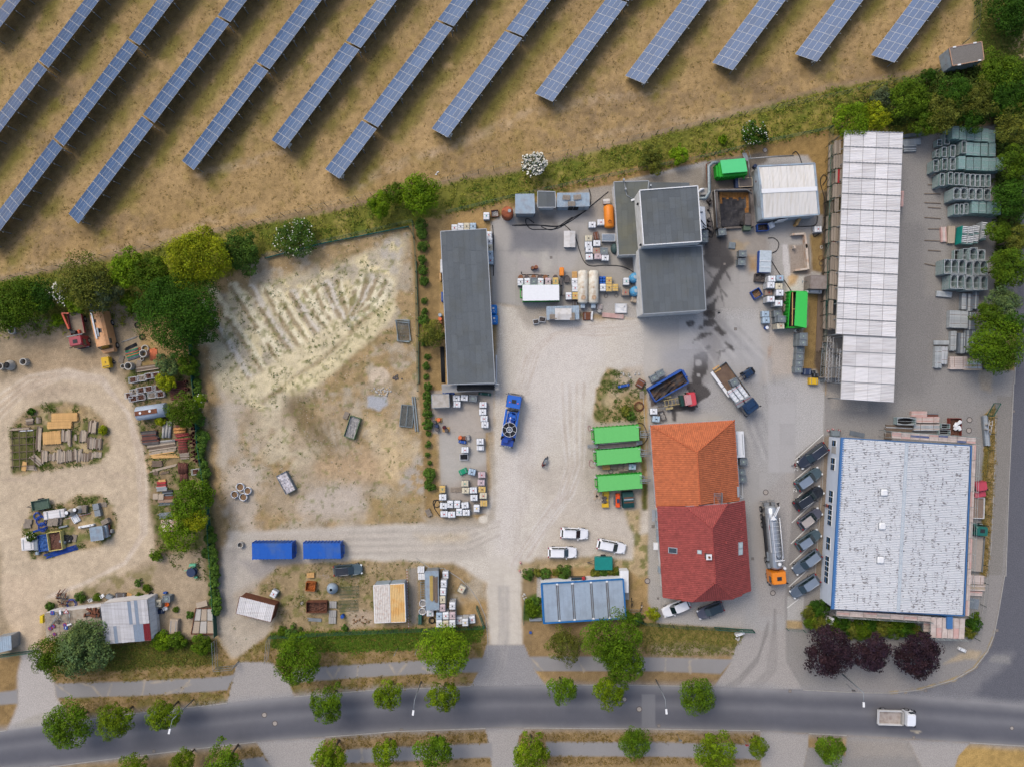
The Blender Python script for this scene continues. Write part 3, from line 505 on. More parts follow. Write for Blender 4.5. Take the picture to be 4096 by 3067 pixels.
kerb([(490,0),(470,860),(405,1656)],.05,.1,32);kerb([(1965,190),(1955,700),(1925,1400),(1890,1656)],.06,.12,32);kerb([(1890,0),(1850,330)],.06,.12,33)
kerb([(1125,0),(1190,1060)],.05,.1,22);kerb([(1283,120),(1290,360)],.05,.1,23)
def slabs(name,f,xs,ys,skip=(),z=.005,gap=.03,warp=None):
 root=D.objects.new(name,None);C.objects.link(root);root['kind']='structure'
 for j in range(len(ys)-1):
  for i in range(len(xs)-1):
   if(i,j)in skip:continue
   q=[W(f,*(warp(x,y)if warp else(x,y)))for x,y in((xs[i],ys[j]),(xs[i+1],ys[j]),(xs[i+1],ys[j+1]),(xs[i],ys[j+1]))]
   cx=sum(p[0]for p in q)/4;cy=sum(p[1]for p in q)/4
   q=[(p[0]-gap*np.sign(p[0]-cx),p[1]-gap*np.sign(p[1]-cy))for p in q]
   V,F,c=sheet([q[0],q[1]],[q[3],q[2]],z+random.random()*.002)
   obj('concrete_slab',npmesh('concrete_slab',V,F,M_con,c*(.95+.1*random.random())),parent=root)
random.seed(3)
slabs('concrete_yard','Z9',[275,555,880,1070,1330,1655,1850,2060],[270,400,750,1020,1385],skip=((0,0),(6,0),(6,1),(6,2)))
slabs('loading_yard',21,[1640,1800,1960,2208],[320,560,780,1000],skip=((0,0),),gap=.02)
slabs('lower_yard',21,[1135,1440,1560,1780,1980,2208],[1100,1360,1640],gap=.02)
slabs('container_apron',12,[1525,1660,1850,2040],[60,230,410],gap=.02);slabs('tank_apron',12,[1585,1720,1850,1980],[415,600,800,1000,1120],gap=.02,warp=lambda x,y:(x+(y-415)*.012,y))
slabs('tank_corner_yard','ZG',[480,530,700,860],[150,330,490,650,800],skip=((0,0),(1,0),(2,0),(2,1),(2,2)))
slabs('entrance_drive',13,[2010,2140,2260,2380],[-160,-20,140,300,450,600],gap=.02)
slabs('red_house_drive',22,[2060,2140,2208],[760,900,1100,1300,1500,1656],gap=.015,warp=lambda x,y:(x+(y-760)*.01-10,y))
slabs('parking_lane',32,[0,100,232],[170,340,520,760],gap=.02)
slabs('path_at_hall',22,[1130,1190],list(range(260,1060,100)),gap=.015,warp=lambda x,y:(x+(y-260)*.068,y))
slabs('hall_walkway',22,[1205,1330,1450,1570,1690,1800],[255,330],gap=.015,warp=lambda x,y:(x,y-(x-1205)*.01))
M_line=mat('white_paint_lines',g_(225,225,220),ro_=.8,var=.2,scale=8)
pl=D.objects.new('parking_bays',None);C.objects.link(pl);pl['kind']='structure'
for(x1,y1,x2,y2)in((235,650,478,432),(225,830,370,705),(215,1010,300,930),(205,1193,440,970),(197,1375,440,1140),(187,1556,440,1320),(180,1745,330,1610),(165,1927,265,1850)):
 a=W(32,x1,y1);b=W(32,x2,y2);bar_('parking_line',M_line,pl,(*a,.006),(*b,.006),.13,.004)
def text(s,loc,size,rot,mt,parent=None,name='painted_letters',ext=0.0,rx=0.0):
 cu=D.curves.new(name,'FONT');cu.body=s;cu.size=size;cu.align_x='CENTER';cu.align_y='CENTER';cu.extrude=ext
 to=D.objects.new(name,cu);C.objects.link(to);bpy.context.view_layer.update()
 me=D.meshes.new_from_object(to);D.objects.remove(to);me.materials.clear();me.materials.append(mt)
 o=D.objects.new(name,me);C.objects.link(o);o.location=loc;o.rotation_euler=(rx,0,rot)
 if parent:o.parent=parent
 return o
for x,y in((243,718),(232,900)):
 text('HZ',(*W(32,x,y),.009),.85,R(-92),M_line,pl)
for f,pts in((22,[(1985,850),(1992,980),(1972,955)]),(22,[(1992,980),(1968,983)])):
 m=MB();P=WL(f,pts)
 for a,b in zip(P[:-1],P[1:]):m.bar((*a,.008),(*b,.008),.12,.004)
 obj('painted_arrow',m,M_line,pl)
Mi_=mat('cast_iron',g_(96,90,88),ro_=.8,var=.2);Mr_=mat('rusty_steel',g_(118,74,54),ro_=.85,var=.3,scale=4);M_covc=mat('concrete_cover',g_(170,162,154),ro_=.9)
def cover(f,x,y,r,lab,m1=Mi_,m2=M_covc):
 t=th_('manhole_cover',lab,'manhole cover',W(f,x,y));a=MB();a.ringpipe(0,0,.004,r*1.18,r*.86,.01,20);obj('rim',a,m1,t)
 a=MB();a.cyl(0,0,.004,r*.84,.012,20);obj('lid',a,m2,t)
def drain(f,x,y,s,lab,a_=0.0,m1=Mi_):
 t=th_('drain_grate',lab,'drain',W(f,x,y),a_);a=MB();a.box(0,0,.003,s,s,.006);obj('frame',a,m1,t)
 a=MB();[a.box(-s*.36+s*.145*k,0,.01,s*.06,s*.8,.012)for k in range(6)];obj('bars',a,M_covc,t)
for f,x,y,r,lab in((13,72,1205,.4,'round cover in the street, left one of two near the left side entrance'),(13,163,1278,.4,'round cover in the street, lower right one of two by the left entrance'),(23,1097,1155,.42,'round cover mid street beside the lighter asphalt patch'),(23,970,1070,.38,'round cover half under the crown of the small street tree'),(23,1090,848,.3,'round cover in the dry verge above the street'),(23,1168,50,.42,'round cover in the paved path left of the red roof'),(32,1738,307,.42,'upper round cover in the mesh paving by the grey lattice stack'),(32,1733,398,.42,'lower round cover in the mesh paving by the grey lattice stack'),(33,2103,1318,.3,'round cover at the right end of the street'),(33,42,153,.4,'round cover in the drive in front of the orange cab'),(22,2188,930,.4,'round cover in the drive behind the silver tanker'),(20,2183,1297,.36,'round cover in the dry grass by the green fence'),(13,397,240,.3,'small round concrete cover by the rusty open box'),(22,853,750,.36,'round concrete cover between the two lower green containers')):
 cover(f,x,y,r,lab)
for f,x,y,s,lab in((3,1327,1517,.5,'square drain at the lower kerb under the third street tree'),(13,1255,1333,.55,'square drain at the lower kerb below the street lamp'),(23,1267,1298,.55,'square drain at the lower kerb by the asphalt patch'),(33,190,998,.5,'square drain at the upper kerb by the right entrance'),(33,1360,993,.5,'square drain in the curved kerb of the corner'),(33,1975,475,.5,'square drain in the side road kerb'),(33,1257,1398,.5,'square drain at the lower kerb behind the passing truck'),(21,337,567,.42,'small square drain in the light concrete slab'),(21,1928,1183,.5,'square drain in the yard left of the blue drum'),(22,2075,1503,.45,'square rusty drain in the drive right of the red roof'),(23,1260,200,.35,'small rusty drain in the paving by the red roof'),(22,1217,1225,.5,'dark square mat outside the white wall'),(32,2120,232,.4,'square drain in the side road by the gate strip'),(21,1833,622,.4,'small blue rimmed drain inside the wet black patch')):
 drain(f,x,y,s,lab)
# SOLAR FIELD
M_cell=mat('solar_cells',g_(76,106,148,.5),ro_=.28,var=.12,scale=1.2,spec=.6,orand=.1,stretch=(1,6,1))
M_alu=mat('aluminium',g_(205,208,212),ro_=.45,metal=.2,var=.05);Mg_=mat('galvanised_steel',g_(150,158,164),ro_=.5,metal=.4,var=.12)
def module_mesh():
 m=MB().box(0,0,0,1.66,.985,.035,mi=1);m.box(0,0,.036,1.61,.94,.004,mi=0)
 return m.mesh('solar_panel',[M_cell,M_alu])
MOD=module_mesh();TILT=R(28.5)
def frame_meshes(n):
 L=n*1.7;m=MB();ct,st=math.cos(TILT),math.sin(TILT)
 for j in(.5,1.5,2.5,3.5):
  y,z=-j*1.0*ct,j*1.0*st;m.bar((0,y,z-.07),(L,y,z-.07),.06,.08)
 return m.mesh('rails',[Mg_])
RAILS=frame_meshes(12)
def postm():
 m=MB();ct,st=math.cos(TILT),math.sin(TILT);zl=-.8
 m.bar((0,-.9,-.8),(0,-.9,.35),.1);m.bar((0,-3.4,-.8),(0,-3.4,1.6),.1);m.bar((0,-.1,-.1),(0,-3.9,3.9*st-.2),.08);m.bar((0,-2.2,-.2),(0,-3.4,.9),.05);return m.mesh('post',[Mg_])
POST=postm()
def solar_table(nm,k,x,y,n=12):
 ordn=('first','second','third')[k]
 t=th_('solar_table',f'{ordn} solar table from below in the row {ROWLAB[nm]}','solar panels',(x,y,.8),math.atan2(U[1],U[0]),'rows of solar panel tables')
 ct,st=math.cos(TILT),math.sin(TILT)
 for j in range(4):
  for i in range(n):
   o=obj('solar_panel',MOD,parent=t);o.location=(.84+i*1.685,-(.5+j*1.0)*ct,(.5+j*1.0)*st);o.rotation_euler=(-TILT,0,0)
 r_=obj('support_rails',RAILS,parent=t);r_.scale=(n/12*.99,1,1)
 for i in range(int(n*1.685/2.8)+1):
  o=obj('post',POST,parent=t);o.location=(.6+i*2.78,0,0)
ROWLAB={n:s for n,s in zip('ABCDEFGHIJKLM',('at the far upper left corner','second from the upper left corner','running off the left edge','ending above the crane truck','ending by the foot track','ending above the white flowered shrub','ending above two bright bushes','ending left of the blossoming bush','ending right of the blossoming bush','ending above the grey hall','fourth from the right','third from the right','nearest the transformer house'))}
ROWLAB['K']='third from the right';ROWLAB['L']='second from the right'
M_inv=mat('inverter_box',g_(215,214,205),ro_=.6)
for nm,f,x,y,k0 in ROWS:
 px,py=W(f,x,y,.8);s=0;k=0;ns={'B':3,'C':3,'A':3}.get(nm,3)
 if nm=='G':seq=[6,12,12]
 elif nm in 'BC':s=-20.5;seq=[12,12,12,12]if nm=='C' else[12,12];seq=seq[:3]
 else:seq=[12,12,12]
 for n in seq:
  qx,qy=px+U[0]*s,py+U[1]*s;ex,ey=qx+U[0]*n*1.69,qy+U[1]*n*1.69
  if qy<66 and ex>-90 and qx<90:solar_table(nm,k,qx,qy,n);k+=1
  s+=n*1.685+.34
for f,x,y in((0,1740,1400),(1,735,235),(10,298,1268),(10,748,1530),(20,1128,728),(10,1672,1180),(30,375,540),(1,-8,415)):
 t=th_('inverter_cabinet','small grey cabinet at the end of the row %s'%{1740:'by the pale foot track',735:'above the red crane truck',298:'above the shrub by the sandy plot',748:'above the two bright bushes',1128:'above the flat roofed hall',1672:'left of the blossoming bush',375:'second from the right',-8:'on the left edge'}[x],'cabinet',W(f,x,y),math.atan2(U[1],U[0]))
 box_('housing',M_inv,t,0,0,.5,.75,.3,.6,ch=.03);obj('stand',MB().box(-.3,0,0,.06,.06,.5).box(.3,0,0,.06,.06,.5),Mg_,t);box_('rain_hood',M_inv,t,0,-.2,1.1,.85,.5,.03)
# FENCES
M_grn=mat('green_fence_paint',g_(38,92,78),ro_=.6,var=.15);M_dgp=mat('dark_green_post',g_(44,60,54),ro_=.6);M_wire=mat('wire',g_(120,128,122),ro_=.6,metal=.3)
M_teal=mat('teal_windbreak_sheet',g_(20,140,128),ro_=.7,var=.15)
def fence(P,h,step,lab,mp,mw,wires=5,mesh_step=.5,rp_=.035,rw=.009,lean=0.0,name='wire_fence',sheetm=None):
 t=th_(name,lab,'fence',P[0]);o0=P[0];m=MB()
 for a,b in zip(P[:-1],P[1:]):
  L=math.hypot(b[0]-a[0],b[1]-a[1]);n=max(1,round(L/step));
  for k in range(n+1):
   if k==n and b is not P[-1]:continue
   x,y=a[0]+(b[0]-a[0])*k/n-o0[0],a[1]+(b[1]-a[1])*k/n-o0[1]
   q=obj('post',POSTS.setdefault((h,mp.name),MB().box(0,0,0,rp_*2,rp_*2,h).mesh('post',[mp])),parent=t);q.location=(x,y,0)
  for k in range(wires):
   z=.1+(h-.15)*k/(wires-1);m.bar((a[0]-o0[0],a[1]-o0[1],z),(b[0]-o0[0],b[1]-o0[1],z),rw*(2 if k in(0,wires-1)else 1))
  nv=int(L/mesh_step)
  for k in range(nv):
   x,y=a[0]+(b[0]-a[0])*k/nv-o0[0],a[1]+(b[1]-a[1])*k/nv-o0[1];m.bar((x,y,.05),(x,y,h-.05),rw)
  if sheetm:
   s_=MB();s_.bar((a[0]-o0[0],a[1]-o0[1],h*.45),(b[0]-o0[0],b[1]-o0[1],h*.45),.02,h*.85);obj('windbreak_sheet',s_,sheetm,t)
 obj('wire_mesh',m,mw,t);return t
POSTS={}
f1=[W(1,20,765),W(1,405,680),W(1,785,590),W(1,1420,445),W(1,2208,265),W(11,480,150),W(11,870,62),W(10,1790,1530),W(20,100,1398),W(20,350,1350),W(20,990,1215),W(20,1620,1080),W(20,2130,975),W(30,430,865),W(30,940,755),W(30,1440,640),W(30,1760,290),W(30,1790,-60)]
fence([W(1,-240,820)]+f1[:9],1.9,2.45,'wire fence of the solar field, left part up to the blossoming bush',M_dgp,M_wire,4,1.2)
fence(f1[8:],1.9,2.45,'wire fence of the solar field, right part up to the transformer house',M_dgp,M_wire,4,1.2)
fence([W(11,80,560),W(11,560,440),W(11,1355,260),W(11,1380,560),W(11,1400,1656),W(12,1400,60)],1.8,2.5,'dark green mesh fence round the sandy plot',M_dgp,M_grn,6,.3,rw=.012)
t=fence([W(11,85,575),W(11,560,452),W(11,1318,303),W(11,1366,400)],.7,3,'low teal plastic barrier along the sandy plot',M_dgp,M_teal,2,9,sheetm=M_teal,name='plastic_barrier')
t=fence([W(11,1385,600),W(11,1405,1200),W(11,1406,1650)],.6,3,'low teal barrier beside the row of round bushes',M_dgp,M_teal,2,9,sheetm=M_teal,name='plastic_barrier')
fence([W(11,1645,185),W(11,2208,50),W(20,300,1640),W(20,960,1500),W(20,1620,1370),W(20,2208,1225),W(30,430,1140),W(30,525,1115)],1.8,2.5,'green mesh fence behind the recycling yard',M_dgp,M_grn,7,.25,rw=.014)
fence([W(30,525,1120),W(31,500,200),W(31,480,860),W(31,450,1640)],1.8,2.5,'green mesh fence between the dry strip and the scaffold racks',M_dgp,M_grn,6,.35,rw=.012)
fence([W('F',413,700),W('F',420,800),W('F',428,870),W('F',434,960),W('F',450,1060),W('F',460,1200),W('F',468,1330),W('F',470,1370)],1.7,2.5,'green fence behind the hedge of the storage yard',M_grn,M_teal,3,1.5,sheetm=M_grn)
fence([W(13,125,520),W(13,700,490),W(13,1300,465),W(13,1970,435)],1.6,2.5,'green mesh fence above the mown green verge',M_grn,M_grn,7,.25,rw=.014)
fence([W(23,1040,360),W(23,1150,410),W(23,1500,440),W(23,2070,465)],1.4,2.5,'green mesh fence below the parking space of the red house',M_dgp,M_grn,6,.3,rw=.012)
fence([W(23,105,225),W(23,100,410)],1.3,2,'short green fence left of the office containers',M_grn,M_grn,6,.25,rw=.012)
fence([W(32,1925,290),W(32,1890,700),W(32,1850,1400),W(33,1850,60),W(33,1830,250),W(33,1780,540)],1.6,3,'wire fence along the dry strip by the side road',M_dgp,M_wire,4,1.0)
fence([W(33,155,455),W(33,300,470),W(33,800,515),W(33,1400,520)],1.3,2.5,'low green fence above the dark red trees',M_grn,M_grn,5,.4)
def gate(a,b,h,lab,mt=M_grn):
 t=th_('sliding_gate',lab,'gate',a,math.atan2(b[1]-a[1],b[0]-a[0]));L=math.hypot(b[0]-a[0],b[1]-a[1]);m=MB()
 m.bar((0,0,.15),(L,0,.15),.1);m.bar((0,0,h),(L,0,h),.1);m.bar((0,0,.1),(0,0,h),.1);m.bar((L,0,.1),(L,0,h),.1);obj('frame',m,mt,t)
 me=MB().bar((0,0,.15),(0,0,h),.03).mesh('picket',[mt])
 for k in range(int(L/.18)):o=obj('picket',me,parent=t);o.location=(.18*k+.1,0,0)
gate(W(13,1905,260),W(13,1970,432),1.6,'green sliding gate by the tank corner at the drive')
gate(W(23,1745,445),W(23,2070,470),1.5,'green sliding gate at the right entrance')
gate(W(3,20,680),W(3,330,640),1.6,'dark green sliding gate across the left track')
gate(W(32,1885,270),W(32,1945,165),1.8,'green gate leaf at the corner of the side road')
def site_panel(t,a,b,h,mt=Mg_):
 m=MB();
 for z in(.1,h*.5,h):m.bar((*a,z),(*b,z),.045)
 m.bar((*a,.05),(*a,h),.045);m.bar((*b,.05),(*b,h),.045);n=12
 for k in range(1,n):x,y=a[0]+(b[0]-a[0])*k/n,a[1]+(b[1]-a[1])*k/n;m.bar((x,y,.1),(x,y,h),.012)
 obj('fence_panel',m,mt,t)
for P,lab in(([W(3,1868,550),W(3,1880,780)],'mobile fence panels left of the paved entrance'),([W(3,1880,790),W(3,2040,775),W(3,2060,740)],'mobile fence panel standing across by the paved entrance'),([W(13,125,530),W(13,105,720)],'mobile fence panel right of the paved entrance')):
 t=th_('site_fence',lab,'fence')
 for a,b in zip(P[:-1],P[1:]):site_panel(t,a,b,2.0)
ORD=['first','second','third','fourth','fifth','sixth','seventh','eighth','ninth','tenth','eleventh','twelfth','thirteenth','fourteenth','fifteenth','sixteenth','seventeenth','eighteenth','nineteenth','twentieth','twenty-first','twenty-second','twenty-third','twenty-fourth']
# TREES AND SHRUBS
M_bark=mat('bark',g_(112,98,84),ro_=.95,var=.25,scale=6)
def leafmat():
 m=D.materials.new('leaves');m.use_nodes=True;n=m.node_tree.nodes;l=m.node_tree.links;b=n['Principled BSDF']
 a=n.new('ShaderNodeAttribute');a.attribute_name='col';b.inputs['Roughness'].default_value=.6;b.inputs['Specular IOR Level'].default_value=.05
 oi=n.new('ShaderNodeObjectInfo');mr=n.new('ShaderNodeMapRange');mr.inputs['To Min'].default_value=.88;mr.inputs['To Max'].default_value=1.12;l.new(oi.outputs['Random'],mr.inputs['Value'])
 v=n.new('ShaderNodeVectorMath');v.operation='SCALE';l.new(a.outputs['Color'],v.inputs[0]);l.new(mr.outputs[0],v.inputs['Scale']);l.new(v.outputs[0],b.inputs['Base Color'])
 t=n.new('ShaderNodeBsdfTranslucent');l.new(v.outputs[0],t.inputs['Color']);mx=n.new('ShaderNodeMixShader');mx.inputs[0].default_value=.12
 l.new(b.outputs[0],mx.inputs[1]);l.new(t.outputs[0],mx.inputs[2]);l.new(mx.outputs[0],n['Material Output'].inputs[0]);return m
M_leaf=leafmat();M_petal=mat('white_petals',g_(236,234,220),ro_=.7,var=.1)
KIND={'street':(g_(106,130,22),.1),'maple':(g_(90,120,24),.12),'dark':(g_(60,94,26),.14),'yellow':(g_(148,158,30),.12),'olive':(g_(106,112,44),.16),'silver':(g_(104,126,74),.18),'mid':(g_(86,112,26),.16),'bright':(g_(110,140,26),.14),'purple':(g_(58,42,50),.16),'grey':(g_(92,104,72),.18),'hedge':(g_(84,114,44),.16)}
def leaves(P,N,size,rng,asp=.62):
 n=len(P);N=N/np.linalg.norm(N,axis=1)[:,None];r=rng.randn(n,3);T=np.cross(N,r);T/=np.linalg.norm(T,axis=1)[:,None]+1e-9;B=np.cross(N,T)
 s=(size*(.65+.7*rng.rand(n)))[:,None];V=np.stack([P-T*s*.5,P-B*s*asp*.5+T*s*.05,P+T*s*.55,P+B*s*asp*.5+T*s*.05],1).reshape(-1,3);return V
def crown(kind,r,rz,seed,lobes=None,per=60,ls=.24,ragged=.22,flat=0.0,flowers=0.0,ex=1.0):
 rng=np.random.RandomState(seed);base,_v=KIND[kind];lobes=lobes or int(26+9*r*r)
 d=rng.randn(lobes,3);d/=np.linalg.norm(d,axis=1)[:,None];d[:,2]=np.abs(d[:,2])*.9-.35*rng.rand(lobes)
 out=1+ragged*(vnoise(np.arctan2(d[:,1],d[:,0])*1.7+seed,d[:,2]*2,1,seed%13)-.5)*2
 rad=np.where(rng.rand(lobes)<.72,.72+.2*rng.rand(lobes),.2+.5*rng.rand(lobes))*out
 lc=d*rad[:,None]*np.array([r*ex,r,rz]);lr=r*(.17+.13*rng.rand(lobes))*(1 if r>2 else 1.35)
 lobecol=(.62+.76*rng.rand(lobes));hue=rng.rand(lobes)
 k=np.repeat(np.arange(lobes),per);n=len(k);v=rng.randn(n,3);v[:,2]+=.35;v+=d[k]*.55;v/=np.linalg.norm(v,axis=1)[:,None]
 P=lc[k]+v*lr[k][:,None]*(.75+.35*rng.rand(n))[:,None];N=v+rng.randn(n,3)*.45;N[:,2]=np.abs(N[:,2])+.15
 V=leaves(P,N,ls,rng);c=np.array(base)[None]*(lobecol[k]*(.78+.44*rng.rand(n)))[:,None]
 yel=((hue[k]-.5)*.3+rng.randn(n)*.06)[:,None];c=c*(1+yel*np.array([1.0,.45,-.6]));c=np.clip(c,.003,1)
 C_=np.repeat(c,4,0);F=np.arange(len(V)).reshape(-1,4);me=npmesh('crown',V,F,M_leaf,C_);fl=None
 if flowers:
  m=int(flowers);j=rng.randint(0,n,m*3);j=j[P[j,2]>0][:m];Pf=P[j]*1.04+[0,0,.06]
  Vf=leaves(Pf,np.tile([[0,0,1.0]],(len(Pf),1))+rng.randn(len(Pf),3)*.35,.26 if flowers>150 else .2,rng,1.0);fl=npmesh('blossom',Vf,np.arange(len(Vf)).reshape(-1,4),M_petal)
 return me,fl
def trunkmesh(h,r,seed,rc_=.16):
 rd=random.Random(seed);m=MB().tube([(0,0,-.1),(.03,.02,h*.5),(rd.uniform(-.1,.1),rd.uniform(-.1,.1),h)],[rc_*1.2,rc_,rc_*.75],7)
 for k in range(7):
  a=k*.9+rd.random();L=r*rd.uniform(.55,.85);z=h*rd.uniform(.7,1.0)
  m.tube([(0,0,z),(math.cos(a)*L*.45,math.sin(a)*L*.45,z+L*.35),(math.cos(a)*L,math.sin(a)*L,z+L*.55)],[rc_*.5,rc_*.32,.02],5)
 return m.mesh('trunk',[M_bark])
PROTO={}
def tree(f,x,y,rp,kind,hc,lab,cat='tree',gp_=None,name='tree',proto=None,rot=None,rz=None,flowers=0,ls=None,ex=1.0,trunk=True,ragged=.22):
 s=FR[f][2];k=(1-hc/H)/24.0;r=rp/s*k;px,py=W(f,x,y,hc);rd=random.Random(int(x*7+y*13));rot=rd.uniform(0,6.28)if rot is None and ex==1 else(rot or 0)
 key=proto or(kind,round(x),round(y));R0=None
 if key in PROTO:
  src,R0=PROTO[key];sc=r/R0;return copy_tree(src,(px,py),rot,lab,gp_,scale=(sc,sc,min(sc,1.15)))
 big=r>1.3;t=th_(name,lab,cat,(px,py),rot,gp_);rz_=rz or(r*.72 if big else r*.8)
 ls=ls or(.25 if r>3.2 else .22 if big else .17)
 me,fl=crown(kind,r,rz_,rd.randint(0,9999),per=60 if big else 45,ls=ls,flowers=flowers,ex=ex,ragged=ragged,lobes=None if big else int(18+22*r))
 c=obj('crown',me,parent=t);c.location=(0,0,hc if big or hc>1.5 else max(hc,rz_*.45))
 if fl:b=obj('blossom',fl,parent=t);b.location=c.location
 if trunk:obj('trunk',trunkmesh(max(hc-rz_*.5,.3),r,int(x)),parent=t)
 PROTO[key]=(t,r);return t
ST='young street trees with clumpy green crowns'
streets=[(3,590,1300,190,'leftmost street tree, large, over the upper edge of the street'),(3,1000,1255,152,'second street tree from the left on the upper side of the street'),(3,1410,1210,142,'third street tree from the left, partly under the tall street lamp'),(13,625,1110,150,'tall oval street tree opposite the lower left side road'),(13,1130,1030,128,'small street tree left of the lamp below the container yard'),(13,1610,1045,132,'street tree right of the lamp near the main entrance'),(23,430,995,108,'small narrow street tree just right of the main entrance'),(23,850,1000,138,'street tree touching the big tree below the office containers'),(23,1610,1060,150,'ragged street tree left of the right hand entrance'),(3,1120,1700,125,'cut off tree at the bottom edge left of two others'),(3,1555,1640,115,'small tree at the bottom edge beside the footpath end'),(3,1950,1600,165,'large tree at the bottom edge left of the side road'),(13,650,1560,148,'lower verge tree right of the left side road mouth'),(13,1115,1545,120,'lower verge tree, middle of three left of the crossing drive'),(13,1530,1520,140,'lower verge tree, right one of three left of the crossing drive'),(23,165,1510,155,'lower verge tree right beside the crossing drive'),(23,1070,1495,130,'lower verge tree opposite the tall street lamp'),(23,1740,1510,170,'largest dark tree of the lower verge'),(23,2155,1530,92,'small tree at the right end of the lower verge'),(33,545,1535,132,'single tree in a small grass square by the bottom edge')]
for i,(f,x,y,r,lab)in enumerate(streets):
 tree(f,x,y,r,'street' if i%3 else 'maple',5.0,lab,gp_=ST,name='street_tree',proto=('st',i%8),ragged=.25+.06*(i%4))
tree(13,360,740,205,'maple',6,'large round maple left of the mown green verge')
tree(13,1625,655,208,'bright',6,'large light green tree in front of the tank corner')
tree(23,870,560,215,'maple',7,'tallest dense tree below the office containers',ragged=.35)
tree(23,950,740,180,'maple',6,'lower part tree of the dense pair by the footpath')
tree(23,445,580,150,'olive',3.5,'loose olive green shrub tree below the office containers',ls=.2,ragged=.5)
tree(23,1215,335,56,'yellow',1.2,'round yellow ball shrub in the brick bed',cat='shrub',name='shrub',trunk=False)
for x,y,r,lab in((530,660,198,'left of the three dark purple leaved trees'),(890,665,165,'middle of the three dark purple leaved trees'),(1300,690,188,'right of the three dark purple leaved trees')):
 tree(33,x,y,r,'purple',4.5,lab,gp_='dark purple leaved trees',name='purple_tree',ls=.28)
BT='trees and shrubs of the belt between solar field and yards'
belt=[(1,1700,560,262,'yellow',6,'large bright yellow green tree at the corner of the sandy plot',.4),(1,1560,1060,325,'dark',6,'huge dark green tree above the pipe storage',.3),(1,1100,660,165,'bright',4.5,'bright green tree in the belt left of the yellow tree',.3),(1,1290,720,170,'mid',4.5,'mid green tree between the yellow tree and the huge dark one',.3),(1,760,790,225,'olive',4.5,'olive tree with bare twigs above the parked old lorries',.4),(1,900,860,150,'grey',4,'greyish tree behind the tan van',.4),(1,150,960,235,'mid',4,'wide green tree at the left edge below the solar fence',.3),(1,350,900,150,'dark',3.5,'dark green tree left of the white flowering bush',.3),(1,30,1060,150,'mid',3,'green shrub at the left edge above the concrete rings',.3),(1,1440,900,170,'dark',5,'dark tree joining the huge one to the belt',.3),(1,640,930,110,'bright',3,'bright shrub directly behind the red crane lorry',.3),(1,2080,510,165,'hedge',2.5,'wide low green shrub right of the yellow tree',.4),(1,1730,1150,150,'dark',4.5,'right flank tree beside the huge dark green tree',.3),(1,500,1110,60,'bright',1.2,'narrow green shrub left of the red crane lorry',.3),(1,1140,960,90,'mid',2,'green shrub behind the tan van on its right',.3),(1,1450,1490,95,'silver',2.5,'silvery shrub over the metal racks of the storage yard',.4),(1,1610,1500,80,'mid',2.5,'green shrub below the huge dark tree by the fence',.3),(1,1430,1625,75,'yellow',2,'yellow green shrub above the mesh crates with scrap',.3),(11,1060,110,112,'bright',3.5,'left one of two bright green bushes by the solar fence',.3),(11,1395,20,170,'bright',4,'larger bright green bush by the solar fence',.25),(11,1200,10,90,'mid',3,'darker bush squeezed between two bright green bushes',.3),(20,1440,1330,72,'bright',2,'small bright green bush in the tall grass above the hall',.3),(20,1200,1380,105,'olive',1.5,'sparse olive shrub on the fence above the grey hall',.6),(20,1815,1205,35,'bright',.6,'tiny green shrub beside the white dotted bush',.3),(30,720,1030,150,'bright',4.5,'bright green tree at the head of the white storage roof',.25),(30,930,1010,120,'yellow',4.5,'yellowish tree behind the head of the white storage roof',.3),(30,1230,840,160,'mid',5,'round mid green tree near the top of the wood',.25),(30,980,850,80,'grey',4,'small grey leaved tree on the edge of the wood',.3),(30,1500,950,170,'olive',4.5,'pale olive tree of the wood above the scaffold yard',.35),(30,1600,790,150,'dark',5,'dark tree just below the small transformer house',.3),(30,2010,640,190,'mid',5,'large tree right of the transformer house',.3),(30,1790,860,150,'olive',5,'loose branched tree inside the wood',.6),(30,2080,820,190,'dark',5,'dark tree at the right edge of the wood',.3),(30,2100,90,190,'dark',3.5,'tree in the upper right corner of the photo',.3),(30,2120,1080,150,'olive',5,'sparse tree right of the tallest scaffold stacks',.6),(30,2130,1420,150,'mid',5,'tree right of the open green scaffold stacks',.4),(31,2090,60,160,'dark',5,'dark tree beside the upper right scaffold stacks',.4),(31,1990,330,100,'mid',4,'small tree right of the folded green guard frames',.4),(31,2130,420,120,'olive',4,'sparse tree at the right edge by the side road',.6),(31,2060,660,175,'mid',5,'round tree right of the two rows of open stacks',.25),(31,2030,960,140,'silver',4.5,'greyish sparse tree beside the pallet of tubes',.5),(31,1890,1070,120,'mid',5,'tree overhanging the tied bundles of grey planks',.3),(31,2090,1140,120,'dark',5,'dark tree behind the overhanging one by the side road',.3),(31,1960,1340,235,'maple',5.5,'large green tree over the lower scaffold material',.3),(30,1380,660,60,'dark',2,'dark low shrub on the solar fence near the wood',.4),(30,1360,1040,120,'mid',4,'green tree over the upper end of the scaffold yard',.35),(30,1750,1040,110,'dark',4,'dark tree just above the tallest scaffold stacks',.4)]
for f,x,y,r,kd,hc,lab,rg in belt:
 s=r/FR[f][2]/24;tree(f,x,y,r,kd,hc,lab,'tree' if hc>2.4 else 'shrub',BT,'tree' if hc>2.4 else 'shrub',ragged=rg,ls=.26 if s>3 else None)
tree(2,1575,235,148,'mid',4,'green tree right of the grey half pipe tank');tree(2,1725,140,58,'bright',2.5,'light green bush with few white blooms by the storage fence','shrub',name='shrub',flowers=14)
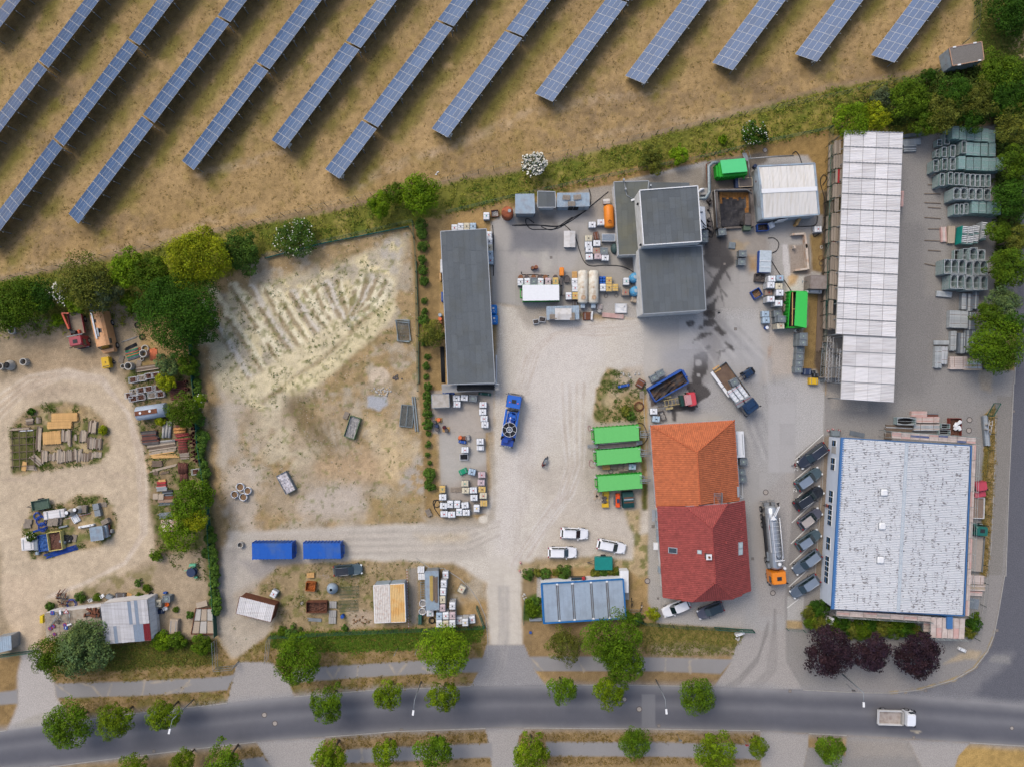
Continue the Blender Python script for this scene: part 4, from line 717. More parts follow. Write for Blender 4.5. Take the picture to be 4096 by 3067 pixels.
tree(2,1430,10,55,'yellow',1.6,'yellow green shrub touching the mesh crates','shrub',name='shrub');tree(2,1660,1000,175,'maple',5,'large green tree over the rusty plates of the storage yard');tree(2,1545,1265,160,'bright',4.5,'bright green tree at the lower end of the storage row');tree(2,1690,1170,95,'yellow',5,'yellowish crown between two green storage yard trees')
tree(2,1360,1465,58,'mid',.8,'low shrub at the track edge by the rusty sheet','shrub',name='shrub');tree(2,1385,312,42,'yellow',.8,'yellow green shrub under the grey half pipe tank','shrub',name='shrub');tree(2,890,390,38,'yellow',.5,'yellowish weed bush on the timber island','shrub',name='shrub');tree(2,270,235,28,'dark',.4,'small dark weed bush at the top of the timber island','shrub',name='shrub')
tree(3,700,640,215,'silver',4,'silvery willow like tree leaning over the sign roof',ragged=.4,ls=.3);tree(3,440,700,165,'mid',4,'green tree left of the silvery one by the left gate',ragged=.4)
for x,y,r,lab in((1395,560,85,'bright shrub at the corner of the white corrugated shed'),(1530,570,70,'shrub between white shed and the slab frames'),(1740,600,85,'low shrub below the concrete slab frames')):tree(3,x,y,r,'mid' if x>1400 else 'bright',1.2,lab,'shrub',name='shrub')
tree(1,515,880,92,'mid',3,'white flowering bush above the old lorries','shrub',name='flowering_shrub',flowers=210);tree(20,190,1420,92,'grey',2.6,'round bush covered in white blossom in the tall grass','shrub',name='flowering_shrub',flowers=620)
tree(11,350,395,165,'hedge',2,'broad shrub dotted with white flowers above the teal barrier','shrub',name='flowering_shrub',flowers=130,ex=1.15,rot=.35);tree(20,2095,1145,108,'dark',2,'dark shrub dotted with white flowers near the round cover','shrub',name='flowering_shrub',flowers=90);tree('ZC',330,960,95,'mid',1.2,'white flowering bush on the white bin of the junk island','shrub',name='flowering_shrub',flowers=24)
tree(11,1525,1230,105,'olive',2.5,'largest bush in the strip left of the long grey shed','shrub',name='shrub')
def series(items,kind,hc,labf,gp_,kinds=None):
 for i,(f,x,y,r)in enumerate(items):
  tree(f,x,y,r,kind if kinds is None else kinds[i%len(kinds)],hc,labf%ORD[i],'shrub',gp_,'shrub',proto=(gp_,i%4)if kinds is None else(gp_,i%4*len(kinds)+i%len(kinds)),trunk=False)
series([(11,1425,290,54),(11,1428,362,50),(11,1440,465,47),(11,1432,588,38),(11,1440,675,42),(11,1447,765,45),(11,1450,935,28),(11,1450,1030,28),(11,1450,1110,48),(11,1450,1300,38),(11,1478,1418,28),(11,1468,1500,33),(11,1465,1595,25)],'hedge',.7,'%s round bush from the top in the strip left of the long shed','round bushes in the strip beside the long shed')
series([(12,1480,20,36),(12,1478,100,38),(12,1475,172,38),(12,1475,255,42),(12,1480,350,46),(12,1485,425,22),(12,1485,520,28),(12,1475,610,22),(12,1495,680,20),(12,1497,775,50),(12,1497,870,50)],'hedge',.7,'%s bush from the top in the row left of the tank apron','round bushes left of the tank apron')
series([(1,1685,1390,32),(1,1690,1480,34),(1,1690,1555,36),(1,1700,1640,34),(2,1710,50,38),(2,1720,300,56),(2,1745,455,60),(2,1735,550,50),(2,1730,620,35),(2,1755,690,42),(2,1765,775,56),(2,1770,860,40),(2,1790,930,42),(2,1810,1250,34),(2,1820,1330,52),(2,1790,1450,50),(2,1835,1420,46),(2,1845,1500,46),(2,1842,1575,44),(2,1855,1640,46),(3,1850,60,48),(3,1855,150,46),(3,1862,230,48),(3,1872,300,44)],'hedge',.9,'%s hedge bush from the top between storage yard and sandy plot','hedge bushes along the storage yard fence')
series([(22,150,1640,50),(22,225,1625,35),(22,290,1632,46),(22,385,1618,38),(22,460,1625,62),(22,720,1625,42),(22,790,1610,45),(22,860,1605,50),(22,905,1620,40),(22,985,235,45),(22,1025,270,42)],'hedge',.5,'%s garden bush from the left near the office containers and grass island','garden bushes around the office containers',['hedge','olive'])
series([(33,345,330,60),(33,370,400,62),(33,440,290,75),(33,420,400,70),(33,540,430,60),(33,640,440,80),(33,720,480,70),(33,810,470,85),(33,900,430,70),(33,980,450,85),(33,1080,450,90),(33,1180,440,80),(33,1260,470,60),(33,1340,520,55),(33,1780,430,60),(33,1750,500,50),(33,1800,360,40)],'mid',1.0,'%s hedge shrub from the left below the scaffolded hall','hedge shrubs below the scaffolded hall',['olive','mid','dark'])
series([(23,1010,365,48),(23,1090,380,50),(23,180,300,62),(23,210,220,40),(23,150,250,45),(13,330,510,70),(13,225,485,42),(13,765,455,28),(13,1470,1,28),(3,690,190,45),(3,830,195,35),(3,430,270,38),(3,1265,115,36),(3,1190,70,32),(3,1510,300,26),(3,1640,340,34),(3,1200,180,30)],'mid',.5,'%s small weedy shrub of those scattered round the lower yards','small weedy shrubs',['mid','hedge'])
def tufts(name,poly,n,size,c,seed,nz=None,h=.12):
 rng=np.random.RandomState(seed);P=np.array(poly);lo,hi=P.min(0),P.max(0);X=lo[0]+(hi[0]-lo[0])*rng.rand(n*3);Y=lo[1]+(hi[1]-lo[1])*rng.rand(n*3)
 ins=np.zeros(len(X),bool)
 for j in range(len(P)):
  a,b=P[j],P[(j+1)%len(P)]
  if a[1]!=b[1]:ins^=((a[1]>Y)!=(b[1]>Y))&(X<(b[0]-a[0])*(Y-a[1])/(b[1]-a[1])+a[0])
 if nz:ins&=fbm(X,Y,nz[0],3,seed%9+40)>nz[1]
 X,Y=X[ins][:n*2],Y[ins][:n*2];al=albedo(X,Y);ok=(al.max(1)-al.min(1))/al.max(1)>.3;X,Y=X[ok][:n],Y[ok][:n];k=7;sz=size*(.5+rng.rand(len(X)));X,Y,sz=np.repeat(X,k),np.repeat(Y,k),np.repeat(sz,k)
 P3=np.c_[X+rng.randn(len(X))*sz*.35,Y+rng.randn(len(X))*sz*.35,np.abs(rng.randn(len(X)))*h*.5+.03];N=rng.randn(len(X),3)*.6+[0,0,1]
 V=leaves(P3,N,sz*.5,rng,.4);cc=np.array(c)[None]*(.7+.6*rng.rand(len(X),1));o=obj(name,npmesh(name,V,np.arange(len(V)).reshape(-1,4),M_leaf,np.repeat(cc,4,0)))
 o['kind']='stuff';o['label']='green and dry tufts, the %s of the place'%name.replace('_',' ')
field=WL('F',[(0,0),(2090,0),(2090,140),(1800,180),(1500,262),(1000,380),(760,440),(210,560),(0,600)])
tufts('meadow_tufts',field,9000,.26,g_(166,142,84),1);tufts('dark_meadow_tufts',field,2200,.26,g_(134,118,64),2,(3,.52))
tufts('tall_grass',strip,9000,.55,g_(140,142,58),3,None,.4);tufts('tall_green_grass',strip,4500,.6,g_(96,116,40),4,(3,.5),.4)
tufts('plot_weeds',plot,1500,.26,g_(96,112,44),5,(2.2,.56));tufts('pale_pebbles',plot,2600,.13,g_(216,208,194),25,(2.5,.45),.02);tufts('yard_pebbles',lane,900,.1,g_(150,136,118),26,None,.02);tufts('sand_weeds',sandp,900,.28,g_(92,112,44),6,(1.6,.55))
tufts('yard_weeds',hs,1300,.4,g_(88,106,40),7,(2,.48));tufts('timber_island_weeds',isl1,700,.4,g_(90,108,42),8,(1.6,.5));tufts('junk_island_weeds',isl2,700,.4,g_(90,108,42),9,(1.6,.5))
tufts('verge_grass',verge,3500,.35,g_(140,124,62),10);tufts('green_verge',WL(13,[(130,500),(1980,450),(1930,560),(1820,600),(1420,600),(1380,640),(560,660),(140,620)]),2500,.5,g_(96,124,40),11)
tufts('left_verge_grass',WL(3,[(860,600),(1830,560),(1840,760),(900,830),(870,700)]),1200,.5,g_(108,116,50),12);tufts('lower_plot_weeds',lp,700,.28,g_(110,114,54),13,(1.5,.5));tufts('grass_island_weeds',ig,500,.35,g_(90,112,46),14,(1.3,.5))
tufts('house_verge_grass',WL(23,[(1060,400),(2030,480),(1940,690),(1180,690),(1060,560)]),1200,.35,g_(118,120,56),15);tufts('bottom_verge_grass',WL('F',[(600,1600),(760,1585),(1060,1578),(1640,1584),(1660,1650),(400,1650)]),1800,.35,g_(144,122,64),16)
tufts('wood_undergrowth',WL('F',[(1830,240),(2010,160),(2212,130),(2212,580),(2110,790),(2150,780),(2145,260),(1900,270)]),4000,.9,g_(84,104,44),17,None,.8);tufts('corner_meadow_grass',WL('F',[(2105,0),(2212,0),(2212,150),(2120,150)]),900,.6,g_(100,112,48),18)
tufts('side_strip_grass',WL(32,[(1870,260),(1960,200),(1960,700),(1920,1400),(1890,1656),(1830,1656),(1850,900)]),900,.35,g_(150,130,70),19);tufts('hall_hedge_undergrowth',WL(33,[(310,190),(560,320),(1330,380),(1400,520),(370,490),(300,470)]),1500,.6,g_(84,108,42),20,None,.5)
# BUILDINGS
Mf_=mat('roof_felt',g_(102,108,112),ro_=.95,var=.1,scale=7,orand=.09,dirt=g_(96,98,92),da_=.4,ds_=.35)
M_felt2=mat('roof_felt_old',g_(106,110,106),ro_=.95,var=.1,scale=7,orand=.07,dirt=g_(128,124,96),da_=.35,ds_=.3)
Ml_=mat('white_render',g_(226,226,224),ro_=.85,var=.05,scale=2,dirt=g_(180,172,160),da_=.4,ds_=.8)
Mw_=mat('grey_render',g_(170,168,164),ro_=.9,var=.08);Mt_=mat('white_trim',g_(236,238,240),ro_=.5,var=.04)
My_=mat('grey_metal',g_(168,174,180),ro_=.5,metal=.3,var=.08);Mk_=mat('black_rubber',g_(38,40,44),ro_=.8,var=.1);M_glass=mat('dark_glass',g_(40,56,62),ro_=.08,spec=.8,var=.05)
M_blue=mat('blue_fascia',g_(70,118,172),ro_=.5,var=.08);M_corrw=mat('white_corrugated_sheet',g_(228,226,226),ro_=.6,var=.05,orand=.11,dirt=g_(176,168,162),da_=.4,ds_=.5,stretch=(.5,6,1))
Mc_=mat('blue_grey_corrugated',g_(168,186,200),ro_=.5,metal=.2,var=.06,dirt=g_(150,120,104),da_=.3,ds_=1.2);Mo_=mat('weathered_wood',g_(158,146,132),ro_=.9,var=.2,scale=5,orand=.14,stretch=(1,6,1))
M_woodf=mat('fresh_timber',g_(214,170,110),ro_=.85,var=.12,scale=5,orand=.1);Mq_=mat('scaffold_plank',g_(206,192,184),ro_=.85,var=.12,orand=.1,dirt=g_(160,140,130),da_=.4)
M_red=mat('red_paint',g_(176,52,56),ro_=.6,var=.12);Mb_=mat('blue_paint',g_(36,84,168),ro_=.5,var=.1);M_white=mat('white_plastic',g_(236,238,240),ro_=.5,var=.04)
M_dark=mat('dark_void',g_(48,48,48),ro_=.9)
def tp_(name,t,pts,r,m,n=6):mb=MB();mb.tube(pts,r,n);return obj(name,mb,m,t)
def P3(f,x,y,h):return(*W(f,x,y,h),h)
def lerp(a,b,t):return tuple(a[i]*(1-t)+b[i]*t for i in range(len(a)))
def patch(q,s0,s1,t0,t1):
 """part of a quad q (p00,p10,p11,p01)"""
 g=lambda s,t:lerp(lerp(q[0],q[1],s),lerp(q[3],q[2],s),t);return[g(s0,t0),g(s1,t0),g(s1,t1),g(s0,t1)]
def slabq(m,q,th,mi=None):
 """thin panel whose upper face is the quad q"""
 lo=[(p[0],p[1],p[2]-th)for p in q]
 if area([(p[0],p[1])for p in q])<0:q=q[::-1];lo=lo[::-1]
 return m.rings([lo,list(q)],mi=mi)
def corr(q,ribs,amp=.03,prof=(0,0,1,1)):
 """corrugated sheet over quad q; ribs run from edge p00-p10 to edge p01-p11"""
 n=ribs*4;m=MB();a=[];b=[]
 for k in range(n+1):
  z=amp*(prof[k%4]);p=lerp(q[0],q[1],k/n);r_=lerp(q[3],q[2],k/n);a.append((p[0],p[1],p[2]+z));b.append((r_[0],r_[1],r_[2]+z))
 up=area([(p[0],p[1])for p in q])>0
 vs=a+b;m.add(vs,[(k,k+1,n+2+k,n+1+k)if up else(k+1,k,n+1+k,n+2+k)for k in range(n)]);return m
def inset(poly,d):
 cx=sum(p[0]for p in poly)/len(poly);cy=sum(p[1]for p in poly)/len(poly)
 return[(p[0]-d*(1 if p[0]>cx else-1),p[1]-d*(1 if p[1]>cy else-1))for p in poly]
def wa_(t,poly,h,mt,name='wall',z0=0):
 """one mesh per outer wall"""
 for i in range(len(poly)):
  a,b=poly[i],poly[(i+1)%len(poly)];bar_(name,mt,t,(*a,(z0+h)/2),(*b,(z0+h)/2),.2,h-z0)
def felt(t,q,cols,rows,mt=Mf_,seed=1,th=.02,along=0):
 """lapped strips of roofing felt, each its own piece, breaks staggered from strip to strip"""
 rd=random.Random(seed)
 for i in range(cols):
  cuts=[0]+[max(.02,min(.98,(k+rd.uniform(-.28,.28))/rows))for k in range(1,rows)]+[1]
  for k in range(rows):
   p=patch(q,i/cols,(i+1)/cols-.006,cuts[k],cuts[k+1]-.002);z=rd.uniform(.004,.012);m=MB();slabq(m,[(a[0],a[1],a[2]+z+th)for a in p],th);obj('felt_strip',m,mt,t)
def rim(t,pts,w_,h_,mt,name='edge_trim',closed=True):
 n=len(pts)
 for i in range(n if closed else n-1):bar_(name,mt,t,pts[i],pts[(i+1)%n],w_,h_)
def bs_(t,q,mt,th=.25,name='roof'):
 m=MB();slabq(m,q,th);return obj(name,m,mt,t)
def flatroof(name,lab,f,pts,h,wallm,roofm=Mf_,cols=8,rows=6,seed=1,trimm=My_,wi=.35,cat='building',frames=None):
 q=[P3(*(p if len(p)==3 else(f,*p)),h)for p in pts];t=th_(name,lab,cat);bs_(t,q,roofm)
 felt(t,q,cols,rows,roofm,seed);rim(t,[(p[0],p[1],p[2]+.03)for p in q],.12,.12,trimm);wa_(t,inset([(p[0],p[1])for p in q],wi),h-.25,wallm);return t,q
t,q=flatroof('long_shed','long narrow shed with dark grey felt roof beside the bushes',0,[(11,1592,342),(11,1988,320),(11,2062,1645),(11,1655,1660)],3.6,Mw_,cols=8,rows=9,seed=4)
o=MB();o.bar(P3(12,1600,5,3.4),P3(12,2098,-2,3.4),.12,.1);obj('gutter',o,My_,t)
m=MB();slabq(m,[P3(12,1605,75,2.4),P3(12,2095,52,2.4),P3(12,2095,0,2.6),P3(12,1600,10,2.6)],.06);obj('canopy',m,Mw_,t)
t=th_('recycling_hall','grey flat roofed hall in three stepped blocks with white walls','building')
LW=[P3(20,878,1572,3.4),P3(20,1600,1560,3.4),P3(21,1110,540,3.4),P3(21,920,548,3.4)];LW[1]=P3(20,1180,1562,3.4)
bs_(t,LW,M_felt2,.2);felt(t,LW,5,7,M_felt2,11);wa_(t,inset([(p[0],p[1])for p in LW],.25),3.2,Ml_);rim(t,[(p[0],p[1],p[2]+.02)for p in LW],.12,.12,My_)
LW2=[P3(20,1180,1575,3.4),P3(20,1530,1578,3.4),P3(20,1535,1625,3.4),P3(20,1180,1640,3.4)];bs_(t,LW2,Mf_,.2,'roof');felt(t,LW2,5,1,Mf_,12)
UA=[P3(20,1100,1645,7.8),P3(20,1600,1607,7.8),P3(21,1633,428,7.8),P3(21,1135,462,7.8)];bs_(t,UA,Mf_,.3);felt(t,UA,10,5,Mf_,13);wa_(t,inset([(p[0],p[1])for p in UA],.02),7.5,Ml_);rim(t,[(p[0],p[1],p[2]+.05)for p in UA],.14,.22,Mt_)
UB=[P3(21,1092,495,5.4),P3(21,1637,466,5.4),P3(21,1672,1020,5.4),P3(21,1130,1055,5.4)];UB2=[lerp(UB[0],UB[3],0),UB[1],UB[2],UB[3]];bs_(t,UB,Mf_,.3);felt(t,UB,11,5,Mf_,14);wa_(t,inset([(p[0],p[1])for p in UB],.04),5.1,Ml_);rim(t,[(p[0],p[1],p[2]+.03)for p in UB],.12,.14,My_)
bar_('window',Mw_,t,(UB[3][0]+2.2,UB[3][1]+.24,4.3),(UB[2][0]-2.2,UB[2][1]+.22,4.3),.1,.9)
bar_('bracket',Mk_,t,(UB[3][0]+12.2,UB[3][1]+.3,4.5),(UB[3][0]+12.5,UB[3][1]+.3,4.5),.2,.5)
for x,y in((1090,105),(1115,458)):p=P3(21,x,y,6.6);cyl_('wall_vent',Mk_,t,p[0]-.1,p[1],6.4,.18,.4,10)
for x,y in((960,1560),(975,1640),(1190,1610)):p=W(20,x,y,3.5);obj('roof_vent',MB().cyl(*p,3.4,.1,.7,8).cyl(*p,4.1,.16,.12,8),My_,t)
tp_('conduit',t,[P3(20,970,1570,3.5),P3(21,982,0,3.5),P3(21,990,30,3.5),P3(21,1045,65,3.5)],.05,My_)
box_('roof_lamp',Mt_,t,*W(21,1050,68,3.5),3.42,.9,.3,.2,.35)
m=MB();a=P3(21,1075,570,1.2);b=P3(21,1060,635,1.2);m.bar(a,b,.08,2.2);obj('open_door',m,Mt_,t)
for k in range(3):m=MB();p=W(21,1085+k*4,660+k*28,1.6);m.box(*p,.8,.12,.7,1.4);obj('window',m,Mc_,t)
for x0,x1 in((925,960),(990,1015),(1030,1085)):bar_('door',My_ if x0==960 else Mt_,t,P3(21,x0,553,1.6),P3(21,x1,548,1.6),.14,1.6)
t=th_('metal_pump_house','small hall with white ribbed roof and sooty pale walls','building')
q=[P3('Z6',1245,305,3.2),P3(30,400,1412,3.2),P3(31,440,195,3.2),P3('Z6',1338,1272,3.2)];rw_,re_=P3('Z6',1312,765,3.7),P3(30,420,1630,3.7)
M_wallp=mat('pale_panel_wall',g_(190,204,214),ro_=.6,var=.05,dirt=g_(120,100,70),da_=.7,ds_=.35)
wa_(t,inset([(p[0],p[1])for p in q],.12),3.1,M_wallp)
M_ribw=mat('white_ribbed_sheet',g_(230,228,224),ro_=.5,var=.04,dirt=g_(190,180,160),da_=.4,ds_=.5,stretch=(6,.5,1))
for i in range(6):
 for A_,B_ in(((q[0],q[1]),(rw_,re_)),((rw_,re_),(q[3],q[2]))):
  qq=patch([A_[0],A_[1],B_[1],B_[0]],.02+i*.16,.02+(i+1)*.16-.002,.05,.97);obj('roof_sheet',corr([(p[0],p[1],p[2]+.06)for p in qq],7,.05),M_ribw,t)
bs_(t,[q[0],q[1],re_,rw_],Mc_,.1);bs_(t,[rw_,re_,q[2],q[3]],Mc_,.1)
bar_('ridge_cap',Mt_,t,(rw_[0],rw_[1],rw_[2]+.1),(re_[0],re_[1],re_[2]+.1),.7,.05);rim(t,[(p[0],p[1],p[2]+.06)for p in q],.22,.14,Mc_)
for x,y,mm in((1250,585,Mr_),(1288,1030,My_)):p=P3('Z6',x-20,y,1.8);box_('wall_sign',mm,t,p[0]-.1,p[1],1.6,.12,.3,.4)
bar_('roller_door',Mt_,t,P3(31,60,262,1.6),P3(31,150,245,1.6),.12,2.4)
def tiled(t,plane,poly,col,tw=.31,tl=.36,name='roof_tiles',seed=1,hsl=.04):
 """plane = three 3-D points (eave start, eave end, a point up the slope); poly = outline in 3-D"""
 a,b,c=[Vector(p)for p in plane];u=(b-a).normalized();n=u.cross(c-a).normalized();n=-n if n.z<0 else n;v=n.cross(u).normalized()
 if v.z<0:v=-v
 loc=[((Vector(p)-a).dot(u),(Vector(p)-a).dot(v))for p in poly];P=np.array(loc);rng=np.random.RandomState(seed)
 us=np.arange(P[:,0].min()+tw/2,P[:,0].max(),tw);vs=np.arange(P[:,1].min()+tl/2,P[:,1].max(),tl);X,Y=[k.ravel()for k in np.meshgrid(us,vs)]
 ins=np.zeros(len(X),bool)
 for j in range(len(P)):
  p,r_=P[j],P[(j+1)%len(P)]
  if abs(p[1]-r_[1])>1e-6:ins^=((p[1]>Y)!=(r_[1]>Y))&(X<(r_[0]-p[0])*(Y-p[1])/(r_[1]-p[1])+p[0])
 X,Y=X[ins],Y[ins];k=len(X);hw=tw/2-.018;U_,Vv,Nn,A0=map(np.array,(u,v,n,a));j=rng.randn(k)*.006
 g=lambda du,dv,dn:A0+np.outer(X+du,U_)+np.outer(Y+dv,Vv)+np.outer(dn+j,Nn)
 q=[g(-hw,-tl/2,hsl+.05),g(0,-tl/2,hsl+.085),g(hw,-tl/2,hsl+.05),g(hw,tl/2,.05),g(0,tl/2,.085),g(-hw,tl/2,.05),g(-hw,-tl/2,.02),g(hw,-tl/2,.02)]
 V=np.stack(q,1).reshape(-1,3);i0=np.arange(k)[:,None]*8;up=True
 F=np.concatenate([i0+[0,1,4,5],i0+[1,2,3,4],i0+[6,7,2,0]]);
 chk=np.cross(V[1]-V[0],V[4]-V[0]);F=F if chk[2]>0 else F[:,::-1]
 cc=np.array(col)[None]*(.88+.24*rng.rand(k))[:,None]*(1-.12*(rng.rand(k)<.04))[:,None]
 o=obj(name,npmesh(name,V,F,M_tile,np.repeat(cc,8,0)),parent=t);o['kind']='stuff'
 m=MB();pp=[tuple(a+u*x+v*y+n*.02)for x,y in loc];pp=pp if area([(p[0],p[1])for p in pp])>0 else pp[::-1];m.quad(*pp);obj('roof_slope',m,mat('roof_underlay_'+name,tuple(x*.3 for x in col),ro_=.9),t)
M_tile=mat('clay_tile',(.3,.1,.05),ro_=.75,var=.14,scale=1.1,attr='col',spec=.3)
def capline(t,a,b,mt,r=.13):
 a,b=Vector(a),Vector(b);L=(b-a).length;n=int(L/.4);me=MB();me.tube([(0,0,0),(0,0,.42)],[r,r*.86],8);me=me.mesh('ridge_tile',[mt])
 for k in range(n):o=obj('ridge_tile',me,parent=t);o.location=a+(b-a)*(k/n)+Vector((0,0,.06));o.rotation_euler=(b-a).to_track_quat('Z','Y').to_euler()
org,redc=g_(198,112,72),g_(160,76,72)
M_orgc=mat('orange_ridge_tile',g_(196,106,68),ro_=.75,var=.1);M_redc=mat('red_ridge_tile',g_(160,74,70),ro_=.75,var=.1)
t=th_('orange_roofed_hall','hall with bright orange tiled hipped roof','building')
NW,NE,SE,SW=P3(22,1192,355,3.3),P3(22,1918,310,3.3),P3(22,1964,1010,3.3),P3(22,1242,1062,3.3);AN,AS=P3(22,1597,585,6.4),P3(22,1624,1040,6.4)
tiled(t,(SW,NW,AN),[SW,NW,AN,AS],org,seed=1);tiled(t,(NW,NE,AN),[NW,NE,AN],org,seed=2);tiled(t,(NE,SE,AN),[NE,SE,AS,AN],org,seed=3)
capline(t,AN,AS,M_orgc);capline(t,NW,AN,M_orgc);capline(t,NE,AN,M_orgc)
rim(t,[(p[0],p[1],p[2])for p in(SW,NW,NE,SE)],.2,.14,Mc_,'gutter',False);wa_(t,inset([(p[0],p[1])for p in(NW,NE,SE,SW)],.5),3.2,Ml_)
for k in range(4):m=MB();p=W(22,1838+33*k,998-5*k,4.2-.25*k);m.box(*p,4.15-.25*k,.3,.9,.06,.05);obj('roof_step',m,My_,t)
box_('roof_step',My_,t,*W(22,1948,925,3.6),3.75,.32,1.7,.06,.06)
m=MB();p=W(22,1775,985,5.2);
for dx in(-.65,.65):m.box(p[0]+dx,p[1],4.6,.06,1.9,.9)
for k in range(8):m.box(p[0],p[1]-.85+.24*k,5.0+.05*k,1.2,.06,.05)
obj('roof_ladder',m,Mg_,t)
for y in(430,595,825):
 m=MB();
 for dy in(-27,27):m.tube([P3(22,1105,y+dy,2.6),P3(22,1190,y+dy-2,2.8)],.04)
 m.tube([P3(22,1108,y-27,2.6),P3(22,1108,y+27,2.6)],.04);m.tube([P3(22,1140,y-27,2.6),P3(22,1140,y+27,2.6)],.04);m.tube([P3(22,1108,y-27,2.6),P3(22,1106,y-27,0)],.04);m.tube([P3(22,1108,y+27,2.6),P3(22,1106,y+27,0)],.04)
 for dy in(-5,5,12):m.tube([P3(22,1105,y+dy,2.4),P3(22,1200,y+dy-2,2.6)],.05)
 obj('pipe_frame',m,Mg_,t)
t=th_('red_roofed_house','white house with dark red tiled half hipped roof','building')
NWe,NEe,SWe,SEe=P3(22,1255,1054,4.0),P3(22,2003,1002,4.0),P3(23,1303,188,4.0),P3(23,2058,132,4.0);A1,A2=P3(22,1726,1245,7.8),P3(23,1758,62,7.8)
NWh,NEh,SWh,SEh=P3(22,1495,1056,6.0),P3(22,1860,1028,5.9),P3(23,1555,229,6.0),P3(23,1908,203,5.9)
tiled(t,(SWe,NWe,A1),[SWe,NWe,NWh,A1,A2,SWh],redc,.3,.3,seed=5);tiled(t,(NEe,SEe,A1),[NEe,SEe,SEh,A2,A1,NEh],redc,.3,.3,seed=6)
tiled(t,(NWh,NEh,A1),[NWh,NEh,A1],redc,.3,.3,seed=7);tiled(t,(SEh,SWh,A2),[SEh,SWh,A2],redc,.3,.3,seed=8)
for a,b in((A1,A2),(NWh,A1),(NEh,A1),(SWh,A2),(SEh,A2)):capline(t,a,b,M_redc,.11)
rim(t,[NWe,SWe],.16,.12,M_redc,'gutter',False);rim(t,[NEe,SEe],.16,.12,M_redc,'gutter',False);rim(t,[NWe,NWh],.16,.1,M_redc,'verge_board',False);rim(t,[NWh,NEh],.2,.12,My_,'gutter',False);rim(t,[SWe,SWh],.16,.1,M_redc,'verge_board',False);rim(t,[SWh,SEh],.16,.12,M_redc,'gutter',False)
wp=[(p[0]+dx,p[1]+dy)for p,dx,dy in((NWe,.45,-.3),(NEe,-.45,-.3),(SEe,-.45,.9),(SWe,.45,.9))];wa_(t,wp,3.9,Ml_)
for e0,e1,h0 in((wp[0],wp[1],1),(wp[3],wp[2],1)):
 m=MB();m.add([(*e0,3.9),(*e1,3.9),(*lerp(e1,e0,.27),5.75),(*lerp(e0,e1,.27),5.75)],[(0,1,2,3),(3,2,1,0)]);obj('gable',m,Ml_,t)
for y in(1120,1210,1280,1330,1600):m=MB();p=W(22,1238+(y-1100)*.05,y,2.2);m.box(p[0]+.12,p[1],1.4,.15,1.0,1.3);obj('window',m,Mc_,t)
box_('satellite_box',Mt_,t,*W(22,1240,1395,2.8),2.4,.7,1.1,.5);box_('door_canopy',My_,t,*W(22,1222,1130,2.2),2.1,.5,1.9,.1)
def roofz(x,y,ea,eb,r1):
 a,b,c=Vector(ea),Vector(eb),Vector(r1);n=(b-a).cross(c-a);return a.z-(n.x*(x-a.x)+n.y*(y-a.y))/n.z
def skylight(x,y,wx,wy,panes,west=True):
 hh=5.8
 for _ in range(4):px,py=W(22,x,y,hh);hh=roofz(px,py,*((SWe,NWe,A1)if west else(NEe,SEe,A1)))
 sg=1 if west else-1;sl_=math.atan(roofz(px+1,py,*((SWe,NWe,A1)if west else(NEe,SEe,A1)))-roofz(px,py,*((SWe,NWe,A1)if west else(NEe,SEe,A1))))
 fr=MB();fr.box(0,0,.05,wx,wy,.16);o=obj('skylight',fr,My_,t);o.location=(px,py,hh);o.rotation_euler=(0,-sl_,0)
 for k in range(panes):g=MB();g.box(0,-wy/2+wy/panes*(k+.5),.21,wx-.22,wy/panes-.2,.02);obj('pane',g,M_glass if panes==1 and west and wx>1 else mat('milky_glass',g_(190,205,205),ro_=.15),o)
skylight(1389,1430,1.45,.95,1);skylight(1619,1443,.7,.6,1);skylight(1965,1413,.95,2.05,2,False)
hh=7.2;px,py=W(22,1697,1487,8.2);box_('chimney',Mi_,t,px,py,6.6,.75,.75,1.7);box_('chimney_cap',Mt_,t,px,py,8.3,.85,.85,.1);cyl_('chimney_pot',Mr_,t,px,py,8.4,.18,.25,10)
m=MB()
for k in range(5):p=W(22,1610+22*k,1517,7.0);m.box(p[0],p[1],6.55+.16*k,.06,.9,.05)
for dy in(1497,1537):a=P3(22,1600,dy,6.6);b=P3(22,1700,dy,7.4);m.bar(a,b,.06)
obj('roof_grate',m,M_redc,t)
for x,y in((1765,1270),(1770,1358),(1850,1368),(1668,1440)):m=MB();p=W(22,x,y,7.4);m.cyl(*p,6.9,.12,.55,8);obj('roof_vent',m,M_redc,t)
for k in range(8):
 for xx,fl in((1300,1),(1968,0)):
  hz=4.6;p=W(22,xx+k*4,1120+k*65,hz);z=roofz(p[0],p[1],*((SWe,NWe,A1)if fl else(NEe,SEe,A1)));box_('snow_hook',M_redc,t,p[0],p[1],z+.05,.2,.25,.14)
t=th_('blue_fascia_hall','large hall with weathered pale roof, blue fascia and three roof domes','building')
hN,hE,hS,hV=P3(32,628,462,4.8),P3(32,1755,530,4.8),P3(33,1692,350,4.8),P3(33,545,288,4.8)
M_hroof=mat('weathered_pale_roof',g_(212,215,219),ro_=.6,var=.05,scale=2,stretch=(.6,4,1),dirt=g_(120,120,122),da_=.0)
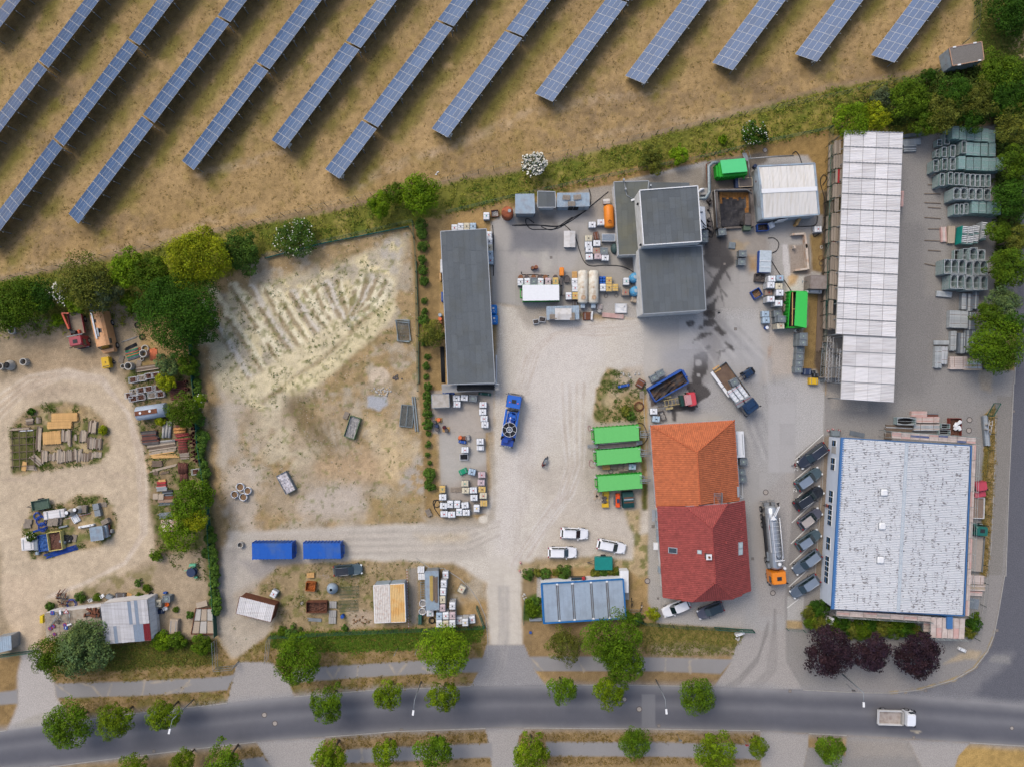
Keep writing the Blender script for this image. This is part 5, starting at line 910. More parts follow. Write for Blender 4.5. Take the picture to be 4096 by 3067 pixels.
def hallroof():
 m=M_hroof;n=m.node_tree.nodes;l=m.node_tree.links;b=n['Principled BSDF'];src=b.inputs['Base Color'].links[0].from_socket
 tc=n.new('ShaderNodeTexCoord');mp=n.new('ShaderNodeMapping');mp.inputs['Scale'].default_value=(1.9,.5,1);l.new(tc.outputs['Object'],mp.inputs[0])
 n1=n.new('ShaderNodeTexNoise');n1.inputs['Scale'].default_value=1.0;n1.inputs['Detail'].default_value=2;l.new(mp.outputs[0],n1.inputs['Vector'])
 mp2=n.new('ShaderNodeMapping');mp2.inputs['Scale'].default_value=(1.7,4.5,1);l.new(tc.outputs['Object'],mp2.inputs[0]);n2=n.new('ShaderNodeTexNoise');n2.inputs['Scale'].default_value=1.3;n2.inputs['Detail'].default_value=1;l.new(mp2.outputs[0],n2.inputs['Vector'])
 wv=n.new('ShaderNodeTexWave');wv.inputs['Scale'].default_value=.17;wv.inputs['Distortion'].default_value=1.5;l.new(tc.outputs['Object'],wv.inputs['Vector'])
 ad=n.new('ShaderNodeMath');ad.operation='MULTIPLY_ADD';l.new(wv.outputs['Fac'],ad.inputs[0]);ad.inputs[1].default_value=.07;l.new(n1.outputs['Fac'],ad.inputs[2])
 s1=n.new('ShaderNodeMapRange');s1.inputs['From Min'].default_value=.54;s1.inputs['From Max'].default_value=.6;l.new(ad.outputs[0],s1.inputs['Value'])
 s2=n.new('ShaderNodeMapRange');s2.inputs['From Min'].default_value=.53;s2.inputs['From Max'].default_value=.6;l.new(n2.outputs['Fac'],s2.inputs['Value'])
 mu=n.new('ShaderNodeMath');mu.operation='MULTIPLY';l.new(s1.outputs[0],mu.inputs[0]);l.new(s2.outputs[0],mu.inputs[1]);m2=n.new('ShaderNodeMath');m2.operation='MULTIPLY';l.new(mu.outputs[0],m2.inputs[0]);m2.inputs[1].default_value=.8
 mx=n.new('ShaderNodeMix');mx.data_type='RGBA';l.new(m2.outputs[0],mx.inputs['Factor']);l.new(src,mx.inputs['A']);mx.inputs['B'].default_value=(*g_(112,108,108),1);l.new(mx.outputs['Result'],b.inputs['Base Color'])
hallroof()
rA=[P3(32,645,468,4.82),P3(32,1195,505,5.3),P3(33,1120,318,5.3),P3(33,567,293,4.82)];rB=[P3(32,1195,505,5.3),P3(32,1737,533,4.82),P3(33,1672,344,4.82),P3(33,1120,318,5.3)]
for qd in(rA,rB):
 for k in range(14):s_=patch(qd,0,1,k/14,(k+1)/14-.0008);s_=[s_[1],s_[2],s_[3],s_[0]];s_=[(p[0],p[1],p[2]+.03)for p in s_];obj('roof_sheet',corr(s_,7,.07),M_hroof,t)
 bs_(t,qd,My_,.2)
bar_('ridge_cap',mat('grey_ridge',g_(186,196,204),ro_=.6),t,(rA[1][0],rA[1][1],5.37),(rA[2][0],rA[2][1],5.37),.55,.05)
for x,y in((1000,932),(983,1222),(968,1513)):
 p=W(32,x,y,5.3);o=box_('dome_curb',My_,t,p[0],p[1],5.1,1.12,1.12,.25);box_('dome',M_white,o,p[0],p[1],5.35,1.05,1.05,.28,ch=.14)
bar_('fascia',M_blue,t,(hN[0]+.28,hN[1],4.75),(hV[0]+.28,hV[1],4.75),.56,.3)
for a,b in((hN,hE),(hE,hS),(hS,hV)):bar_('gutter',M_blue,t,(a[0],a[1],4.72),(b[0],b[1],4.72),.16,.22)
wl_=[(W(32,535,468)[0]+.1,W(32,535,468)[1]),(W(33,464,205)[0]+.1,W(33,464,205)[1])];M_wallb=mat('pale_blue_render',g_(206,216,230),ro_=.8,var=.04,scale=1.5)
A_,B_=(hN[0]+.35,hN[1]-.25),(hV[0]+.35,hV[1]+.2);wa_(t,[A_,(hE[0]-.2,hE[1]-.25),(hS[0]-.2,hS[1]+.2),B_],4.6,M_wallb)
for y0,y1,panes in((480,535,1),(538,596,0),(632,742,2),(915,1022,2),(1036,1218,4),(1315,1428,2),(1480,1656,4),(1656+3,1656+60,1)):
 ym=(y0+y1)/2;p0,p1=W(32,560-(ym-600)*.043,y0,2.2),W(32,560-(ym-600)*.043,y1,2.2);L=abs(p0[1]-p1[1]);yc=(p0[1]+p1[1])/2;s=(A_[1]-yc)/(A_[1]-B_[1]);xc=A_[0]*(1-s)+B_[0]*s-.12;ra=math.atan2(B_[1]-A_[1],B_[0]-A_[0])+math.pi/2
 o=box_('window' if panes else 'door_panel',Mt_ if panes else Mw_,t,0,0,1.35,.12,L,1.5);o.location=(xc,yc,0);o.rotation_euler=(0,0,ra)
 for k in range(panes):g=MB();g.box(-.07,-L/2+L/max(panes,1)*(k+.5),1.45,.03,L/panes-.14,1.3);obj('pane',g,M_glass,o)
 for k in range(panes):g=MB();g.box(-.09,-L/2+L/max(panes,1)*(k+.5),1.92,.03,L/panes-.14,.12);obj('glazing_bar',g,M_blue,o)
M_stube=mat('scaffold_tube',g_(170,180,178),ro_=.45,metal=.3,var=.1);M_plr=mat('pink_plank',g_(206,168,160),ro_=.85,var=.12,dirt=g_(200,190,184),da_=.5);M_plb=mat('blue_plank',g_(92,104,144),ro_=.85,var=.12,dirt=g_(160,160,170),da_=.4)
def scaffold(lab,a,b,h,n,side,rows=2,wd=.65,colours='',z2=None):
 t=th_('facade_scaffold',lab,'scaffold',a,math.atan2(b[1]-a[1],b[0]-a[0]));L=math.hypot(b[0]-a[0],b[1]-a[1])/n;S=side
 for k in range(n):
  for j in range(rows):
   m=MB().box(L*(k+.5),S*(wd/rows*(j+.5)),h,L-.08,wd/rows-.03,.06);c=colours[(k*rows+j)%len(colours)]if colours else 'w';obj('deck_board',m,{'w':Mq_,'r':M_plr,'b':M_plb,'g':Mw_}[c],t)
 for k in range(n+1):
  m=MB();
  for y in(0,S*wd):m.tube([(L*k,y,0),(L*k,y,h+(1.0 if y else .1))],.03,5)
  m.tube([(L*k,0,h-.05),(L*k,S*wd,h-.05)],.03,5);m.tube([(L*k,0,h*.5),(L*k,S*wd,h*.5)],.03,5);obj('scaffold_frame',m,M_stube,t)
 for z in(h+.5,h+1.0):obj('guard_rail',MB().tube([(0,S*wd,z),(L*n,S*wd,z)],.025,5),M_stube,t)
 for k in range(0,n,2):obj('diagonal_brace',MB().tube([(L*k,S*(wd+.04),.3),(L*(k+1),S*(wd+.04),h)],.025,5),M_stube,t)
 return t
scaffold('scaffold with coloured boards along the top side of the big hall',W(32,1065,462,4),W(32,1790,512,4),4.0,9,1,3,1.0,'wrrrwwwbwwbwwwrwwbwwwbwwrww')
scaffold('narrow scaffold along the right side of the big hall',W(32,1762,520,4),W(33,1702,350,4),4.0,11,1,2,.6,'wrwwwwrwwwwgwr')
scaffold('scaffold with pinkish boards along the bottom side of the big hall',W(33,590,303,4),W(33,1405,355,4),4.0,7,-1,3,.85,'wrwwwwrwwwgwwwwwrwwww')
scaffold('wide board platform at the lower right corner of the hall',W(33,1405,360,4.1),W(33,1700,372,4.1),4.1,6,-1,2,3.3,'wwwrwwwwwrww');scaffold('short scaffold piece hung left of the corner platform',W(33,1340,400,2.6),W(33,1400,402,2.6),2.6,1,-1,3,1.6,'rww')
m=MB();p=W(33,1563,405,4.3);m.box(p[0],p[1],2.5,.9,2.0,2.0);o=obj('scaffold_shaft',m,M_blue);tag(o,'blue shaft opening in the corner scaffold platform','shaft')
t=th_('storage_roof','long open storage shed with pale corrugated roof panels','building')
M_seam=mat('seam_strip',g_(146,150,154),ro_=.7)
top=[P3(30,658,1130,5),P3(30,1165,1148,5.3),P3(31,1100,1255,5.3),P3(31,585,1228,5)];xs_=[0,.11,.33,.55,.765,1]
bs_(t,[(p[0],p[1],p[2]-.05)for p in top],Mw_,.12)
for j in range(13):
 for i in range(5):
  qd=patch(top,xs_[i]+.004,xs_[i+1]-.004,j/13+.003,(j+1)/13-.002);qd=[(p[0],p[1],p[2]+.03)for p in qd];obj('roof_sheet',corr([qd[1],qd[2],qd[3],qd[0]],9,.03),M_corrw,t)
 a,b=lerp(top[0],top[3],j/13),lerp(top[1],top[2],j/13);m=MB().bar((a[0],a[1],a[2]+.08),(b[0],b[1],b[2]+.08),.09,.03)
 for k in range(16):q_=lerp(a,b,(k+.5)/16);m.box(q_[0],q_[1],q_[2]+.08,.24,.16,.06)
 obj('seam_strip',m,M_seam,t)
low=[P3(31,650,1240,4.9),P3(31,1105,1262,5.2),P3(32,1084,158,5.2),P3(32,625,130,4.9)];bs_(t,[(p[0],p[1],p[2]-.05)for p in low],Mw_,.12)
for j in range(4):
 c0,c1=(0,.245,.475,.72)[j],(.245,.475,.72,1)[j]
 for i in range(4):qd=patch(low,i/4+.002,(i+1)/4-.002,c0+.005,c1-.003);qd=[(p[0],p[1],p[2]+.03)for p in qd];obj('roof_sheet',corr([qd[1],qd[2],qd[3],qd[0]],12,.04),M_corrw,t)
 a,b=lerp(low[0],low[3],c0),lerp(low[1],low[2],c0);bar_('seam_strip',M_seam,t,(a[0],a[1],a[2]+.08),(b[0],b[1],b[2]+.08),.13,.03)
for j in range(14):
 for e in(0,1):a=lerp(top[0],top[3],j/13)if e==0 else lerp(top[1],top[2],j/13);obj('column',MB().tube([(a[0]+(.3 if e==0 else-.4),a[1],0),(a[0]+(.3 if e==0 else-.4),a[1],4.9)],.07,6),Mg_,t)
for j in range(5):
 for e in(0,1):a=lerp(low[e],low[3-e],j/4*.98+.01);obj('column',MB().tube([(a[0]+(.2 if e==0 else-.2),a[1],0),(a[0]+(.2 if e==0 else-.2),a[1],4.8)],.07,6),Mg_,t)
t=th_('board_rack','tall rack of weathered boards left of the long storage roof','rack');rd=random.Random(8)
for j in range(13):
 a,b=W(30,575,1215,3.4),W(31,520,1180,3.4);c,d=W(30,650,1205,3.4),W(31,600,1200,3.4)
 p0,p1=lerp(a,b,j/13),lerp(a,b,(j+1)/13-.006);r0,r1=lerp(c,d,j/13),lerp(c,d,(j+1)/13-.006)
 for z in(1.2,3.2):
  for k in range(4):
   if rd.random()<.12:continue
   s0,s1=k/4+.01,(k+1)/4-.02;qd=[(*lerp(p0,r0,s0),z),(*lerp(p0,r0,s1),z),(*lerp(p1,r1,s1),z),(*lerp(p1,r1,s0),z)];zz=rd.uniform(0,.25);m=MB();slabq(m,[(v[0],v[1],v[2]+zz+.05)for v in qd],.05+zz);obj('board',m,M_red if rd.random()<.06 else Mo_,t)
 m=MB();
 for p in(p0,r0):m.tube([(*p,0),(*p,4.3)],.04,5)
 m.tube([(*p0,3.1),(*r0,3.1)],.04,5);m.tube([(*p0,3.1),(*p1,.3)],.025,5);m.tube([(*p0,.3),(*p0,4.2)],.04,5);obj('rack_frame',m,M_grn,t)
obj('top_rail',MB().tube([P3(30,545,1250,4.2),P3(31,500,1180,4.2)],.04,5),M_grn,t)
def girder(lab,f,a,b,h,wd=.45,mt=M_alu,z0=.3):
 p,q_=W(f,*a,h),W(f,*b,h);L=math.hypot(q_[0]-p[0],q_[1]-p[1]);o=th_('lattice_girder',lab,'girder',p,math.atan2(q_[1]-p[1],q_[0]-p[0]),'lattice girders left of the storage roof')
 for y in(-wd/2,wd/2):obj('chord',MB().tube([(0,y,h),(L,y,h)],.035,6),mt,o)
 m=MB();n=int(L/wd)
 for k in range(n):m.tube([(L*k/n,(-1)**k*wd/2,h),(L*(k+1)/n,-(-1)**k*wd/2,h)],.022,5)
 obj('lacing',m,mt,o);m=MB();
 for x in(.8,L-.8):m.box(x,0,0,.12,wd,h-.04)
 obj('trestle',m,Mo_,o)
for i,(x0,x1,y0,hh,ww,s)in enumerate(((527,507,1250,2.2,.5,'longest'),(553,535,1255,2.2,.5,'second longest'),(585,572,1300,1.6,.45,'middle dark'),(612,600,1350,1.9,.5,'short bright'),(632,622,1360,1.9,.45,'rightmost short'),(485,463,1300,1.1,.5,'lowest leftmost'))):
 girder('%s lattice girder in the stack left of the storage roof'%s,31,(x0,y0),(x1-4,1640),hh,ww,Mg_ if i in(2,5)else M_alu)
t,q=flatroof('transformer_house','small transformer house with gravel roof and white wall',30,[(1562,415),(1842,362),(1862,520),(1592,570)],2.8,Mc_,mat('roof_gravel',g_(124,120,116),ro_=.95,var=.3,scale=14),1,1,6,mat('rim_tan',g_(186,150,126),ro_=.8),.1)
for x,y in((1608,408),(1785,372),(1650,560),(1825,522)):box_('drain_hopper',Mt_,t,*W(30,x,y,2.9),2.75,.5,.22,.2,.17)
def shed(name,lab,f,pts,h,roofm,wallm,ribs=10,cat='shed',drop=.15,rm=None):
 q=[P3(f,*p,h-(drop if i>1 else 0))for i,p in enumerate(pts)];t=th_(name,lab,cat);n=max(1,int(math.hypot(q[1][0]-q[0][0],q[1][1]-q[0][1])/1.05))
 for k in range(n):qd=patch(q,k/n,(k+1)/n-.003,0,1);obj('roof_sheet',corr([(p[0],p[1],p[2]+.02)for p in qd],max(3,ribs//n),.04),roofm,t)
 bs_(t,q,wallm,.06,'roof_deck');wa_(t,inset([(p[0],p[1])for p in q],.15),h-.2,wallm);rim(t,q,.08,.1,rm or roofm,'roof_frame');return t,q
t,q=shed('steel_shelter','pale corrugated shelter with open front by the green fence',21,[(30,22),(190,20),(197,186),(30,186)],2.8,Mc_,My_,16)
t,q=flatroof('felt_shed','small dark roofed shed with white front beside two corrugated ones',21,[(221,-5),(372,0),(378,135),(222,135)],2.6,Ml_,Mf_,2,1,3)
t,q=shed('container_shed','corrugated container shed carrying three pallets on its roof',21,[(392,12),(666,10),(668,124),(390,130)],2.6,Mc_,My_,24)
for k in range(6):m=MB();a=W(21,400+45*k,142,1.3);m.box(a[0]+.3,a[1],.1,.75,.08,2.2);obj('door',m,Mc_ if k not in(2,3)else M_dark,t)
t=th_('office_containers','row of five joined blue framed office containers','container office')
q=[P3(23,252,72,2.9),P3(23,958,32,2.9),P3(23,982,370,2.9),P3(23,272,414,2.9)];M_ofr=mat('office_roof',g_(164,180,196),ro_=.5,metal=.1,var=.05,dirt=g_(140,150,160),da_=.4,ds_=.6);M_ofb=mat('bright_blue_frame',g_(26,112,180),ro_=.5,var=.05)
xs2=[0,.193,.378,.606,.8,1];
for i in range(5):
 for k in range(3):qd=patch(q,xs2[i]+.008+(xs2[i+1]-xs2[i]-.016)*k/3,xs2[i]+.008+(xs2[i+1]-xs2[i]-.016)*(k+1)/3-.0012,.03,.97);m=MB();slabq(m,[(p[0],p[1],p[2]-.02)for p in qd],.05);obj('roof_panel',m,M_ofr,t)
 a,b=lerp(q[0],q[1],xs2[i]),lerp(q[3],q[2],xs2[i])
 for s_ in((.005,-.005)if i else(.006,)):bar_('joint_profile',Mi_ if i else M_ofb,t,(a[0]+s_*29,a[1],a[2]),(b[0]+s_*29,b[1],b[2]),.09,.1)
 for s_,tt in((.012,.04),(.012,.96)):
  if i:p=lerp(a,b,tt);box_('corner_casting',Mt_,t,p[0],p[1],p[2],.35,.25,.08)
bs_(t,[(p[0],p[1],p[2]-.08)for p in q],Mc_,.1);rim(t,q,.2,.22,M_ofb,'roof_frame');wa_(t,inset([(p[0],p[1])for p in q],.08),2.75,Mt_)
box_('porch',Mt_,t,*W(23,965,50,1.5),.1,1.4,3.6,1.8);box_('steps',Mw_,t,*W(23,988,145,.5),0,.9,2.6,.4)
box_('window',M_glass,t,*W(23,575,32,2.2),1.2,2.4,.5,1.0);box_('red_crate',M_red,t,*W(23,615,20,2),2.3,.5,.5,.3,.3,.05)
M_ctw=mat('white_container_roof',g_(228,222,214),ro_=.7,var=.06,dirt=g_(170,120,90),da_=.4,ds_=2.2);M_cty=mat('ochre_container_roof',g_(232,196,136),ro_=.7,var=.08,dirt=g_(226,170,92),da_=.7,ds_=.9)
for x0,x1,mt,lab in((1013,1149,M_ctw,'white ribbed storage container left of the ochre one'),(1152,1280,M_cty,'ochre ribbed storage container right of the white one')):
 t=th_('storage_container',lab,'container',gp_='pair of storage containers');q=[P3(13,x0,88-(x0-1013)*.06,2.6),P3(13,x1,88-(x1-1013)*.06,2.6),P3(13,x1+12,410-(x1-1013)*.035,2.6),P3(13,x0+11,411-(x0-1013)*.035,2.6)]
 obj('roof',corr(q,9,.07,(0,1,1,1)),mt,t);wa_(t,inset([(p[0],p[1])for p in q],.1),2.55,Mc_);rim(t,q,.1,.12,Mt_,'roof_frame');bs_(t,[(p[0],p[1],p[2]-.1)for p in q],Mr_,.05,'roof_underside')
t,q=shed('open_container','white corrugated container with rusty frame at the lower plot',3,[(2068,182),(2374,260),(2336,404),(2035,330)],2.4,M_corrw,Mr_,24,'container',0,Mr_)
M_crm=mat('dark_red_sheet',g_(140,44,52),ro_=.6,var=.1);M_crg=mat('grey_blue_sheet',g_(160,174,190),ro_=.6,var=.06)
t=th_('patched_shed','shed with white corrugated roof, grey strips and red corner','shed');q=[P3(3,868,243,3.4),P3(3,1270,206,3.4),P3(3,1306,562,3.1),P3(3,908,596,3.1)];rd=random.Random(2)
for k in range(14):
 for j,(t0,t1)in enumerate(((0,.58),(.565,1))):
  mt=M_crm if(k in(12,13)and j==1)else M_crg if(k,j)in((8,0),(10,0),(10,1),(9,1),(3,1),(11,1))else M_corrw;e=rd.uniform(-.012,.012)if j==0 else rd.uniform(0,.01)
  qd=patch(q,k/14,(k+1)/14-.002,max(0,t0+(e if j==0 else 0)),min(1.0,t1-e));obj('roof_sheet',corr([(p[0],p[1],p[2]+.04*(1-j))for p in qd],4,.05),mt,t)
wa_(t,inset([(p[0],p[1])for p in q],.15),3.0,M_corrw);bs_(t,[(p[0],p[1],p[2]-.03)for p in q],Mo_,.05,'roof_deck')
qd=[P3(3,1268,206,3.2),P3(3,1338,184,1.4),P3(3,1362,490,1.3),P3(3,1305,540,3.0)];qd[1]=(*W(3,1335,188,1.6),1.6);obj('lean_to_roof',corr([qd[0],qd[3],qd[2],qd[1]],16,.04),M_corrw,t)
t=th_('sign_store','low ribbed roof strewn with road signs and rusty scrap','shed');q=[P3(3,386,325,2.5),P3(3,862,270,2.5),P3(3,890,560,2.4),P3(3,405,560,2.4)];M_olds=mat('old_ribbed_sheet',g_(176,166,150),ro_=.8,var=.12,orand=.12,dirt=g_(132,108,86),da_=.5,ds_=1.5)
for i in range(4):
 for j in range(3):qd=patch(q,i/4,(i+1)/4-.004,j/3,(j+1)/3+.02);qd=[(p[0],p[1],p[2]+.03*(3-j))for p in qd];obj('roof_sheet',corr([qd[1],qd[2],qd[3],qd[0]],12,.04),M_olds,t)
wa_(t,inset([(p[0],p[1])for p in q],.1),2.3,M_corrw);box_('yellow_box',mat('yellow_plastic',g_(226,196,40),ro_=.5),t,*W(3,376,372,1.2),.6,.5,1.2,1.2)
t,q=shed('corrugated_box','blue grey corrugated steel box on the junk island','ZC',[(1570,790),(1830,755),(1868,1030),(1605,1068)],1.8,Mc_,My_,14,'container',0);m=MB();slabq(m,[P3('ZC',1835,750,1.1),P3('ZC',1920,735,1.0),P3('ZC',1960,980,1.0),P3('ZC',1868,1012,1.1)],.9);obj('stacked_sheets',m,Mc_,t)
m=MB();slabq(m,[P3('ZC',1920,735,.5),P3('ZC',1985,720,.5),P3('ZC',2000,930,.5),P3('ZC',1950,975,.5)],.3);o=obj('rusty_plate',m,Mr_);tag(o,'rusty plate leaning at the right of the corrugated box','plate')
t,q=shed('corrugated_container','grey corrugated container cut by the left edge near the gate',3,[(-60,545),(95,520),(100,640),(-40,672)],2.2,Mc_,My_,8,'container',0)
t=th_('steel_container','grey brown steel container with door at the scaffold fence','container');q=[P3('Z7',1675,478,2.6),P3('Z7',1930,490,2.6),P3('Z7',1920,692,2.6),P3('Z7',1662,690,2.6)];M_ctg=mat('grey_brown_steel',g_(146,136,130),ro_=.7,var=.12,dirt=g_(120,104,94),da_=.5);bs_(t,q,M_ctg,.1);wa_(t,inset([(p[0],p[1])for p in q],.05),2.5,M_ctg);rim(t,q,.08,.08,M_ctg,'roof_frame')
obj('coupling',MB().tube([P3('Z7',1600,580,1.0),P3('Z7',1530,570,1.0)],.05).tube([P3('Z7',1535,565,1.0),P3('Z7',1535,605,1.0)],.09),Mg_,t)
t=th_('grey_container','square pale grey steel container on the tank apron','container');q=[P3(12,1513,90,2.2),P3(12,1663,85,2.2),P3(12,1668,198,2.2),P3(12,1518,204,2.2)];M_ctp=mat('pale_grey_steel',g_(186,180,172),ro_=.7,var=.06,dirt=g_(150,140,124),da_=.5);bs_(t,q,M_ctp,.1);wa_(t,inset([(p[0],p[1])for p in q],.05),2.1,M_ctp);rim(t,q,.08,.08,Mg_,'roof_frame')
# VEHICLES
def paint(name,c,ro_=.25,metal=.0):return mat(name,c,ro_=ro_,metal=metal,var=.03,scale=1,spec=.6)
Me_=mat('tyre',g_(44,44,46),ro_=.9);M_rim=mat('wheel_rim',g_(190,192,196),ro_=.35,metal=.6);Mu_=mat('car_glass',g_(28,44,48),ro_=.05,spec=1.0,var=.0);M_lamp=mat('lamp_lens',g_(230,234,236),ro_=.1);M_tail=mat('tail_lens',g_(150,20,24),ro_=.2);Mp_=mat('black_plastic',g_(46,48,52),ro_=.6)
def wheel(t,x,y,r=.33,w_=.22,lat=True):
 m=MB();s=1 if y>0 else-1;n=14
 g=lambda rr,yy:[(x+rr*math.cos(2*math.pi*k/n),yy,r+rr*math.sin(2*math.pi*k/n))for k in range(n)]
 m.rings([g(r*.9,y-w_/2*s),g(r,y-w_/2*s+.03*s),g(r,y+w_/2*s-.03*s),g(r*.9,y+w_/2*s)][::s],True,True);o=obj('wheel',m,Me_,t)
 obj('rim',MB().rings([g(r*.6,y+w_/2*s-.01*s),g(r*.5,y+w_/2*s+.015*s)][::s]),M_rim,o)
def outline(L,W_,z,nose=.55,tail=.3,k=1.0):
 hl,hw=L/2*k,W_/2*k;p=[(-hl,-hw+tail*.7),(-hl+tail*.55,-hw+.04),(-hl*.5,-hw),(0,-hw),(hl*.55,-hw),(hl-nose,-hw+.07),(hl-.14,-hw+nose*.62),(hl,-hw*.35)]
 q=p+[(x,-y)for x,y in p[::-1]];return[(x,y,z(x)if callable(z)else z)for x,y in q]
def car(f,tail,nose,pm,lab,roofm=None,W_=1.82,style='suv',rails=None,z_=0.8,gp_='parked cars',glassroof=False):
 a,b=W(f,*tail,z_),W(f,*nose,z_);L=math.hypot(b[0]-a[0],b[1]-a[1]);t=th_('parked_car',lab,'car',((a[0]+b[0])/2,(a[1]+b[1])/2),math.atan2(b[1]-a[1],b[0]-a[0]),gp_)
 hl=L/2;zt=1.62 if style=='suv' else 1.47;hood=lambda x:.98-max(0,(x-hl*.35)/hl)*.22-max(0,(-x-hl*.85)/hl)*.3
 obj('body',MB().rings([outline(L,W_,.28,k=.95),outline(L,W_,.42),outline(L,W_,.72),outline(L,W_,lambda x:hood(x)-.06,k=.985),outline(L,W_,hood,k=.93)],sm=False),pm,t)
 obj('sill',MB().rings([outline(L,W_,.25,k=.96),outline(L,W_,.38,k=1.005)]),Mp_,t)
 xr,xf=-hl*.93,hl*.42;xr2,xf2=(-hl*.80,hl*.10);wb,wt=W_*.455,W_*.37
 zb=.94;qb=[(xr,-wb*.86,zb),(xr+.3,-wb,zb),(xf-.3,-wb,zb),(xf,-wb*.8,zb),(xf,wb*.8,zb),(xf-.3,wb,zb),(xr+.3,wb,zb),(xr,wb*.86,zb)]
 qt=[(xr2,-wt*.9,zt-.06),(xr2+.25,-wt,zt-.02),(xf2-.25,-wt,zt),(xf2,-wt*.88,zt-.03),(xf2,wt*.88,zt-.03),(xf2-.25,wt,zt),(xr2+.25,wt,zt-.02),(xr2,wt*.9,zt-.06)]
 obj('cabin',MB().rings([qb,qt]),pm,t)
 def glass(name,i,j,s0=.06,s1=.94,t0=.08,t1=.93,off=.012):
  qd=patch([qb[i],qb[j],qt[j],qt[i]],s0,s1,t0,t1);c=Vector(qd[0])-Vector(qd[1]);n=(Vector(qd[1])-Vector(qd[0])).cross(Vector(qd[3])-Vector(qd[0])).normalized()*off
  m=MB();m.add([tuple(Vector(p)+n)for p in qd],[(0,1,2,3)]);obj(name,m,Mu_,t)
 glass('windscreen',3,4,.02,.98,.02,.97);glass('rear_window',7,0,.06,.94,.15,.9)
 for i,j in((1,2),(5,6)):glass('side_window',i,j,.0,.47);glass('side_window',i,j,.5,.98)
 glass('side_window',2,3,.1,.9);glass('side_window',4,5,.1,.9)
 m=MB();rt=[(x*.97-.005,y*.95,z+.012)for x,y,z in qt];m.rings([[(x,y,z-.02)for x,y,z in rt],rt]);obj('roof',m,roofm or pm,t)
 for s in(-1,1):
  box_('mirror',pm,t,xf-.35,s*(W_/2+.08),.98,.16,.24,.13,ch=.03)
  box_('headlight',M_lamp,t,hl-.22,s*(W_/2-.28),.68,.3,.34,.12,-s*.5)
  box_('tail_light',M_tail,t,-hl+.14,s*(W_/2-.2),.82,.2,.28,.16,s*.3)
  if rails:obj('roof_rail',MB().tube([(xr2+.2,s*wt*.92,zt+.05),(xf2-.2,s*wt*.92,zt+.07)],.022,5),rails,t)
  for x in(-hl*.6,hl*.63):wheel(t,x,s*(W_/2-.09))
 return t
pw=paint('white_car_paint',g_(240,242,246));pd_=paint('black_blue_paint',g_(44,50,64));pg=paint('grey_car_paint',g_(92,104,118));psi=paint('silver_blue_paint',g_(128,142,160));pb=paint('beige_silver_paint',g_(176,168,162));pk=paint('black_car_paint',g_(36,40,48));pgr=paint('green_grey_paint',g_(74,92,100));pbr=paint('anthracite_paint',g_(84,86,100))
car(22,(417,1280),(658,1292),pw,'white estate car, upper of the two left white cars',rails=M_rim,style='est');car(22,(309,1449),(559,1450),pw,'white estate car, lower left of the three white cars',rails=M_rim,style='est');car(22,(734,1372),(981,1422),pw,'white estate car right of the other two near the teal trailer',rails=M_rim,style='est')
car(12,(666,1610),(919,1592),pgr,'dark grey estate car with black roof on the lower plot',roofm=pk,rails=M_rim)
car(32,(505,530),(270,703),pd_,'black car nearest the bay letters, topmost of the angled row',rails=M_lamp,W_=1.9);car(32,(245,890),(455,740),pgr,'grey car with orange reflections, second in the angled row',roofm=psi)
car(32,(236,1058),(470,903),pk,'black estate with silver roof rails, third in the angled row',rails=M_lamp,W_=1.88);car(32,(272,1225),(456,1088),pbr,'small dark car with beige roof, fourth in the angled row',roofm=pb,W_=1.75,style='s')
car(32,(252,1408),(448,1275),pgr,'small grey blue car, fifth in the angled row',roofm=psi,W_=1.78);car(32,(447,1450),(225,1618),pg,'silver blue van like car, sixth in the angled row',roofm=psi,W_=1.86);car(33,(435,20),(203,175),pg,'grey van car with blue roof, last of the angled row',roofm=psi,W_=1.86)
car(23,(1530,235),(1300,330),pw,'white car half under the eave of the red roof');car(23,(1822,262),(1602,348),pbr,'dark violet car with black glass roof below the red house',roofm=Mu_)
def cab(t,x0,x1,w_,h,pm,z0=.5,roofhatch=True,forward=True,parts=True,steep=.12):
 """driver's cab from x0 (back) to x1 (front)"""
 L=x1-x0;m=MB();rg=lambda k,z,dx=0:[(x0+.02,-w_/2*k,z),(x1-.25-dx,-w_/2*k,z),(x1-dx,-w_/2*k+.22,z),(x1-dx,w_/2*k-.22,z),(x1-.25-dx,w_/2*k,z),(x0+.02,w_/2*k,z)]
 m.rings([rg(1,z0),rg(1,z0+(h-z0)*.5),rg(.96,h-.18,steep*1.6),rg(.86,h,steep*2.6)]);o=obj('cab',m,pm,t)
 m=MB();m.add([(x1+.012,-w_/2+.26,z0+(h-z0)*.5),(x1+.012,w_/2-.26,z0+(h-z0)*.5),(x1-steep*1.6+.014,w_/2*.96-.28,h-.22),(x1-steep*1.6+.014,-w_/2*.96+.28,h-.22)],[(0,1,2,3)]);obj('windscreen',m,Mu_,t)
 for s in(-1,1):
  box_('side_window',Mu_,t,x1-L*.42,s*(w_/2-.005),z0+(h-z0)*.48,L*.5,.03,(h-z0)*.36)
  obj('mirror',MB().box(x1-.12,s*(w_/2+.2),h-1.0,.1,.26,.55).bar((x1-.12,s*w_/2,h-.5),(x1-.12,s*(w_/2+.2),h-.5),.05),Mp_,t)
  box_('headlight',M_lamp,t,x1-.02,s*(w_/2-.35),z0+.12,.1,.4,.2)
 if roofhatch:box_('roof_hatch',Mp_,t,(x0+x1)/2-.05,0,h+.0,.62,.75,.04,ch=.015)
 box_('bumper',Mp_,t,x1-.02,0,z0-.22,.24,w_*.98,.32,ch=.05)
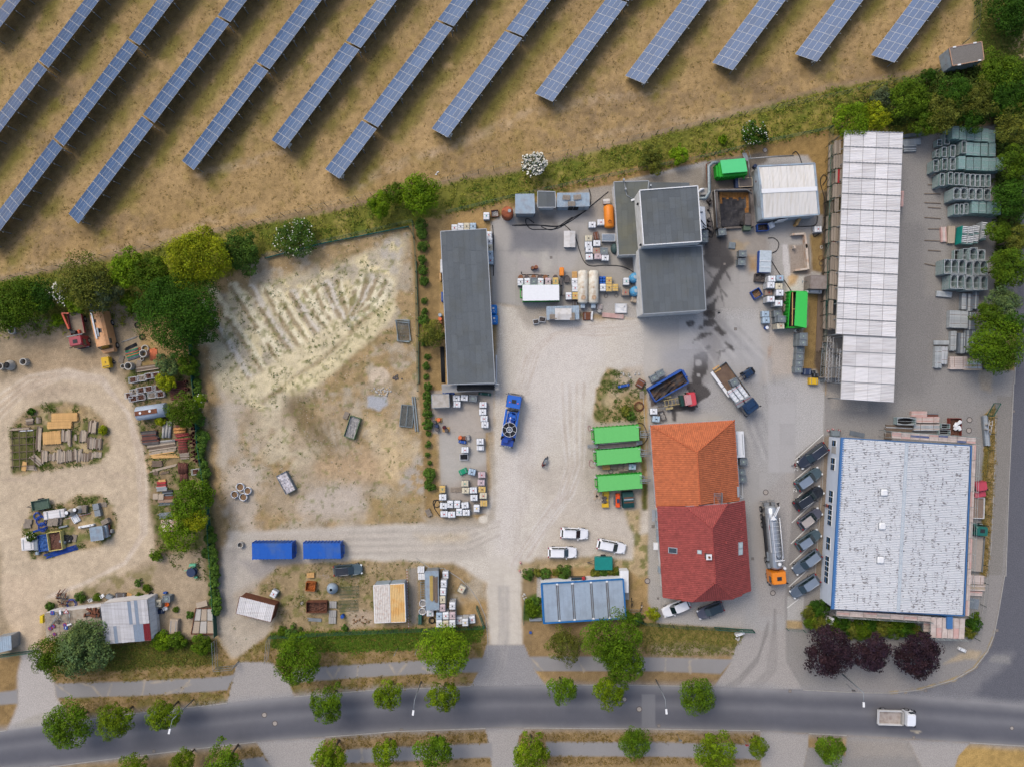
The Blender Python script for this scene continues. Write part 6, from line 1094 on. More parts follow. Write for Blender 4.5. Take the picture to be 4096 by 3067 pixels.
def chassis(t,x0,x1,axles,w_=2.4,dual=()):
 m=MB()
 for y in(-.42,.42):m.bar((x0,y,.85),(x1,y,.85),.1,.22)
 for x in axles:m.bar((x,-w_/2+.2,.5),(x,w_/2-.2,.5),.14)
 for k in range(5):xx=x0+(x1-x0)*(k+.5)/5;m.bar((xx,-.42,.85),(xx,.42,.85),.1)
 obj('chassis',m,Mi_,t)
 for x in axles:
  for s in(-1,1):wheel(t,x,s*(w_/2-.15),.5,.3)
def lorry(name,lab,f,rear,front,cat='truck',z_=1.5):
 a,b=W(f,*rear,z_),W(f,*front,z_);return th_(name,lab,cat,((a[0]+b[0])/2,(a[1]+b[1])/2),math.atan2(b[1]-a[1],b[0]-a[0])),math.hypot(b[0]-a[0],b[1]-a[1])
M_trb=paint('truck_blue',g_(28,100,200));M_trdb=paint('truck_deep_blue',g_(18,66,160))
t,L=lorry('vacuum_truck','bright blue vacuum truck with round hose reel on top','Z3',(420,1590),(640,235));h=L/2
cab(t,h-2.2,h,2.45,3.0,M_trb,.6);chassis(t,-h+.4,h-.3,(-h+1.6,-h+2.95,h-1.1));
for y in(-.45,.45):cyl_('beacon',mat('beacon_orange',g_(240,100,70),ro_=.4),t,h-1.35,y*1.5,3.0,.1,.12,10)
m=MB();n=14;m.rings([[(x,.72*s_*math.cos(2*math.pi*k/n),1.75+.72*s_*math.sin(2*math.pi*k/n))for k in range(n)]for x,s_ in((-h+1.2,.5),(-h+1.5,1),(h-3.3,1),(h-3.0,.6))],sm=True);obj('tank',m,M_trdb,t)
for y in(-.98,.98):box_('side_locker',M_trb,t,-.35,y,1.5,L-4.4,.38,.85,ch=.04);box_('side_rail',Mt_,t,-.4,y*1.22,1.35,L-4.0,.06,.35)
m=MB()
for y in(-.65,.65):m.bar((h-4.1,y,2.65),(h-2.9,y,2.65),.09)
for x in(h-4.1,h-2.9):m.bar((x,-.65,2.65),(x,.65,2.65),.09)
obj('top_frame',m,M_trb,t);obj('pump',MB().box(h-3.4,.2,2.0,.7,.5,.5,ch=.05).box(h-3.6,-.35,2.0,.5,.5,.55,ch=.05),M_trb,t)
tp_('suction_hose',t,[(h-2.6,-.9,2.5),(h-2.75,0,2.7),(h-2.6,.9,2.5)],.13,Mk_,8)
xr_=-h+3.1;o=MB();o.torus(xr_,.0,2.75,.95,.17,24,8);o.torus(xr_,0,2.75,.68,.14,22,8);reel=obj('hose_reel',o,Mk_,t)
m=MB().torus(xr_,0,2.9,1.17,.035,28,5);m.torus(xr_,0,2.9,.45,.06,20,5)
for k in range(6):a=k*math.pi/3+.3;m.bar((xr_+.45*math.cos(a),.45*math.sin(a),2.95),(xr_+1.17*math.cos(a),1.17*math.sin(a),2.95),.04)
obj('reel_frame',m,Mt_,reel);cyl_('reel_hub',Mg_,reel,xr_,0,2.7,.28,.3,14)
obj('rear_locker',MB().box(-h+.85,0,1.0,1.1,2.0,.75,ch=.05).box(-h+1.2,.35,1.9,.8,.9,.45,ch=.08),M_trdb,t)
for y,z in((-.15,2.0),(.25,2.0),(-.55,1.8),(.75,1.6)):cyl_('rear_valve',Mg_,t,-h+.2,y,.9,.17,z*.45,12)
bar_('rear_bumper',Mi_,t,(-h+.1,-1.1,.9),(-h+.1,1.15,.9),.12,.2)
M_oc=paint('cab_orange',g_(240,140,30));M_inox=mat('stainless_steel',g_(196,202,208),ro_=.28,metal=.6,var=.05);Mj_=mat('dull_steel',g_(150,152,152),ro_=.4,metal=.5,var=.15)
t,L=lorry('silver_tanker','long silver tank truck with orange cab in the drive','Z2',(680,95),(800,1340),z_=2.2);h=L/2;CX=W('Z2',700,95,1.2)
cab(t,h-2.25,h,2.45,3.1,M_oc,.6);chassis(t,-h+.6,h-.3,(-h+1.4,-h+2.7,-h+4.0,h-3.7,h-1.1))
n=18;tank=obj('tank',MB().rings([[(x,.98*s_*math.cos(2*math.pi*k/n),2.1+.98*s_*math.sin(2*math.pi*k/n))for k in range(n)]for x,s_ in((-h+.7,.55),(-h+1.0,.95),(-h+2.6,1),(h-3.1,1),(h-2.7,.85),(h-2.5,.3))],sm=True),M_inox,t)
for k in range(7):m=MB();n_=18;x=-h+1.9+k*1.05;m.rings([[(x+dx,.995*math.cos(2*math.pi*j/n_),2.1+.995*math.sin(2*math.pi*j/n_))for j in range(n_)]for dx in(0,.05)],False,False);obj('tank_band',m,Mj_,tank)
m=MB()
for y in(-.35,.75):m.bar((-h+3.1,y,3.2),(h-4.1,y,3.2),.07)
for k in range(10):x=-h+3.2+k*(L-7.4)/9;m.bar((x,-.35,3.15),(x,.75,3.15),.035)
m.bar((h-4.1,-.45,3.2),(h-4.1,1.1,3.2),.1);obj('catwalk',m,Mt_,t)
tp_('long_hose',t,[(-h+2.8,.72,3.3),(h-5.0,.68,3.3),(h-4.55,.45,3.3),(h-4.45,.2,3.3),(h-4.55,-.1,3.3),(h-5.0,-.25,3.3)],.05,Mk_);tp_('boom_pipe',t,[(-h+2.6,.95,3.1),(h-4.4,.95,3.1)],.08,Mt_)
for y in(-1.15,):box_('hose_tray',Mk_,t,-.9,y,1.2,L*.5,.28,.5);o=box_('side_board',Mt_,t,-1.5,y+.33,2.5,L*.42,.03,.55);obj('red_emblem',MB().box(-2.8,y+.33,3.06,.8,.05,.02),M_red,o)
box_('hatch_frame',Mj_,t,h-3.55,.2,2.95,.95,.85,.2);cyl_('hatch',Mt_,t,h-3.55,.2,3.15,.28,.12,16)
m=MB();m.add([(-h+2.0,-.15,3.55),(-h+2.75,-.75,3.55),(-h+2.75,.35,3.55)],[(0,1,2)]);m.bar((-h+2.2,.1,3.5),(-h+.6,.95,3.6),.16);m.bar((-h+2.2,-.15,3.5),(-h+.7,.65,3.6),.08);m.cyl(-h+2.5,-.2,3.1,.3,.5,12);obj('suction_boom',m,Mt_,t)
tp_('boom_hose',t,[(-h+.6,.9,3.6),(-h+.15,.6,3.5),(-h+.2,1.2,2.8),(-h+.7,1.2,2.2)],.09,Mk_,8);obj('rear_equipment',MB().bar((-h+.05,-1.2,.9),(-h+.05,1.2,.9),.1,.2).box(-h+.5,-.5,1.0,.7,.8,.9).box(-h+.5,.6,1.0,.6,.6,.8),Mj_,t)
cyl_('exhaust_filter',Mt_,t,h-2.7,1.15,1.2,.22,1.6,12);obj('tool_locker',MB().box(h-3.1,-1.0,1.0,.8,.5,.9).box(h-4.6,-1.0,1.0,1.5,.45,.8),Mg_,t)
M_nav=paint('navy_paint',g_(20,52,86));M_bed=mat('worn_loading_bed',g_(112,92,78),ro_=.85,var=.2,scale=1.5,dirt=g_(140,118,92),da_=.5)
t,L=lorry('flatbed_truck','flatbed truck with dark blue cab and side board folded down','Z1',(1395,190),(1985,1000),z_=1.3);h=L/2
cab(t,h-2.1,h,2.45,2.8,M_nav,.6,roofhatch=False);box_('wind_deflector',M_nav,t,h-1.35,0,2.82,.9,1.9,.18,top=.8);chassis(t,-h+.3,h-.3,(-h+2.2,-h+3.5,h-1.2))
box_('loading_bed',M_bed,t,-1.15,0,1.1,L-2.5,2.5,.16);
for x0,x1 in((-h+.15,-h+3.3),(-h+3.4,h-4.2)):box_('side_board',Mt_,t,(x0+x1)/2,-1.52,1.08,x1-x0,.48,.05)
box_('side_board',Mg_,t,-1.15,1.27,1.2,L-2.5,.05,.5);box_('tail_board',Mg_,t,-h+.12,0,1.2,.06,2.5,.5)
FB=t;FBL=h
M_pk=paint('faded_pink',g_(190,140,142),.6);M_rdp=paint('truck_red',g_(208,62,72),.4)
t,L=lorry('tractor_unit','short red truck without body beside the blue skip','Z1',(290,875),(975,760),z_=.9);h=L/2
chassis(t,-h+.2,h-.3,(-h+2.0,h-1.0),2.3);cab(t,h-1.35,h,2.3,2.5,M_rdp,.6,roofhatch=False);obj('cab_back',MB().box(h-1.45,0,2.5,.85,1.6,.12,top=.95).box(h-1.75,0,.9,.7,1.7,1.6),M_pk,t)
box_('engine_cover',mat('dark_teal',g_(32,64,58),ro_=.4),t,h-2.45,0,.9,.55,1.8,1.3,ch=.06)
m=MB();
for s in(-1,1):m.bar((-h+1.2,s*.45,1.05),(h-2.7,s*.5,1.05),.12);m.bar((-h+.1,s*.5,.7),(-h+1.4,s*.5,.7),.1);m.box(-h+2.0,s*.95,.98,1.2,.36,.05)
for k in range(4):m.bar((-h+1.4+k*.6,-.5,1.05),(-h+1.4+k*.6,.5,1.05),.1)
obj('lift_frame',m,mat('ochre_frame',g_(170,154,112),ro_=.7),t)
t,L=lorry('tipper_truck','white tipper truck driving along the street',33,(942,1222),(1262,1232),z_=1.3);h=L/2
cab(t,h-1.7,h,2.05,2.3,paint('truck_white',g_(240,244,250)),.5,roofhatch=False);chassis(t,-h+.2,h-.3,(-h+1.3,h-.9),2.1)
box_('tipper_floor',mat('pale_bed',g_(176,166,158),ro_=.8,dirt=g_(140,122,110),da_=.7),t,-.95,0,1.0,L-2.1,2.3,.12)
for x,y,sx,sy in((-.95,-1.12,L-2.1,.06),(-.95,1.12,L-2.1,.06),(-h+.1,0,.06,2.3),(h-2.05,0,.25,2.3)):box_('tipper_side',Mt_ if x!=h-2.05 else Mw_,t,x,y,1.1,sx,sy,.6)
M_tan=mat('tan_paint',g_(226,172,124),ro_=.5,var=.05,dirt=g_(200,140,90),da_=.4);M_crim=paint('crimson_paint',g_(160,30,52),.4)
t,L=lorry('crane_truck','old dark red flatbed truck with orange loading crane','Z8',(370,225),(500,915),z_=1.3);h=L/2
cab(t,h-1.75,h,2.2,2.6,M_crim,.5);chassis(t,-h+.2,h-.3,(-h+1.4,h-1.0),2.2);box_('loading_bed',mat('dusty_bed',g_(158,142,122),ro_=.9,var=.15),t,-1.05,0,1.0,L-2.4,2.25,.14)
for y in(-1.12,1.12):box_('side_board',M_crim,t,-1.05,y,1.14,L-2.4,.06,.4)
box_('tail_board',M_crim,t,-h+.12,0,1.14,.06,2.2,.4);bar_('head_rack',Mg_,t,(h-1.95,-1.3,2.4),(h-1.95,1.3,2.4),.1,.12)
M_cro=paint('crane_orange',g_(224,96,60),.5);obj('crane_boom',MB().bar((-h+2.8,-1.0,1.9),(-h+.1,-1.35,2.4),.26,.28).bar((-h+.15,-1.35,2.5),(-h+.35,-.3,2.3),.18),M_cro,t);obj('crane_arm',MB().bar((h-2.5,-.75,1.3),(-h+2.8,-1.0,1.9),.2).bar((h-2.6,-.5,1.3),(-h+3.0,-.7,1.7),.1).box(h-2.6,-.4,1.1,.4,.8,1.0),Mp_,t);box_('grapple',Mp_,t,-h+.1,.1,1.3,.4,.9,.4,ch=.08)
box_('red_canister',M_cro,t,h-2.55,.2,1.14,.7,.4,.45,ch=.1)
t,L=lorry('old_camper_bus','long tan van like truck parked right of the crane truck','Z8',(825,240),(995,1010),z_=1.9);h=L/2;w_=2.35
m=MB();rg=lambda y0,z:[(-h,-y0,z),(h-1.0,-y0,z),(h-1.0,y0,z),(-h,y0,z)];m.rings([rg(w_/2,.5),rg(w_/2,1.7),rg(w_/2*.93,2.5),rg(w_/2*.6,2.85),rg(w_/2*.25,2.95)]);bd=obj('body',m,M_tan,t)
for k in range(9):bar_('roof_rib',M_tan,bd,(-h+.5+k*.62,-.66,2.87),(-h+.5+k*.62,.66,2.87),.05,.1)
obj('bonnet',MB().rings([[(h-1.0,-w_/2,.5),(h,-w_/2+.2,.5),(h,w_/2-.2,.5),(h-1.0,w_/2,.5)],[(h-1.0,-w_/2,1.6),(h-.05,-w_/2+.25,1.35),(h-.05,w_/2-.25,1.35),(h-1.0,w_/2,1.6)]]),M_tan,t)
m=MB();m.add([(h-.55,-w_/2+.2,1.55),(h-.55,w_/2-.2,1.55),(h-1.0,w_/2*.8,2.6),(h-1.0,-w_/2*.8,2.6)],[(0,1,2,3)]);obj('windscreen',m,Mu_,t)
for s in(-1,1):box_('side_window',Mu_,t,h-1.7,s*w_/2*.975,1.75,.8,.06,.65);wheel(t,-h+1.9,s*(w_/2-.05),.5,.28);wheel(t,h-1.0,s*(w_/2-.05),.5,.28)
bar_('roof_box',M_inox,t,(-h+.1,-.42,3.1),(h-2.3,-.4,3.1),.24,.16);bar_('roof_light_bar',Mg_,t,(-h+2.7,-.05,3.02),(-h+4.1,-.1,3.02),.28,.12);box_('roof_window',Mp_,t,-h+1.5,-.2,2.92,.55,.4,.04);box_('roof_hatch',Mi_,t,-h+3.2,.25,2.9,.7,.5,.05)
t=th_('steel_basket','grey work basket standing behind the tan van','work platform',W('Z8',840,130));box_('carrier',mat('grey_green_steel',g_(128,136,138),ro_=.6),t,0,0,0,2.1,1.9,.9,ch=.08);box_('cabinet',Mg_,t,.4,.1,.9,1.3,1.0,.9);m=MB();rm_=[(-.95,-.3),(-.1,-.3),(-.1,.75),(-.95,.75)]
for z in(.95,1.5,2.0):
 for i in range(4):m.bar((*rm_[i],z),(*rm_[(i+1)%4],z),.07)
obj('basket_rail',m,Mt_,t)
t,L=lorry('flatbed_van','dark green flatbed van with long empty bed beside the hall',32,(1790,1620),(1820,1207),z_=1.2);h=L/2;cab(t,h-1.7,h,2.0,2.2,paint('dark_green_paint',g_(22,104,92),.4),.5);chassis(t,-h+.2,h-.3,(-h+1.2,h-.9),2.0);box_('loading_bed',mat('greyish_bed',g_(172,162,152),ro_=.9,var=.12),t,-.95,0,.9,L-2.1,2.1,.1)
for y in(-1.05,1.05):box_('side_board',Mg_,t,-.95,y,1.0,L-2.1,.05,.35)
t,L=lorry('red_pickup','faded red pickup cab partly below the hall scaffold',32,(1815,835),(1840,975),'pickup',z_=1.2);h=L/2;cab(t,-h+.1,h-.95,1.95,1.9,paint('faded_red',g_(196,66,84),.5),.5,False);box_('bonnet',paint('faded_red',(.3,.1,.1)),t,h-.5,0,.5,1.0,1.85,.65,ch=.08);chassis(t,-h,h-.2,(h-.6,),1.9)
t=th_('flat_trailer','low flat trailer with brown floor behind the red pickup','trailer',W(32,1812,1065,.8),R(-2));box_('floor',mat('brown_floor',g_(142,124,112),ro_=.9,var=.12),t,0,0,.6,1.85,3.4,.1)
for x,y,sx,sy in((.93,0,.06,3.4),(-.93,0,.06,3.4),(0,-1.7,1.9,.06),(0,1.7,1.9,.06)):box_('side_board',Mt_,t,x,y,.7,sx,sy,.3)
for s in(-1,1):wheel(t,0,s*.0+s*1.2,.3)
t=th_('forklift','dark blue forklift lifting a tank container onto the flatbed','forklift',W('Z1',1845,350),ang('Z1',(1930,320),(1780,420)))
box_('body',M_nav,t,-.6,0,.35,1.7,1.15,.75,ch=.12);box_('counterweight',Mp_,t,-1.3,0,.4,.5,1.1,.7,ch=.12)
m=MB();
for x in(-.9,.25):
 for y in(-.5,.5):m.bar((x,y,1.0),(x,y,2.1),.06)
m.bar((-.9,-.5,2.1),(-.9,.5,2.1),.06);m.bar((.25,-.5,2.1),(.25,.5,2.1),.06);m.bar((-.9,-.5,2.1),(.25,-.5,2.1),.06);m.bar((-.9,.5,2.1),(.25,.5,2.1),.06);m.bar((-.35,-.5,2.1),(-.35,.5,2.1),.04);obj('roll_cage',m,Mp_,t)
m=MB();
for y in(-.3,.3):m.bar((.62,y,.1),(.62,y,2.9),.12)
m.bar((.62,-.35,2.9),(.62,.35,2.9),.1);m.bar((.7,-.5,1.3),(.7,.5,1.3),.1);obj('mast',m,M_nav,t)
for y in(-.28,.28):bar_('fork',Mi_,t,(.7,y,1.12),(1.9,y,1.12),.12,.05)
for x in(-1.0,.3):
 for s in(-1,1):wheel(t,x,s*.55,.3,.22)
def trailer(name,lab,f,c,a,L,w_,pm,inner,cover=False,bar=1.0):
 t=th_(name,lab,'trailer',W(f,*c,.9),a);m=MB()
 if cover:m.box(0,0,.5,L,w_,.95,ch=.06);obj('cover',m,pm,t)
 else:
  m.box(0,0,.55,L-.1,w_-.1,.05);obj('floor',m,inner,t)
  for x,y,sx,sy in((0,w_/2,L,.05),(0,-w_/2,L,.05),(L/2,0,.05,w_),(-L/2,0,.05,w_)):box_('side_board',pm,t,x,y,.5,sx,sy,.5)
 obj('drawbar',MB().bar((L/2,-.35,.45),(L/2+bar,0,.45),.07).bar((L/2,.35,.45),(L/2+bar,0,.45),.07).box(L/2+bar,0,.4,.3,.12,.15).cyl(L/2+bar-.15,.12,.05,.04,.5,6),Mi_,t)
 for s in(-1,1):wheel(t,0,s*(w_/2+.12),.3,.2);box_('mudguard',Mp_,t,0,s*(w_/2+.12),.62,.85,.26,.04)
M_teat=mat('teal_tarpaulin',g_(22,134,126),ro_=.5,var=.08);M_grb=mat('green_grey_board',g_(104,130,112),ro_=.7,var=.1);M_grf=mat('green_dirty_floor',g_(84,104,92),ro_=.9,var=.2)
trailer('covered_trailer','small trailer with teal cover by the office bushes',22,(788,1540),math.pi,2.9,2.1,M_teat,M_teat,True)
trailer('open_trailer','open green trailer at the top of the junk island','ZC',(530,300),ang('ZC',(700,270),(300,345)),2.75,1.55,M_grb,M_grf)
M_yel=mat('yellow_machine_paint',g_(222,180,44),ro_=.5,var=.08);t=th_('compressor','yellow compressor trailer in front of the tan van','compressor',W('Z8',1055,1210),R(-80));box_('hood',M_yel,t,0,0,.35,1.8,1.3,1.0,ch=.1);obj('vent',MB().box(.62,0,1.36,.12,.95,.03).box(-.05,.05,1.36,.22,.14,.05),Mi_,t);wheel(t,0,.8,.3,.2);wheel(t,0,-.8,.3,.2);bar_('drawbar',Mi_,t,(.9,0,.4),(1.7,.1,.35),.1)
t=th_('tank_trailer','small blue trailer with hinged grey lids by the wet yard','trailer',W('Z7',945,265,1.3),R(-2));box_('body',Mb_,t,-.05,0,.4,1.9,3.6,.9,ch=.05)
for y,mt in((.95,Mc_),(-.9,Mg_)):box_('lid',mat('lid_silver',g_(190,202,210),ro_=.5),t,.05,y,1.32,1.95,1.75,.06)
obj('hinge',MB().bar((-.9,.05,1.42),(1.0,.05,1.42),.09).bar((-.9,-.95,1.4),(1.0,-.95,1.4),.07),Mt_,t);wheel(t,0,0,.3)if 0 else None
for y in(-.3,.6):cyl_('wheel',Me_,t,1.05,y,.05,.28,.2,12)
M_skin=mat('skin',g_(206,156,130),ro_=.6);M_mar=mat('maroon_cloth',g_(118,30,46),ro_=.85,var=.1);M_trs=mat('dark_trousers',g_(60,66,76),ro_=.9);M_hair=mat('dark_hair',g_(52,40,34),ro_=.8);M_shoe=mat('pale_shoes',g_(210,214,216),ro_=.7)
def person(lab,f,x,y,rot,lean=.12,arms=((.45,.25,1.05),(.45,-.25,1.05)),step=.28,shoe=None):
 t=th_('person',lab,'person',W(f,x,y),rot)
 nodes=[(0,0,.95,.15),(lean*.5,0,1.2,.16),(lean,0,1.42,.17),(lean+.02,0,1.53,.06),(lean+.05,0,1.6,.075),(lean+.06,0,1.7,.095),(lean+.05,0,1.79,.05)]
 edges=[(0,1),(1,2),(2,3),(3,4),(4,5),(5,6)]
 for s in(1,-1):
  b=len(nodes);nodes+=[(0,s*.1,.88,.1),(step*.5*s,s*.11,.5,.07),(step*s-.05,s*.11,.1,.045),(step*s+.12,s*.12,.05,.04)];edges+=[(0,b),(b,b+1),(b+1,b+2),(b+2,b+3)]
  hx,hy,hz=arms[0 if s==1 else 1];b=len(nodes);nodes+=[(lean,s*.2,1.42,.065),(lean+(hx-lean)*.35,s*.27,1.18,.05),(hx,hy,hz,.035)];edges+=[(2,b),(b,b+1),(b+1,b+2)]
  for k in range(4):c=len(nodes);nodes.append((hx+.09-.01*abs(k-1.5),hy+(k-1.5)*.022,hz-.02,.011));edges.append((b+2,c))
  c=len(nodes);nodes.append((hx+.04,hy-s*.05,hz,.012));edges.append((b+2,c))
 me=D.meshes.new('body');me.from_pydata([n_[:3]for n_ in nodes],edges,[]);o=D.objects.new('body',me);C.objects.link(o);md=o.modifiers.new('skin','SKIN');md.use_smooth_shade=True
 for i,n_ in enumerate(nodes):me.skin_vertices[0].data[i].radius=(n_[3],n_[3]*(1.15 if i<3 else 1))
 me.skin_vertices[0].data[0].use_root=True;o.modifiers.new('sub','SUBSURF').levels=1;bpy.context.view_layer.update()
 me2=D.meshes.new_from_object(o.evaluated_get(bpy.context.evaluated_depsgraph_get()));D.objects.remove(o)
 for mt in(M_skin,M_mar,M_trs,shoe or M_shoe):me2.materials.append(mt)
 for p in me2.polygons:c=p.center;p.material_index=3 if c.z<.12 else 2 if c.z<.95 and abs(c.y)<.24 and c.x<.42 else 0 if(c.z>1.5 or math.hypot(c.x-arms[0][0],c.y-arms[0][1])<.14 or math.hypot(c.x-arms[1][0],c.y-arms[1][1])<.14)else 1
 ob=obj('body',me2,parent=t);obj('hair',MB().lathe(lean+.045,0,[(.03,1.66),(.105,1.7),(.108,1.76),(.075,1.82),(.01,1.835)],12),M_hair,t)
 m=MB().box(lean+.155,0,1.66,.03,.025,.04);
 for s in(-1,1):m.box(lean+.06,s*.1,1.67,.03,.02,.05)
 obj('nose_and_ears',m,M_skin,t);return t
a1=ang(22,(265,700),(285,660));person('person in maroon top pushing a grey wheelbarrow across the gravel',22,262,698,a1,.3,((.62,.24,.75),(.62,-.24,.75)))
a2=a1;p_=W(22,285,662);t=th_('wheelbarrow','grey wheelbarrow being pushed across the gravel yard','wheelbarrow',p_,a1);obj('tray',MB().rings([[(-.3,-.22,.42),(.35,-.16,.38),(.35,.16,.38),(-.3,.22,.42)],[(-.5,-.36,.72),(.62,-.3,.68),(.62,.3,.68),(-.5,.36,.72)]],True,False).rings([[(-.48,-.33,.71),(.6,-.28,.67),(.6,.28,.67),(-.48,.33,.71)],[(-.3,-.2,.46),(.33,-.15,.42),(.33,.15,.42),(-.3,.2,.46)]],False,True),Mg_,t)
m=MB();
for s in(-1,1):m.tube([(.7,s*.08,.25),(-.3,s*.26,.38),(-1.15,s*.26,.75)],.02)
m.tube([(-.3,-.26,.38),(-.35,-.26,0)],.02);m.tube([(-.3,.26,.38),(-.35,.26,0)],.02);obj('handles',m,Mi_,t);obj('wheel',MB().rings([[(.75+.2*math.cos(2*math.pi*k/12),y,.2+.2*math.sin(2*math.pi*k/12))for k in range(12)]for y in(-.05,.05)]),Me_,t)
person('person in dark red jacket walking beside the topmost bay letters',32,212,690,R(200),.05,((.25,.3,.95),(-.2,-.3,.9)),.3);person('person in dark red top standing by the pale blue wall',32,484,1036,R(170),.02,((.1,.3,.9),(.12,-.3,.9)),.1,M_trs)
# TANKS, CRATES AND STORED GOODS
TK={'w':('white',g_(240,243,247)),'y':('yellowed',g_(222,186,108)),'e':('cream',g_(222,212,184)),'b':('bluish',g_(176,200,220)),'k':('brown stained',g_(168,140,120)),'p':('pinkish',g_(212,190,194))}
CP={'k':('black',g_(40,42,46)),'r':('red',g_(186,40,48)),'t':('teal',g_(30,150,140)),'y':('yellow',g_(220,180,50))}
IB={}
def ibc_meshes():
 m=MB().box(0,0,0,1.2,1.0,.13);IB['pallet']=m.mesh('pallet',[Mo_]);m=MB()
 for z in(.3,.55,.8,1.05):
  for s in(-1,1):m.bar((-.6,s*.5,z),(.6,s*.5,z),.02);m.bar((s*.6,-.5,z),(s*.6,.5,z),.02)
 for x in(-.6,-.3,0,.3,.6):
  for s in(-1,1):m.bar((x,s*.5,.1),(x,s*.5,1.1),.02)
 for y in(-.25,0,.25):
  for s in(-1,1):m.bar((s*.6,y,.1),(s*.6,y,1.1),.02)
 for x in(-.2,.2):m.bar((x,-.5,1.17),(x,.5,1.17),.035,.03)
 IB['cage']=m.mesh('cage',[Mg_])
 for k,(n_,c)in TK.items():m=MB().box(0,0,.13,1.17,.97,1.0,ch=.07);m.box(0,0,1.12,1.0,.8,.02,ch=.01);IB[k]=m.mesh('tank',[mat('tank_'+n_.replace(' ','_'),c,ro_=.4,var=.05,scale=1.2,orand=.04,dirt=g_(190,186,176),da_=.2,ds_=1.5)])
 for k,(n_,c)in CP.items():m=MB().cyl(0,0,1.13,.11,.07,12);IB['c'+k]=m.mesh('cap',[mat('cap_'+n_,c,ro_=.5)])
ibc_meshes()
M_asf=mat('grey_tank_steel',g_(132,142,146),ro_=.5,metal=.2,var=.15,scale=4,orand=.08)
def asf():
 m=MB().box(0,0,.15,1.15,.95,1.1,ch=.04);IB['sb']=m.mesh('tank_body',[M_asf]);m=MB()
 for x in(-.6,.6):
  for y in(-.5,.5):m.bar((x,y,0),(x,y,1.42),.06)
 for z in(.1,1.4):
  for s in(-1,1):m.bar((-.6,s*.5,z),(.6,s*.5,z),.06);m.bar((s*.6,-.5,z),(s*.6,.5,z),.06)
 IB['sf']=m.mesh('frame',[Mg_]);m=MB().cyl(0,0,1.25,.32,.06,16);m.torus(0,0,1.3,.3,.025,16,5);IB['sl']=m.mesh('lid',[M_asf]);m=MB().cyl(0,0,1.3,.08,.04,8);IB['sc']=m.mesh('lid_cap',[mat('pale_green_cap',g_(190,215,180),ro_=.5)])
asf()
def tankc(f,x,y,kind,cap,rot,lvl,lab,gp_,z0=0.0):
 steel=kind=='s';hh=1.42 if steel else 1.18;p=W(f,x,y,hh*lvl+z0);n=TK[kind][0]if not steel else 'grey steel'
 for l in range(lvl):
  t=th_('steel_tank_container' if steel else 'tank_container',lab if l==lvl-1 else 'lower '+lab,'tank container',(*p,z0+hh*l),R(rot+random.uniform(-2,2)),gp_)
  for k in(('sb','sf','sl','sc')if steel else('pallet',kind,'cage','c'+cap)):obj({'sb':'tank_body','sf':'frame','sl':'lid','sc':'lid_cap','pallet':'pallet','cage':'cage'}.get(k,'cap' if k[0]=='c' and len(k)==2 else 'tank'),IB[k],parent=t)
random.seed(12)
def cl_(f,gp_,where,items,z0=0.0):
 seen={}
 for it in items:
  x,y,kind,cap=it[:4];rot=it[4]if len(it)>4 else 0;lvl=it[5]if len(it)>5 else 1
  d='grey steel tank container' if kind=='s' else '%s plastic tank with %s cap'%(TK[kind][0],CP[cap][0]);seen.setdefault(d,[]).append((x,y,kind,cap,rot,lvl))
 for d,L in seen.items():
  L.sort(key=lambda q:(round(q[1]/45),q[0]))
  for i,(x,y,kind,cap,rot,lvl)in enumerate(L):tankc(f,x,y,kind,cap,rot,lvl,'%s%s %s'%('' if len(L)==1 else ORD[i]+' ',d,where),gp_,z0)
cl_(12,'plastic tanks on the apron','at the top of the apron',[(1728,120,'w','k'),(1732,175,'w','r'),(1797,117,'w','k',-5),(1958,178,'w','r'),(1955,240,'w','k'),(1967,297,'w','r'),(1975,350,'w','k')])
cl_(12,'plastic tanks on the apron','in the apron middle',[(1933,495,'w','k'),(1802,567,'w','r'),(1862,757,'b','k',-12),(1872,122,'s','k',-5)])
cl_(12,'plastic tanks on the apron','at the lower right of the apron',[(1947,782,'p','r'),(1942,848,'p','k'),(1801,857,'e','t'),(1808,917,'e','k'),(1875,915,'w','r'),(1950,908,'y','k'),(1880,980,'w','k'),(1960,962,'e','r'),(1965,1028,'y','y'),(1903,1070,'w','y',90)])
cl_(12,'plastic tanks on the apron','at the lower left of the apron',[(1607,905,'y','t',90),(1610,975,'w','k'),(1617,1050,'w','k'),(1675,1035,'w','k',90),(1735,1035,'w','r',90),(1803,1045,'w','k',5),(1622,1120,'w','r'),(1687,1125,'w','r'),(1752,1103,'w','t',90),(1813,1108,'w','k')])
cl_(11,'plastic tanks along the long shed','on the right wall of the long shed',[(2008,372,'w','r',90),(2012,427,'w','k',90),(2015,482,'e','k',90),(2020,536,'b','k',90),(2022,592,'b','r',90)])
cl_(11,'plastic tanks along the long shed','above the head of the long shed',[(1712,312,'w','r',90),(1765,300,'w','k',90),(1817,298,'e','k',90),(1872,298,'b','k',90),(1987,207,'w','t',90)])
cl_(21,'plastic tanks in the recycling yard','near the orange tank',[(693,283,'w','k'),(768,262,'w','r'),(661,400,'e','k'),(660,455,'w','k'),(733,443,'w','k'),(667,497,'w','k'),(730,508,'k','r'),(795,508,'s','k'),(668,560,'w','r'),(743,555,'p','k'),(806,567,'w','k')])
cl_(21,'plastic tanks in the recycling yard','above the white covered container',[(74,777,'w','k',90),(133,775,'w','r',90),(189,773,'s','k',90),(247,775,'w','r',90),(312,773,'p','k',90),(377,770,'y','t',90)])
